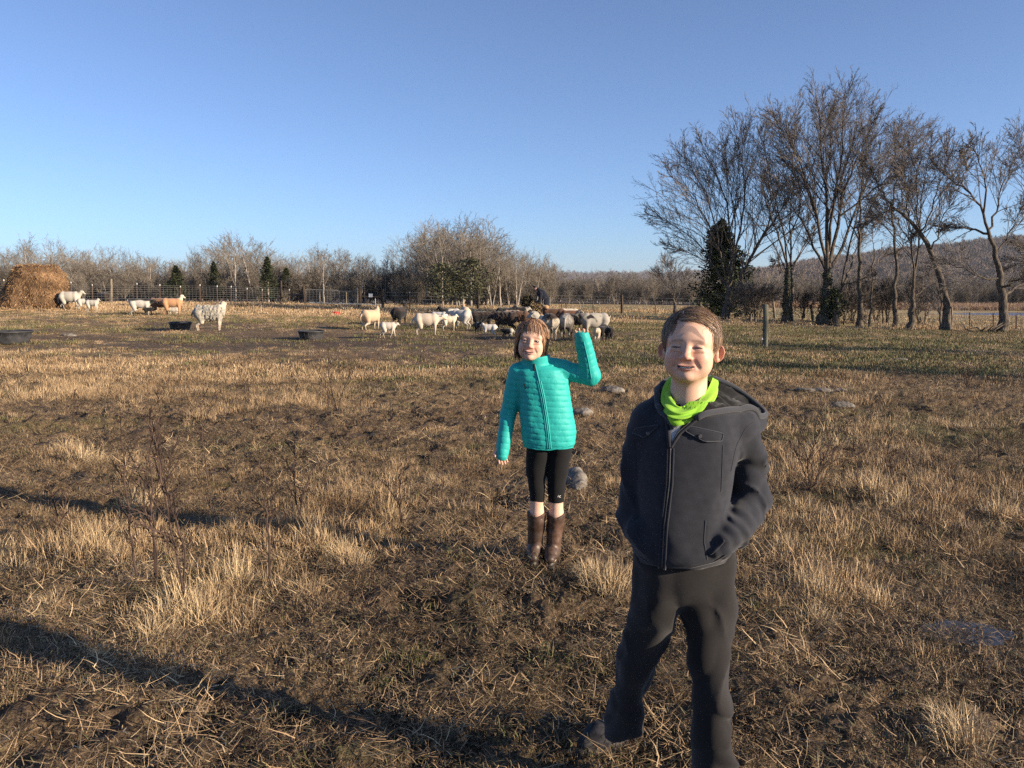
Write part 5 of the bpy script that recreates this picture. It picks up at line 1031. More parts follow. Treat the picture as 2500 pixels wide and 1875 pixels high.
def seam(root, v, pts, r, m, name='seam', off=.0, K=24, col=None, n=5):
    s = np.linspace(0, len(pts) - 1, K); px = np.interp(s, range(len(pts)), [p[0] for p in pts]); py = np.interp(s, range(len(pts)), [p[1] for p in pts])
    P = np.array([hit(v, a, b, off) for a, b in zip(px, py)]); Q = P.copy(); Q[1:-1] = (P[:-2] + P[1:-1] + P[2:]) / 3
    mb = MB(); mb.tube(Q, r, n); V, F = mb.data(); return wpart(name, V, F, m, root, smooth=True, col=None if col is None else np.repeat([col], len(V), 0))
def patch(root, v, poly, th, m, name, col, rings=7, dens=6, edge=.5):
    """a piece of cloth lying on the surface: outline in photo pixels, own thickness"""
    poly = np.array(poly, float); c = poly.mean(0); E = []
    for i in range(len(poly)):
        a, b = poly[i], poly[(i + 1) % len(poly)]
        for k in range(dens): E.append(a + (b - a) * k / dens)
    E = np.array(E); n = len(E); V = []; U = []
    for k in range(rings + 1):
        t = 1 - k / rings
        for e in E: q = c + (e - c) * t; V.append(hit(v, q[0], q[1], 0)); U.append(min(1, (k + .0) / (rings * edge)))
    V = np.array(V); U = np.array(U); d = np.array([0, 0, H]) - V; d /= np.linalg.norm(d, axis=1, keepdims=True)
    low = V + d * .0 - d * .004; V = V + d * (th * (.55 + .45 * np.sqrt(U)))[:, None]; V = np.concatenate([V, low[:n]])
    i = np.arange(n); j = (i + 1) % n; Q = [np.stack([k * n + i, k * n + j, (k + 1) * n + j, (k + 1) * n + i], 1) for k in range(rings)]; o = n * (rings + 1)
    Q.append(np.stack([o + i, o + j, j, i], 1)); return wpart(name, V, [np.concatenate(Q)], m, root, smooth=True, col=np.repeat([col], len(V), 0))
def head_mesh(h, skin, lip, brow, smile=1.0, cheek=1.0, mouth=.0022, squint=1, ear=1, neck=.047, jaw=1.0, necklen=.17):
    v = Vol((-.115, -.125, -.20), (.115, .13, .135), h); A = v.add
    A(ell((0, .018, .035), (.070, .088, .079)), 0); A(ell((0, -.012, -.025), (.061, .068, .080)), .03); A(ell((0, -.022, .038), (.060, .056, .056)), .03)
    for s in (-1, 1): A(ell((s * .029, -.030, -.045), (.034 * jaw, .042, .042)), .02); A(ell((s * .036, -.054, -.028), (.021, .019 * cheek, .020)), .018)
    A(ell((0, -.052, -.083), (.026, .025, .018)), .022); A(ell((0, -.066, -.088), (.014, .012, .010)), .012)
    A(cone((-.038, -.067, .018), (.038, -.067, .018), .0085, .0085), .026)
    for s in (-1, 1):
        A(ell((s * .030, -.094, .000), (.017, .013, .009)), .018, sub=True)
        A(ell((s * .030, -.071, -.001), (.0155, .0125, .0105)), .004); A(cone((s * .016, -.080, -.011), (s * .044, -.073, -.010), .0035, .0035), .008)
        A(ell((s * .0305, -.0855, -.0015), (.0130, .0075, .0018 if squint else .0060)), .0012, sub=True)
    A(cone((0, -.078, .004), (0, -.094, -.027), .0065, .0098), .014); A(ell((0, -.0975, -.0305), (.0112, .0100, .0088)), .007)
    for s in (-1, 1): A(ell((s * .0125, -.0885, -.0340), (.0075, .0085, .0062)), .006); A(ell((s * .0058, -.0955, -.0410), (.0032, .004, .0020)), .002, sub=True)
    wz = lambda f: (lambda X, Y, Z: f(X, Y, Z - smile * 9 * X * X))
    def L(p, k, sub=False): f, lo, hi = p; A((wz(f), lo - [0, 0, .002], hi + [0, 0, .012]), k, sub=sub)
    L(ell((0, -.0800, -.0580), (.0270, .0086, .0044)), .005); L(ell((0, -.0785, -.0662), (.0215, .0088, .0050)), .005)
    if mouth: L(ell((0, -.0905, -.0618), (.0235, .0135, mouth)), .0012, True)
    for s in (-1, 1):
        A(cone((s * .023, -.084, -.041), (s * .034, -.071, -.060), .0006, .0012), .011, sub=True)
        if ear:
            R = rot3(0, s * 8, s * -30); A(ell((s * .072, .012, -.012), (.010, .010, .018)), .006); A(ell((s * (.070 + .009 * ear), .019, -.008), (.0145 * ear, .0062, .0255), R), .004); A(ell((s * (.073 + .010 * ear), .0105, -.006), (.0092 * ear, .0055, .0175), R), .003, sub=True); A(cone((s * .074, .0125, -.001), (s * .078, .013, .008), .0025, .002), .003); A(ell((s * .0745, .012, -.030), (.006, .0055, .007)), .005)
    A(cone((0, .020, -.06), (0, .034, -necklen), neck, neck * 1.06), .018)
    V, F = v.mesh(); x, y, z = V.T; zz = z - smile * 9 * x * x
    col = np.repeat([skin], len(V), 0) * (1 + .04 * sn3(x, y, z, 90, 3))[:, None]
    def mix(c, m): nonlocal col; m = np.clip(m, 0, 1)[:, None]; col = col * (1 - m) + np.array([c]) * m
    G = lambda cx, cz, sx, sz: np.exp(-((np.abs(x) - cx) / sx) ** 2 - ((z - cz) / sz) ** 2)
    fr = (y < -.03)
    col = col * (1 + np.array([[.03, .09, .10]]) * np.clip(sn3(x, y, z, 55, 21), -1.5, 1.5)[:, None] * -.5); fk = sst(1.25, 1.7, sn3(x, y, z, 420, 22))[:, None] * (np.abs(z + .02) < .03)[:, None]; col = col * (1 - .22 * fk)
    red = np.array(skin) * [1.04, .78, .76]; mix(red, .6 * G(.036, -.034, .018, .016) * fr); mix(red * [1.02, .9, .9], .8 * np.exp(-(x / .012) ** 2 - ((z + .034) / .012) ** 2) * (y < -.088)); mix(red, .8 * (np.abs(x) > .078))
    mix(lip, 1.0 * sst(.0265, .0225, np.abs(x)) * sst(.0098, .0070, np.abs(zz + .0620)) * (y < -.070)); mix((.03, .012, .01), sst(.0255, .022, np.abs(x)) * sst(mouth * 1.6, mouth * .6, np.abs(zz + .0618)) * (y < -.068))
    bz = .0205 - .25 * np.maximum(np.abs(x) - .030, 0) - .08 * np.maximum(.022 - np.abs(x), 0); mix(brow, .62 * sst(.0048, .0018, np.abs(z - bz)) * sst(.010, .014, np.abs(x)) * sst(.048, .040, np.abs(x)) * fr)
    mix(np.array(brow) * .45, .95 * sst(.0034 if squint else .0064, .0012 if squint else .0050, np.abs(z + .0010)) * sst(.0145, .012, np.abs(np.abs(x) - .0305)) * fr)
    return V, F, np.clip(col, 0, 1)
def place(V, s, R, t): return (np.asarray(V) * s) @ R.T + t
def strands(P, flow, c, rad_, n_seg, step, w, cols, r, lift0=.002, lift1=.010, hang=None, jit=.12, taper=True):
    """ribbons of hair laid along an ellipsoid, then hanging free; all in head space"""
    N = len(P); c = np.array(c); R = np.array(rad_); Q = [P]; p = P.copy(); j = r.normal(0, jit, (N, 3)); lf = r.uniform(0, 1, N); Nn = []
    for k in range(n_seg):
        u = (p - c) / R; nn = u / R; nn /= np.linalg.norm(nn, axis=1, keepdims=True); Nn.append(nn)
        d = flow(p) + j + r.normal(0, jit * .35, (N, 3))
        if hang is not None: nn = np.where((p[:, 2] < hang)[:, None], nn * [1, 1, 0], nn)
        d = d - (d * nn).sum(1, keepdims=True) * nn * .96; d /= np.linalg.norm(d, axis=1, keepdims=True) + 1e-9
        p = p + d * (step if np.isscalar(step) else step[:, None])
        q = (p - c) / R; ln = np.linalg.norm(q, axis=1, keepdims=True); tgt = 1 + (lift0 + (lift1 - lift0) * lf * (k + 1) / n_seg)[:, None] / R.mean()
        pr = c + q / ln * tgt * R
        if hang is not None: hm = (p[:, 2] < hang)[:, None]; pr = np.where(hm, p * [1, 1, 1] + (pr - p) * [.25, .25, 0], pr)
        p = pr; Q.append(p)
    Nn.append(Nn[-1]); Q = np.stack(Q, 1); Nn = np.stack(Nn, 1); T_ = np.gradient(Q, axis=1); B = np.cross(T_, Nn); B /= np.linalg.norm(B, axis=2, keepdims=True) + 1e-9
    K = n_seg + 1; ww = w * r.uniform(.6, 1.4, (N, 1, 1)) * (np.linspace(1, .15, K)[None, :, None] if taper else np.ones((1, K, 1)))
    B = B + Nn * r.normal(0, .5, (N, 1, 1)); V = np.stack([Q - B * ww, Q + B * ww], 2).reshape(N, -1, 3)
    b = (np.arange(N) * 2 * K)[:, None, None]; k = np.arange(K - 1)[None, :, None] * 2; Fq = (b + k + np.array([0, 1, 3, 2])[None, None]).reshape(-1, 4)
    cs = np.array(cols)[r.integers(0, len(cols), N)] * r.uniform(.7, 1.3, (N, 1)); return V.reshape(-1, 3), [Fq], np.repeat(cs, 2 * K, 0)
def scalp(n, c, R, keep, r):
    d = r.normal(size=(n * 3, 3)); d /= np.linalg.norm(d, axis=1, keepdims=True); P = np.array(c) + d * np.array(R); return P[keep(P)][:n]
def closed(pts, K):
    pts = np.array(pts, float); n = len(pts); t = np.linspace(0, n, K, endpoint=False); i = t.astype(int); f = (t - i)[:, None]; g = lambda k: pts[(i + k) % n]
    return .5 * (2 * g(0) + (g(1) - g(-1)) * f + (2 * g(-1) - 5 * g(0) + 4 * g(1) - g(2)) * f ** 2 + (3 * g(0) - g(-1) - 3 * g(1) + g(2)) * f ** 3)
def band(rows, close=True):
    n = len(rows[0]); V = np.concatenate(rows); i = np.arange(n if close else n - 1); j = (i + 1) % n
    return V, [np.concatenate([np.stack([k * n + i, k * n + j, (k + 1) * n + j, (k + 1) * n + i], 1) for k in range(len(rows) - 1)])]
def push_out(v, V, off, d=(0, -.45, .9), it=6):
    V = np.array(V, float); d = np.array(d) / np.linalg.norm(d); hi = v.lo + (np.array(v.F.shape) - 1) * v.h
    for _ in range(it): inb = np.all((V > v.lo) & (V < hi), axis=1); f = np.where(inb, trilin(v, np.clip(V, v.lo, hi)), 1.); V += np.clip(off - f, 0, .03)[:, None] * d * (f < off)[:, None]
    return V
def fingers(v, wrist, fdir, side, nrm, s, spreadf=.10, curl=.25, nf=4, thumb=1, k=.004):
    """palm with four unequal fingers and a thumb leaving its side"""
    wrist, fdir, side, nrm = map(lambda a: np.array(a, float), (wrist, fdir, side, nrm)); pal = wrist + fdir * .045 * s
    v.add(cone(wrist, pal, .020 * s, .024 * s), .01); v.add(cone(wrist + side * .012 * s, pal + side * .016 * s, .014 * s, .014 * s), .008); v.add(cone(wrist - side * .012 * s, pal - side * .016 * s, .014 * s, .014 * s), .008)
    for i, (o, l) in enumerate(((-.026, .042), (-.009, .050), (.009, .046), (.026, .036))):
        b = pal + side * o * s + fdir * .012 * s; d = fdir + side * (o / .026) * spreadf; d /= np.linalg.norm(d); m = b + d * l * .5 * s; d2 = d * math.cos(curl) + nrm * math.sin(curl); e = m + d2 * l * .55 * s
        v.add(cone(b, m, .0088 * s, .0080 * s), k); v.add(cone(m, e, .0080 * s, .0066 * s), .001)
    if thumb: b = wrist + side * -.022 * s + fdir * .012 * s; m = b + (fdir * .6 - side * .8) * .028 * s; e = m + (fdir * .95 - side * .2 + nrm * .2) * .026 * s; v.add(cone(b, m, .0105 * s, .009 * s), k); v.add(cone(m, e, .009 * s, .0075 * s), .001)
def jointpart(name, pieces, m, root, smooth=True):
    V = []; Fq = []; Cc = []; n = 0
    for v, F, c in pieces: V.append(v); Fq += [np.asarray(f) + n for f in F]; Cc.append(c if np.ndim(c) == 2 else np.repeat([c], len(v), 0)); n += len(v)
    Fs = [np.concatenate([f for f in Fq if f.shape[1] == k]) for k in sorted({f.shape[1] for f in Fq})]
    return wpart(name, np.concatenate(V), Fs, m, root, smooth=smooth, col=np.concatenate(Cc))
def fold(P0, P1, amp, n, w=1.0, seed=0):
    """soft creases running round a sleeve or trouser leg"""
    P0 = np.array(P0); d = np.array(P1) - P0; L = np.linalg.norm(d); d /= L
    def f(X, Y, Z):
        t = ((X - P0[0]) * d[0] + (Y - P0[1]) * d[1] + (Z - P0[2]) * d[2]) / L; q = sn3(X, Y, Z, 22, seed) * .22
        return -amp * (np.abs(np.sin((t + q * .35) * n * math.pi)) ** 1.5 - .5) * (.45 + .55 * np.tanh(1.2 * sn3(X, Y, Z, 16, seed + 3)))
    return f
def ridge(amp, k, seed, a=1., b=1., c=1.):
    return lambda X, Y, Z: -amp * np.clip(1 - 1.15 * np.abs(sn3(X * a, Y * b, Z * c, k, seed)), 0, 1) ** 2.5 + amp * .25
def build_boy():
    Y0 = 2.15; B = lambda px, py, dy=0: W(px, py, Y0 + dy); r = np.random.default_rng(91)
    base = np.array([B(1665, 1400)[0], Y0 + .02, 0]); base[2] = T(base[0], base[1])
    root = empty('person', base, 'smiling boy in a charcoal jacket and lime green neck gaiter, hands in pockets', 'person')
    JC = (.025, .027, .034); J2 = (.022, .024, .030)
    # jacket
    v = Vol(B(1470, 1420, -.18) - [0, 0, .03], B(1925, 900, .24) + [0, 0, .03], .0052)
    rows = [(985, 1622, 1748, .080), (1005, 1585, 1800, .098), (1060, 1560, 1804, .116), (1140, 1553, 1790, .125), (1230, 1553, 1786, .125), (1300, 1549, 1788, .128), (1340, 1547, 1785, .127), (1364, 1556, 1776, .119)]
    zs = [B(1665, a)[2] for a, *_ in rows]; xl = [B(b, a)[0] for a, b, c, d in rows]; xr = [B(c, a)[0] for a, b, c, d in rows]
    cx = [(a + b) / 2 for a, b in zip(xl, xr)]; rx = [(b - a) / 2 for a, b in zip(xl, xr)]; ry = [q[3] for q in rows]
    tf = lambda X, Y, Z: .0030 * sn3(X, Y, Z * .7, 30, 5) + .0075 * sn3(X, Y, Z * .45, 14, 6) - .0045 * np.abs(sn3(X * 1.2, Y, Z * .7, 24, 8)) * sst(1.12, .85, Z) + .004 + ridge(.0055, 20, 77, 1, 1, .8)(X, Y, Z)
    v.add(loft(zs, cx, [Y0] * 8, rx, ry, 2.35), 0, disp=tf)
    v.add(cone(B(1672, 975, .03), B(1588, 1022, .01), .052, .047), .04); v.add(cone(B(1680, 975, .03), B(1803, 1040, .01), .052, .048), .04)
    lA = [B(1584, 1038, .0), B(1556, 1140, .03), B(1551, 1262, .02), B(1566, 1300, -.03), B(1580, 1325, -.055)]; rl = [.050, .048, .048, .043, .038]
    rA = [B(1808, 1050, .0), B(1828, 1130, .035), B(1830, 1222, .03), B(1800, 1282, -.045), B(1764, 1325, -.085)]; rR = [.050, .051, .053, .048, .041]
    for Q, R_, sd in ((lA, rl, 1), (rA, rR, 2)):
        for k in range(4): v.add(cone(Q[k], Q[k + 1], R_[k], R_[k + 1]), .012 if k else .03, disp=lambda X, Y, Z, f=fold(Q[k], Q[k + 1], .0045 if k > 0 else .0025, [1.5, 2.5, 3, 2][k], seed=sd * 7 + k): f(X, Y, Z) - .006 * np.abs(sn3(X * 1.1, Y, Z * 1.3, 34, sd * 3)) + .0045 + ridge(.008, 30, sd + 60, 1, 1, 1.4)(X, Y, Z))
    v.warp(lambda X, Y, Z: .0035 * np.exp(-((Z - zs[-1] - .01) / .012) ** 2))
    V, F = v.mesh(); Jv = v
    wpart('jacket', V, F, CLOTH, root, smooth=True, col=np.array([JC]) * (1 + .10 * sn3(V[:, 0], V[:, 1], V[:, 2], 260, 4))[:, None])
    jk = [o for o in root.children if o.name.startswith('jacket')][0]
    def sub(o): o.parent = jk; return o
    sub(seam(root, v, [(1637, 1092), (1634, 1180), (1622, 1280), (1616, 1388)], .0022, ZIPM, 'zip', .001, 40)); 
    sub(seam(root, v, [(1630, 1092), (1627, 1180), (1615, 1280), (1609, 1386)], .0042, CLOTH, 'placket', -.001, 40, col=JC)); sub(seam(root, v, [(1644, 1094), (1641, 1180), (1629, 1280), (1623, 1390)], .0042, CLOTH, 'placket', -.001, 40, col=JC))
    sub(seam(root, v, [(1764, 1087), (1763, 1130), (1760, 1200)], .0022, CLOTH, 'seam', -.0005, col=J2)); sub(seam(root, v, [(1722, 1270), (1718, 1320), (1726, 1366)], .0026, CLOTH, 'pocket_edge', -.0008, col=JC))
    sub(seam(root, v, [(1847, 1025), (1820, 1045), (1796, 1090), (1784, 1150)], .0022, CLOTH, 'seam', -.0008, col=J2)); sub(seam(root, v, [(1547, 1045), (1552, 1110), (1556, 1170)], .0018, CLOTH, 'seam', -.0008, col=J2))
    sub(patch(root, v, [(1545, 1057), (1551, 1046), (1610, 1037), (1573, 1069)], .0055, CLOTH, 'pocket_flap', JC)); sub(patch(root, v, [(1671, 1046), (1684, 1040), (1767, 1058), (1762, 1078), (1722, 1079), (1676, 1055)], .006, CLOTH, 'pocket_flap', JC))
    for fl in ([(1545, 1057), (1551, 1046), (1610, 1037), (1573, 1069), (1545, 1057)], [(1671, 1046), (1684, 1040), (1767, 1058), (1762, 1078), (1722, 1079), (1676, 1055), (1671, 1046)]): sub(seam(root, v, fl, .0017, CLOTH, 'piping', .0045, 40, col=(.05, .054, .064)))
    sub(seam(root, v, [(1768, 1318), (1757, 1332), (1742, 1347), (1732, 1352)], .0050, CLOTH, 'pocket_edge', -.001, 16, col=J2)); sub(seam(root, v, [(1553, 1300), (1563, 1322), (1572, 1342)], .0045, CLOTH, 'pocket_edge', -.001, 16, col=J2)); sub(seam(root, v, [(1556, 1356), (1590, 1374), (1620, 1384), (1680, 1386), (1740, 1372), (1772, 1354)], .0032, CLOTH, 'hem', -.0015, 40, col=J2))
    for a, b in ((1582, 1058), (1709, 1065)):
        p = hit(v, a, b, .006); mb = MB(); mb.tube([p, p + [0, -.004, .0]], [.0055, .0045], 12); V2, F2 = mb.data(); sub(wpart('button', V2, F2, ZIPM, root))
    # open front: shirt and the turned-back edges
    patch(root, v, [(1640, 1026), (1668, 1030), (1654, 1062), (1638, 1088), (1633, 1060)], .003, KNIT, 'shirt', (.36, .38, .43))
    sub(seam(root, v, [(1716, 1013), (1690, 1033), (1660, 1058), (1638, 1092)], .0050, CLOTH, 'front_edge', .002, 30, col=JC)); sub(seam(root, v, [(1712, 1008), (1686, 1029), (1655, 1055), (1637, 1088)], .0019, ZIPM, 'zip', .0045, 30))
    sub(seam(root, v, [(1618, 975), (1626, 1010), (1631, 1050), (1635, 1092)], .0065, CLOTH, 'front_edge', .002, 30, col=JC))
    # hood lying open on the shoulder
    rim = closed([B(1700, 1023, -.122), B(1762, 1003, -.085), B(1812, 1001, -.03), B(1852, 1016, .03), B(1869, 1010, .08), B(1842, 982, .12), B(1795, 948, .15), B(1745, 925, .15), B(1685, 915, .14), B(1632, 928, .11), B(1606, 952, .05), B(1604, 985, -.03), B(1617, 1008, -.075), B(1660, 1100, -.10)], 112)[:102]
    rim = push_out(v, rim, .009); nk = B(1676, 985, -.005); inner = []
    for p in rim: d = (p - nk) * [1, 1, 0]; d /= np.linalg.norm(d); inner.append(nk + d * .068 + [0, 0, .008 + .02 * d[0] + .012 * d[1]])
    inner = np.array(inner); rows_ = []
    for k in range(13):
        t = k / 12; q = inner * (1 - t) + rim * t; q[:, 2] -= .018 * math.sin(math.pi * t); rows_.append(q)
    Vl, Fl = band(rows_, False); Vl = push_out(v, Vl, .007).reshape(13, -1, 3)
    for _ in range(5): Vl[1:-1, 1:-1] = (Vl[:-2, 1:-1] + Vl[2:, 1:-1] + Vl[1:-1, :-2] + Vl[1:-1, 2:]) / 4
    Vl = Vl.reshape(-1, 3); Vl[:, 2] += .0035 * sn3(Vl[:, 0], Vl[:, 1], Vl[:, 2], 260, 8) + .002 * sn3(Vl[:, 0], Vl[:, 1], Vl[:, 2], 600, 9)
    keep = lambda V_: V_
    sub(wpart('hood_lining', Vl, Fl, CLOTH, root, smooth=True, col=np.repeat([(.0055, .0055, .006)], len(Vl), 0)))
    ev = np.linspace(0, 1, len(rim)); ev = (sst(0, .16, ev) * sst(1, .80, ev))[:, None]
    rows_ = []; c0 = B(1690, 1010, .03)
    for k in range(9):
        t = k / 8; q = rim + (c0 - rim) * [.42, .42, 0] * t * t * ev; q[:, 2] -= .085 * t ** .8 * ev[:, 0]; q += (rim - c0) * [1, 1, 0] * .06 * math.sin(math.pi * min(t * 1.3, 1)) * ev; rows_.append(q)
    Vh, Fh = band(rows_, False); sub(wpart('hood', Vh, Fh, CLOTH, root, smooth=True, col=np.repeat([JC], len(Vh), 0)))
    mb = MB(); mb.tube(rim, .0080, 8, True); Vr, Fr = mb.data(); sub(wpart('hood_rim', Vr, Fr, CLOTH, root, smooth=True, col=np.repeat([(.045, .048, .056)], len(Vr), 0)))
    # neck gaiter
    top = closed([B(1738, 918, .005), B(1724, 955, -.055), B(1692, 984, -.085), B(1660, 992, -.092), B(1641, 972, -.065), B(1634, 950, -.01), B(1650, 935, .055), B(1690, 928, .075), B(1725, 920, .05)], 72)
    bot = closed([B(1747, 948, .01), B(1737, 985, -.065), B(1702, 1014, -.105), B(1658, 1024, -.118), B(1625, 1008, -.095), B(1620, 985, -.02), B(1640, 965, .065), B(1690, 955, .09), B(1732, 950, .06)], 72)
    cen = top.mean(0); rows_ = []
    th = np.arange(72) / 72 * 2 * math.pi
    for k in range(17):
        t = k / 16; q = top * (1 - t) + bot * t; d = (q - cen) * [1, 1, 0]; d /= np.linalg.norm(d, axis=1, keepdims=True)
        q = q + d * (.010 * math.sin(math.pi * t) + .0048 * np.sin(t * 13 + 2.2 * np.sin(th + .6) + 1.0))[:, None]; rows_.append(q)
    inn = [top - (top - cen) * [.06, .06, 0] - [0, 0, .03]] + rows_
    Vg, Fg = band(inn); Vg = push_out(v, Vg, .012); jg = wpart('neck_gaiter', Vg, Fg, KNIT, root, smooth=True, col=np.repeat([(.27, .54, .05)], len(Vg), 0))
    low = closed([B(1744, 975, -.02), B(1715, 1012, -.09), B(1676, 1034, -.112), B(1645, 1040, -.115), B(1628, 1020, -.09), B(1625, 995, -.02), B(1645, 975, .06), B(1690, 965, .085), B(1732, 965, .05)], 72)
    bo2 = bot * .0 + (bot - cen) * [.93, .93, 1] + cen; Vg, Fg = band([bo2, bo2 * .5 + low * .5 + (low - cen) * [.05, .05, 0], low, low - (low - cen) * [.2, .2, 0]]); o = wpart('gaiter_fold', Vg, Fg, KNIT, root, smooth=True, col=np.repeat([(.26, .53, .04)], len(Vg), 0)); o.parent = jg
    # trousers
    lL = [(1612, 1368, .01, .078), (1592, 1480, .02, .062), (1553, 1622, .06, .050), (1529, 1712, .10, .045), (1516, 1778, .125, .045)]; rL = [(1722, 1368, .0, .078), (1727, 1480, -.01, .063), (1731, 1612, -.035, .051), (1737, 1716, -.05, .047), (1742, 1868, -.06, .046), (1743, 1925, -.06, .047)]
    v = Vol(B(1440, 2000, -.2) + [0, 0, -.02], [B(1830, 1320)[0], Y0 + .33, B(1668, 1310)[2]], .0062)
    v.add(ell(B(1668, 1385), (.112, .088, .12)), 0)
    for Q, sd in ((lL, 1), (rL, 2)):
        P = [B(a, b, c) for a, b, c, d in Q]
        for k in range(len(P) - 1): v.add(cone(P[k], P[k + 1], Q[k][3], Q[k + 1][3]), .02, disp=lambda X, Y, Z, k=k, sd=sd: .0055 * sn3(X * 1.2, Y * 1.2, Z * .45, 34, sd * 5) - .0065 * np.abs(sn3(X * 1.1, Y, Z * 1.0, 30, sd * 5 + 2)) * (1 + .9 * (k >= 2)) + .003 + ridge(.008 if k > 0 else .005, 26, sd + 40, 1, 1, 1.3)(X, Y, Z))
    v.add((lambda X, Y, Z: np.maximum(Z - 1e9, B(1517, 1772, .125)[2] - .0 - Z + 0 * X + 0 * Y - (.02 if True else 0)) * 1.0 + 0, np.array([-1, 2.2, -.1]), np.array([-.9, 2.3, 0])), 0) if False else None
    hx = B(1625, 1770, .05)[0]; XX = v.ax[0][:, None, None]; cutz = np.where(XX < hx, B(1516, 1783, .125)[2], T(B(1745, 1925)[0], 2.1) + .035); v.F = np.maximum(v.F, (cutz + .012 * np.sin(XX * 40) - v.ax[2][None, None, :]).astype(np.float32))
    V, F = v.mesh(); wpart('trousers', V, F, CLOTH, root, smooth=True, col=np.array([(.019, .0175, .0175)]) * (1 + .25 * sn3(V[:, 0], V[:, 1], V[:, 2], 30, 14))[:, None].clip(.5, 1.5)); tv = v
    tr = [o for o in root.children if o.name.startswith('trousers')][0]
    # shoes
    def shoe(hx, hy, tx, ty, z0, nm='shoe'):
        hgt = .0; a = np.array([hx, hy, z0]); t = np.array([tx, ty, z0]); d = (t - a) / np.linalg.norm(t - a); L_ = np.linalg.norm(t - a); s = np.array([-d[1], d[0], 0]); up = np.array([0, 0, 1.])
        v = Vol(np.minimum(a, t) - [.07, .07, .03], np.maximum(a, t) + [.07, .07, .16], .0045)
        v.add(cone(a + d * .03 + up * .05, a + d * .035 + up * .11, .034, .036), 0); v.add(cone(a + d * .03 + up * .035, a + d * L_ * .6 + up * .038, .034, .040), .02); v.add(cone(a + d * L_ * .6 + up * .034, t - d * .03 + up * .026, .039, .028), .02)
        v.add((lambda X, Y, Z: -(Z - z0 - .008) + 0 * X + 0 * Y, v.lo, v.lo + np.array(v.F.shape) * v.h), .001, sub=False) if False else None
        V, F = v.mesh(); V[:, 2] = np.maximum(V[:, 2], z0 + .012); o = wpart(nm, V, F, MUDM, root, smooth=True, col=np.repeat([(.030, .030, .034)], len(V), 0))
        th = np.linspace(0, 2 * math.pi, 40, endpoint=False); ring = np.array([a + d * (L_ * .5 + (L_ * .5 + .008) * math.cos(q)) + s * math.sin(q) * (.040 - .006 * math.cos(q)) for q in th]); rows_ = [ring + [0, 0, -.006], ring + [0, 0, .016], ring * .97 + ring.mean(0) * .03 + [0, 0, .022]]; Vs, Fs = band(rows_); s_ = wpart('sole', Vs, Fs, BOOTM, root, smooth=True, col=np.repeat([(.05, .042, .035)], len(Vs), 0)); s_.parent = o
        for k in range(4):
            mb = MB(); c = a + d * (L_ * (.42 + .08 * k)) + up * (.082 - .006 * k); mb.tube([c - s * .018, c + up * .004, c + s * .018], .0028, 5); Vs, Fs = mb.data(); l = wpart('lace', Vs, Fs, CLOTH, root, smooth=True, col=np.repeat([(.05, .055, .07)], len(Vs), 0)); l.parent = o
    g1 = gp(1528, 1800); g2 = gp(1412, 1842); shoe(g1[0], g1[1], g2[0], g2[1], g2[2]); x = B(1744, 1915, -.06)[0]; shoe(x - .01, 2.12, x + .035, 1.90, T(x, 2.0))
    # the body: head, neck, trunk, arms down to the pockets, legs - one mesh
    hs = np.array([.905, .875, .835]); R = rot3(0, 0, -19) @ rot3(-8, 0, 0) @ rot3(0, 1.5, 0); skin = (.63, .395, .28)
    eye = W(1677.5, 848, Y0 - .035 - .07); ht = eye - (np.array([0, -.080, 0]) * hs) @ R.T
    Vh, Fh, Ch = head_mesh(.0019, skin, (.52, .27, .21), (.30, .19, .125), smile=.85, cheek=1.08, mouth=.0026, ear=1.12, jaw=1.06, necklen=.185, neck=.050); Vh = place(Vh, hs, R, ht)
    v = Vol(B(1490, 1990, -.2) + [0, 0, -.02], B(1870, 930, .3), .013); q = B
    v.add(cone(q(1672, 930, .02), q(1672, 1040, .02), .042, .05), 0); v.add(ell(q(1672, 1120), (.10, .075, .17)), .03); v.add(ell(q(1668, 1330), (.09, .065, .10)), .03); v.add(cone(q(1600, 1020, .01), q(1745, 1025, .01), .035, .035), .03)
    for Q in (lA, rA):
        for k in range(4): v.add(cone(Q[k], Q[k + 1], .032 - .002 * k, .030 - .002 * k), .01)
        v.add(ell(Q[4], (.024, .018, .024)), .01)
    for Q in (lL, rL):
        P = [B(a, b, c) for a, b, c, d in Q]
        for k in range(len(P) - 1): v.add(cone(P[k], P[k + 1], Q[k][3] * .68, Q[k + 1][3] * .66), .02)
    Vb, Fb = v.mesh(); jointpart('body', [(Vh, Fh, Ch), (Vb, Fb, skin)], SKIN, root)
    # eyes, teeth
    for s in (-1, 1):
        Ve, Qe = revolve([(.0003, -.0095), (.007, -.0065), (.0095, 0), (.007, .0065), (.0003, .0095)], 14); Ve = Ve + [s * .030, -.0735, -.0015]; wpart('eye', place(Ve, hs, R, ht), [Qe], IRIS, root, smooth=True)
    th = np.linspace(-1, 1, 11); mb = MB()
    for k in range(6): x = (k - 2.5) * .0056; mb.box(((np.array([x, -.0805 + 4 * x * x, -.0602 + 9 * .85 * x * x]) * hs) @ R.T) + ht, [.0050, .003, .0046], R)
    Vt, Ft = mb.data(); wpart('teeth', Vt, Ft, TOOTH, root)
    # hair
    c = (0, .020, .040); rr = (.0755, .0945, .0845)
    hl = lambda x: np.interp(x, [-.07, -.052, -.04, -.02, .01, .03, .05, .07], [.00, .030, .050, .066, .066, .060, .044, .005])
    keep = lambda P: ((P[:, 1] > -.02) | (P[:, 2] > hl(P[:, 0]) + .014)) & (P[:, 2] > np.where(P[:, 1] > .04, -.055, np.where(P[:, 1] > -.005, -.002, .012))) 
    vv = Vol((-.1, -.12, -.1), (.1, .14, .15), .0035); vv.add(ell(c, (.0745, .0935, .0835)), 0)
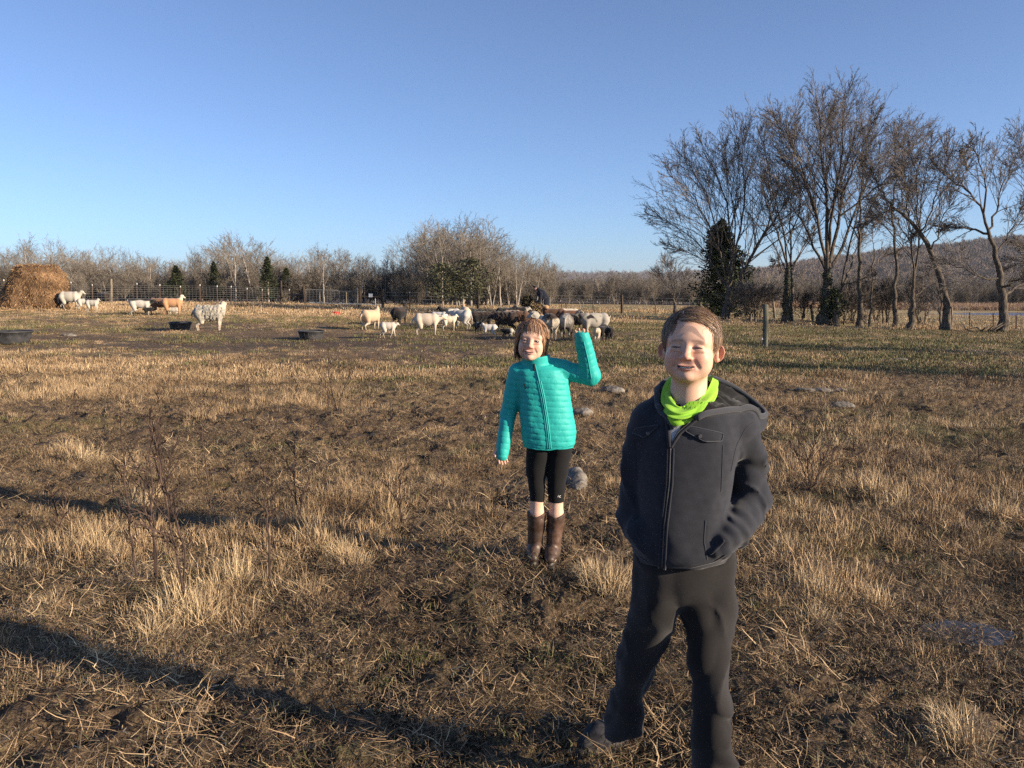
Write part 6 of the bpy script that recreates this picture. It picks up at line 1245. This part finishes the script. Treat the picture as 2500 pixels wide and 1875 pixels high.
    X, Y, Z = vv.ax[0][:, None, None], vv.ax[1][None, :, None], vv.ax[2][None, None, :]
    cut = np.maximum(np.interp(np.clip(Y, -.12, .14), [-.12, -.03, -.008, .04, .06, .14], [.055, .045, .004, -.012, -.05, -.055]) + np.where(Y < -.02, np.interp(X, [-.07, -.045, 0, .03, .06], [-.02, .0, .012, .008, -.02]), 0) - Z, -1)
    vv.F = np.maximum(vv.F, cut.astype(np.float32)); Vc, Fc = vv.mesh(); HB = [(.18, .11, .065), (.24, .15, .088), (.31, .20, .12), (.13, .08, .05), (.38, .26, .16)]
    cap = place(Vc, hs, R, ht); pieces = [(cap, Fc, (.10, .060, .038))]
    def flow(P):
        right = (P[:, 0] > -.032)[:, None]; back = sst(.02, .07, P[:, 1])[:, None]
        f = np.where(right, np.array([[1.0, -.30, -.02]]), np.array([[-.35, -.55, -.75]])); side_ = sst(.045, .062, np.abs(P[:, 0]))[:, None] * sst(.06, .03, P[:, 2])[:, None]
        f = f * (1 - side_) + np.stack([0 * P[:, 0], .25 + 0 * P[:, 0], -1 + 0 * P[:, 0]], 1) * side_
        return f * (1 - back) + np.array([[.1, .2, -1.]]) * back
    for n, st, l0, l1, w in ((5200, .0080, .001, .009, .0010), (4200, .0088, .006, .015, .0009)):
        P = scalp(n, c, rr, keep, r); 
        stp = np.full(len(P), st) * r.uniform(.7, 1.15, len(P)) * np.where((P[:, 2] < .035) | (P[:, 1] > .05), .55, 1.0) * np.where((P[:, 1] < -.030) & (P[:, 0] < .03), .55, 1.0)
        Vs, Fs, Cs = strands(P, flow, c, rr, 8, stp, w, HB, r, l0, l1, jit=.10); pieces.append((place(Vs, hs, R, ht), Fs, Cs))
    P = scalp(900, c, rr, lambda P: (P[:, 2] > .075) & (P[:, 1] > -.05), r); Vs, Fs, Cs = strands(P, lambda P: np.array([[.7, -.3, .25]]) + 0 * P, c, rr, 7,   .0070, .0007, HB, r, .004, .019, jit=.40); pieces.append((place(Vs, hs, R, ht), Fs, Cs))
    jointpart('hair', pieces, HAIRM, root)
    return ht
def build_girl():
    Y0 = 4.06; B = lambda px, py, dy=0: W(px, py, Y0 + dy); r = np.random.default_rng(92); base = gp(1326, 1384); base[1] = Y0; base[2] = T(base[0], Y0)
    root = empty('person', base, 'girl in a turquoise puffer jacket and brown boots waving with one raised arm', 'person'); TC = (.020, .385, .345); skin = (.64, .405, .29)
    v = Vol(B(1190, 1150, -.2), B(1490, 780, .16), .0045); pit = .0285
    rows = [(893, 1285, 1350, .06), (902, 1258, 1375, .075), (930, 1260, 1388, .085), (965, 1265, 1392, .088), (1010, 1268, 1400, .090), (1050, 1271, 1405, .092), (1080, 1276, 1403, .088), (1090, 1281, 1399, .082)]
    zs = [B(1330, a)[2] for a, *_ in rows]; xl = [B(b, a)[0] for a, b, c, d in rows]; xr = [B(c, a)[0] for a, b, c, d in rows]; cx = [(a + b) / 2 for a, b in zip(xl, xr)]; rx = [(b - a) / 2 for a, b in zip(xl, xr)]
    def puff(P0, P1, amp, pitch, seed):
        P0 = np.array(P0, float); d = np.array(P1) - P0; L = np.linalg.norm(d); d /= L
        def f(X, Y, Z):
            t = ((X - P0[0]) * d[0] + (Y - P0[1]) * d[1] + (Z - P0[2]) * d[2]) / pitch + .10 * sn3(X, Y, Z, 14, seed); q = np.abs(2 * (t - np.floor(t)) - 1)
            return -amp * (1 - q ** 7) + .0010 * sn3(X, Y, Z, 90, seed + 1) + .0022 * sn3(X * 1.2, Y, Z * .6, 30, seed + 2) + amp * .5
        return f
    v.add(loft(zs, cx, [Y0] * 8, rx, [q[3] for q in rows], 2.3), 0, disp=puff((0, 0, zs[-1]), (.03, 0, 1), .0034, pit, 4))
    v.add(cone(B(1305, 890, .02), B(1268, 906, .01), .04, .043), .02, disp=puff((0, 0, zs[-1]), (.03, 0, 1), .003, pit, 4)); v.add(cone(B(1320, 888, .02), B(1375, 900, .01), .04, .046), .02, disp=puff((0, 0, zs[-1]), (.03, 0, 1), .003, pit, 4))
    lA = [B(1263, 912, .0), B(1240, 1010, .02), B(1225, 1112, -.035)]; lr = [.044, .038, .031]; rA = [B(1378, 906, .0), B(1443, 917, -.02), B(1424, 838, -.075)]; rR = [.046, .048, .039]
    v.add(cone(lA[0], lA[1], *lr[:2]), .015, disp=puff(lA[0], lA[1], .0032, .030, 6)); v.add(cone(lA[1], lA[2], *lr[1:]), .01, disp=puff(lA[1], lA[2], .0032, .030, 7))
    v.add(cone(rA[0], rA[1], *rR[:2]), .015, disp=puff(rA[0], rA[1], .0032, .032, 8)); v.add(cone(rA[1], rA[2], *rR[1:]), .012, disp=puff(rA[1], rA[2], .0030, .032, 9))
    v.add(cone(rA[2], B(1421, 820, -.09), .039, .036), .01, disp=puff(rA[1], rA[2], .003, .032, 9)); cf = B(1421, 818, -.09); v.add(cone(cf + [0, 0, .022], cf + [.0, -.01, .10], .028, .034), .004, sub=True)
    # stand-up collar
    cc = B(1308, 888, -.005)
    def ringf(X, Y, Z): d = np.sqrt((X - cc[0]) ** 2 + ((Y - cc[1]) * 1.05) ** 2); return np.maximum(np.abs(d - .058 - .12 * (Z - cc[2])) - .0080, np.abs(Z - cc[2] - .010 - .14 * (X - cc[0])) - .026)
    v.add((ringf, cc - [.09, .09, .05], cc + [.09, .09, .06]), .010)
    V, F = v.mesh(); jk = wpart('jacket', V, F, SHELL, root, smooth=True, col=np.repeat([TC], len(V), 0))
    def sub(o): o.parent = jk; return o
    zp = [(1306, 890), (1316, 930), (1325, 970), (1333, 1020), (1338, 1060), (1341, 1096)]
    sub(seam(root, v, zp, .0038, SHELL, 'zip', .001, 40, col=(.012, .30, .30))); sub(seam(root, v, [(a - 4, b) for a, b in zp[1:]], .0035, SHELL, 'placket', 0, 40, col=TC)); sub(seam(root, v, [(a + 4, b) for a, b in zp[1:]], .0035, SHELL, 'placket', 0, 40, col=TC))
    sub(seam(root, v, [(1304, 888), (1304.5, 905)], .0045, KNIT, 'zip_pull', .002, 6, col=(.02, .02, .022))); sub(seam(root, v, [(1280, 937), (1284, 950)], .003, KNIT, 'pocket_zip', .001, 8, col=(.012, .012, .014)))
    sub(seam(root, v, [(1425, 833), (1436, 880), (1444, 925)], .0025, SHELL, 'sleeve_seam', 0, 20, col=TC)); sub(seam(root, v, [(1279, 1090), (1310, 1097), (1341, 1099), (1375, 1092), (1400, 1084)], .004, SHELL, 'hem', -.001, 30, col=TC))
    # leggings
    v = Vol(B(1260, 1245, -.14), B(1425, 1060, .14) + [0, 0, .02], .0045); LL = [(1316, 1085, .0, .066), (1309, 1150, 0, .050), (1311, 1190, 0, .0405), (1311, 1219, .005, .038)]; RL = [(1366, 1085, .0, .068), (1361, 1150, 0, .053), (1358, 1190, 0, .0435), (1358, 1219, .005, .0415)]
    for Q in (LL, RL):
        P = [B(a, b, c) for a, b, c, d in Q]
        for k in range(3): v.add(cone(P[k], P[k + 1], Q[k][3], Q[k + 1][3]), .012, disp=lambda X, Y, Z: .0012 * sn3(X, Y, Z, 60, 2))
    zc_ = B(1330, 1227)[2]; v.F = np.maximum(v.F, (zc_ - v.ax[2])[None, None, :].astype(np.float32))
    V, F = v.mesh(); lg = wpart('leggings', V, F, KNIT, root, smooth=True, col=np.repeat([(.0095, .0095, .010)], len(V), 0))
    for k, pts in enumerate(([(1361, 1214), (1363, 1209), (1365, 1213)], [(1364, 1215), (1367, 1210), (1369, 1210)], [(1366, 1214), (1369, 1214)])): o = seam(root, v, pts, .0013, WHITEP, 'emblem', .0008, 8, n=4); o.parent = lg
    # boots
    for (tx, ty, ax, ay, fx, fy, rt, s) in ((1311, 1252, 1306, 1345, 1301, 1378, .047, -1), (1358, 1254, 1349, 1348, 1342, 1383, .046, 1)):
        top = B(tx, ty, .005); an = B(ax, ay, .02); toe = gp(fx, fy) + [0, 0, .03]; heel = np.array([an[0], an[1] + .025, T(an[0], an[1]) + .035])
        v = Vol(np.minimum(toe, an) - [.09, .09, .05], np.maximum(top, an) + [.09, .10, .03], .0042); wr = lambda X, Y, Z: .0016 * sn3(X, Y, Z, 55, 5) + .0012 * sn3(X, Y, Z, 120, 6)
        v.add(cone(top + [0, 0, .01], an, rt + .002, .037), 0, disp=wr); v.add(cone(an, heel, .037, .035), .015, disp=wr); v.add(cone(heel, (heel + toe) / 2 + [0, 0, .012], .035, .038), .015, disp=wr); v.add(cone((heel + toe) / 2 + [0, 0, .008], toe, .037, .026), .015, disp=wr)
        zt = top[2]; v.F = np.maximum(v.F, (v.ax[2][None, None, :] - zt - .020 * np.abs(v.ax[0][:, None, None] - top[0]) / .045 + .012).astype(np.float32))
        v.add(cone(top - [0, 0, .022], top + [0, 0, .06], rt - .009, rt - .006), .0, sub=True)
        V, F = v.mesh(); V[:, 2] = np.maximum(V[:, 2], T(toe[0], toe[1]) + .006); c = np.array([(.070, .039, .026)]) * (1 + .35 * sn3(V[:, 0], V[:, 1], V[:, 2], 45, 3))[:, None]; mud = sst(.12, .02, V[:, 2] - toe[2] + .03 + .02 * sn3(V[:, 0], V[:, 1], V[:, 2], 60, 7))[:, None] * .7
        bt = wpart('boot', V, F, BOOTM, root, smooth=True, col=np.clip(c * (1 - mud) + np.array([(.07, .048, .032)]) * mud, .01, 1))
        th = np.linspace(0, 2 * math.pi, 32, endpoint=False); m = (heel + toe) / 2; d = (toe - heel) * [1, 1, 0]; L_ = np.linalg.norm(d); d /= L_; sd = np.array([-d[1], d[0], 0]); z0 = T(toe[0], toe[1])
        ring = np.array([[*(m + d * (L_ / 2 + .032) * math.cos(q) + sd * .039 * math.sin(q))[:2], z0] for q in th]); Vs, Fs = band([ring + [0, 0, -.01], ring + [0, 0, .012], ring * .96 + ring.mean(0) * .04 + [0, 0, .018]]); o = wpart('sole', Vs, Fs, BOOTM, root, smooth=True, col=np.repeat([(.035, .026, .02)], len(Vs), 0)); o.parent = bt
    # body
    hs = .94; R = rot3(0, 6, 0) @ rot3(-4, 0, 0) @ rot3(0, 0, -5); eye = W(1296, 832, Y0 - .012 - .08); ht = eye - (np.array([0, -.080, 0]) * hs) @ R.T
    Vh, Fh, Ch = head_mesh(.0022, skin, (.56, .31, .26), (.34, .23, .16), smile=1.25, cheek=1.0, mouth=.0015, squint=0, ear=.8, jaw=.92, neck=.038, necklen=.14); Vh = place(Vh, hs, R, ht)
    v = Vol(B(1180, 1400, -.25) - [0, 0, .02], B(1480, 770, .2), .006)
    v.add(cone(B(1306, 875, .02), B(1312, 930, .02), .036, .04), 0); v.add(ell(B(1325, 975), (.085, .06, .14)), .03); v.add(ell(B(1335, 1065), (.07, .05, .05)), .03)
    for Q, sg in ((lA, 0), (rA, 1)): v.add(cone(Q[0], Q[1], .026, .024), .02); v.add(cone(Q[1], Q[2], .024, .019), .01)
    v.add(cone(B(1320, 905, .01), lA[0], .03, .026), .02); v.add(cone(B(1320, 905, .01), rA[0], .03, .026), .02)
    for Q, (tx, ty, ax, ay) in ((LL, (1311, 1252, 1306, 1345)), (RL, (1358, 1254, 1349, 1348))):
        P = [B(a, b, c) for a, b, c, d in Q]; v.add(cone(P[0], P[1], .05, .040), .01); v.add(cone(P[1], P[3], .040, .034), .01); v.add(cone(P[3], B(tx, ty, .005), .0355, .036), .01); v.add(cone(B(tx, ty, .005), B(ax, ay, .02), .036, .026), .01); v.add(cone(B(ax, ay, .02), B(ax - 2, ay + 22, -.06), .026, .022), .01)
    Vb, Fb = v.mesh()
    hv = Vol(rA[2] - [.07, .07, .05], rA[2] + [.07, .07, .13], .0024); d = B(1420, 812, -.10) - rA[2]; d /= np.linalg.norm(d); fingers(hv, rA[2] - d * .006, d, (1, 0, 0), (0, -1, 0), .80, spreadf=.26, curl=.30); hv.add(cone(rA[2] - d * .05, rA[2], .018, .018), .01); V1, F1 = hv.mesh()
    hv = Vol(lA[2] - [.07, .08, .12], lA[2] + [.08, .07, .05], .0024); d = B(1231, 1150, -.06) - lA[2]; d /= np.linalg.norm(d); fingers(hv, lA[2] - d * .040, d, (.9, .3, 0), (.3, -.9, 0), .78, spreadf=.08, curl=.6, thumb=1); hv.add(cone(lA[2] - d * .07, lA[2] - d * .02, .018, .018), .01); V2, F2 = hv.mesh()
    jointpart('body', [(Vh, Fh, Ch), (Vb, Fb, skin), (V1, F1, (.66, .36, .25)), (V2, F2, (.64, .36, .25))], SKIN, root)
    for s in (-1, 1):
        Ve, Qe = revolve([(.0003, -.0095), (.007, -.0065), (.0095, 0), (.007, .0065), (.0003, .0095)], 12); Ve = Ve + [s * .030, -.0728, -.0015]; wpart('eye', place(Ve, hs, R, ht), [Qe], IRIS, root, smooth=True)
    # bobbed hair with a fringe
    c = (0, .014, .030); rr = (.083, .100, .0905); HG = [(.20, .105, .055), (.28, .15, .08), (.36, .20, .11), (.14, .078, .042), (.44, .27, .16)]
    vv = Vol((-.12, -.12, -.13), (.12, .15, .15), .0045); vv.add(ell(c, (.0815, .0985, .0885)), 0); vv.add(ell((0, .045, -.035), (.080, .055, .060)), .03)
    X, Y, Z = vv.ax[0][:, None, None], vv.ax[1][None, :, None], vv.ax[2][None, None, :]
    face = np.sqrt((X / .066) ** 2 + ((Y + .10) / .115) ** 2 + ((Z + .045) / .098) ** 2) - 1; vv.F = np.maximum(vv.F, (-face * .06).astype(np.float32)); Vc, Fc = vv.mesh(); pieces = [(place(Vc, hs, R, ht), Fc, (.11, .062, .034))]
    def flow(P):
        x = P[:, 0] - .012; d = np.stack([np.sign(x) * .35 + x * 6, 0 * x + .5 * (P[:, 1] > .05) + .25 * (P[:, 1] < -.02), -1.0 + 0 * x], 1)
        front = (P[:, 1] < -.03) & (np.abs(P[:, 0]) < .055); d[front] = np.stack([P[front, 0] * 4 + .12, -.3 + 0 * P[front, 0], -1 + 0 * P[front, 0]], 1); return d
    # long sides and back
    P = scalp(3600, c, rr, lambda P: (P[:, 2] > .05) & ((P[:, 1] > .012) | (np.abs(P[:, 0]) > .046)) & (P[:, 1] > -.060), r); L_ = np.where(P[:, 2] > .1, .205, .165) + r.uniform(-.012, .018, len(P))
    Vs, Fs, Cs = strands(P, flow, c, rr, 12, L_ / 12, .0019, HG, r, .002, .014, hang=.005, jit=.09); pieces.append((place(Vs, hs, R, ht), Fs, Cs))
    P = scalp(900, c, rr, lambda P: (P[:, 2] > .0) & (P[:, 2] < .07) & (P[:, 1] > -.05) & (np.abs(P[:, 0]) > .045), r); Vs, Fs, Cs = strands(P, flow, c, rr, 9, (P[:, 2] + .092 + r.uniform(-.012, .01, len(P))) / 9 * 1.05, .0019, HG, r, .002, .012, hang=.0, jit=.08); pieces.append((place(Vs, hs, R, ht), Fs, Cs))
    # fringe
    P = scalp(620, c, rr, lambda P: (P[:, 2] > .075) & (P[:, 1] < .005) & (np.abs(P[:, 0]) < .06), r); Lf = (P[:, 2] - .034) * .95 + r.uniform(-.012, .010, len(P)) + np.abs(P[:, 0]) * .45
    Vs, Fs, Cs = strands(P, flow, c, (.079, .094, .084), 8, Lf / 8 * 1.1, .0019, HG, r, .004, .010, jit=.10); pieces.append((place(Vs, hs, R, ht), Fs, Cs))
    jointpart('hair', pieces, HAIRM, root)
def build_man():
    Y0 = 33.; base = gp(1322, 785); Y0 = base[1]; B = lambda px, py, dy=0: W(px, py, Y0 + dy); root = empty('person', base, 'man in a dark hooded top, tan trousers and cap stooping over an armful of hay', 'person'); NV = (.012, .014, .024); TN = (.34, .215, .12); k_ = Y0 / 2000
    v = Vol(B(1270, 790, -.5), B(1350, 690, .5), .018)
    hp = B(1331, 748); sh = B(1321, 716); v.add(cone(hp, B(1330, 730), .17, .19), 0); v.add(cone(B(1330, 730), sh, .19, .18), .05, disp=lambda X, Y, Z: .012 * sn3(X, Y, Z, 14, 3)); v.add(cone(sh, B(1314, 707), .13, .10), .05)
    for dy in (-.2, .18): v.add(cone(B(1320, 717, dy), B(1318, 735, dy * 1.2), .075, .065), .03); v.add(cone(B(1318, 735, dy * 1.2), B(1303, 742, dy), .065, .050), .02)
    V, F = v.mesh(); wpart('hooded_top', V, F, CLOTH, root, smooth=True, col=np.repeat([NV], len(V), 0))
    v = Vol(B(1295, 800, -.5), B(1350, 735, .5), .018)
    for dy, fx in ((-.13, 1318), (.14, 1332)): v.add(cone(B(1331, 752, dy * .8), B(fx + 2, 770, dy), .14, .10), .04, disp=lambda X, Y, Z: .012 * sn3(X, Y, Z, 16, 5)); v.add(cone(B(fx + 2, 770, dy), B(fx + 4, 783, dy), .10, .075), .03)
    v.add(ell(B(1331, 750), (.17, .20, .14)), .03); V, F = v.mesh(); wpart('trousers', V, F, CLOTH, root, smooth=True, col=np.repeat([TN], len(V), 0))
    v = Vol(B(1285, 800, -.5), B(1350, 690, .5), .014); hd = B(1307, 704)
    v.add(ell(hd, (.085, .075, .105)), 0); v.add(cone(hd + [-.02, 0, -.03], hd + [-.075, 0, -.06], .045, .03), .02); v.add(ell(hd + [-.10, 0, -.015], (.02, .014, .016)), .012); v.add(cone(hd + [.03, 0, -.05], B(1316, 712), .05, .06), .03); v.add(cone(B(1316, 712), hp, .12, .12), .05)
    for dy in (-.2, .18):
        v.add(cone(B(1320, 717, dy), B(1318, 735, dy * 1.2), .04, .035), .03); v.add(cone(B(1318, 735, dy * 1.2), B(1300, 743, dy), .035, .025), .02); p = B(1299, 743, dy)
        for i in range(4): v.add(cone(p + [0, (i - 1.5) * .022, 0], p + [-.07, (i - 1.5) * .024, -.04 + .01 * (i == 1)], .014, .012), .006)
        v.add(cone(p + [.01, .03, .01], p + [-.03, .05, .04], .014, .012), .006)
    for dy, fx in ((-.13, 1318), (.14, 1332)): v.add(cone(B(1331, 752, dy * .8), B(fx + 2, 770, dy), .08, .06), .04); v.add(cone(B(fx + 2, 770, dy), B(fx + 4, 783, dy), .06, .045), .03)
    V, F = v.mesh(); wpart('body', V, F, SKIN, root, smooth=True, col=np.repeat([(.40, .22, .15)], len(V), 0))
    v = Vol(hd - [.25, .2, .1], hd + [.2, .2, .2], .011); v.add(ell(hd + [.01, 0, .055], (.105, .095, .075)), 0); v.add(ell(hd + [-.11, 0, .045], (.08, .075, .014)), .01); v.F = np.maximum(v.F, (hd[2] + .03 - v.ax[2])[None, None].astype(np.float32)); V, F = v.mesh(); wpart('cap', V, F, CLOTH, root, smooth=True, col=np.array([(.05, .045, .045)]) * (1 + .3 * sn3(V[:, 0], V[:, 1], V[:, 2], 30, 2))[:, None])
    for fx, dy in ((1322, -.13), (1336, .14)):
        g = B(fx, 783, dy); v = Vol(g - [.25, .15, .15], g + [.2, .15, .2], .014); v.add(cone(g + [0, 0, .05], g + [-.12, 0, -.01], .06, .05), 0); v.add(cone(g + [0, 0, .1], g + [0, 0, 0], .06, .06), .02); V, F = v.mesh(); wpart('boot', V, F, BOOTM, root, smooth=True, col=np.repeat([(.05, .035, .025)], len(V), 0))
    # hay: the dark bale and the loose armful
    r = np.random.default_rng(4); c = B(1290, 742, .05); o = empty('hay_bale', c - [0, 0, .0], 'dark bundle of hay the stooping man is breaking open over the herd', 'hay'); o.location = (c[0], c[1], c[2] - .35)
    for (cc, R_, n, cols, nm) in ((B(1288, 740, .05), (.21, .24, .30), 1700, [(.05, .045, .025), (.09, .075, .04), (.035, .03, .018)], 'packed_hay'), (B(1308, 748, -.12), (.20, .16, .22), 900, [(.35, .25, .13), (.22, .15, .08), (.48, .36, .2), (.08, .06, .035)], 'loose_hay')):
        d = r.normal(size=(n, 3)); d /= np.linalg.norm(d, axis=1, keepdims=True); P = cc + d * np.array(R_) * r.uniform(.5, 1.05, (n, 1)); D = d + r.normal(0, .8, (n, 3)); D /= np.linalg.norm(D, axis=1, keepdims=True); V, F, cl = straw_strips(P, D, r.uniform(.06, .2, n), .012, cols, r); q = wpart(nm, V, F, HAYM, o, col=cl); q['kind'] = 'stuff'
build_boy(); build_girl(); build_man()
# ------------------------------------------------------------------ the air: a thin even haze round the whole place
def build_haze():
    me = bpy.data.meshes.new('haze'); b = MB(); b.box([0, 1600, 44.5], [6400, 3800, 115]); V, F = b.data()
    me = mesh_np('haze', V, F); m = bpy.data.materials.new('haze_air'); m.use_nodes = True; n = m.node_tree.nodes; n.remove(n['Principled BSDF'])
    pv = n.new('ShaderNodeVolumePrincipled'); pv.inputs['Color'].default_value = (.80, .88, 1, 1); pv.inputs['Density'].default_value = .0001; pv.inputs['Anisotropy'].default_value = .1
    m.node_tree.links.new(pv.outputs[0], n['Material Output'].inputs['Volume']); tag(obj('haze', me, m), 'thin blue winter haze over the hills', kind='stuff')
build_haze()
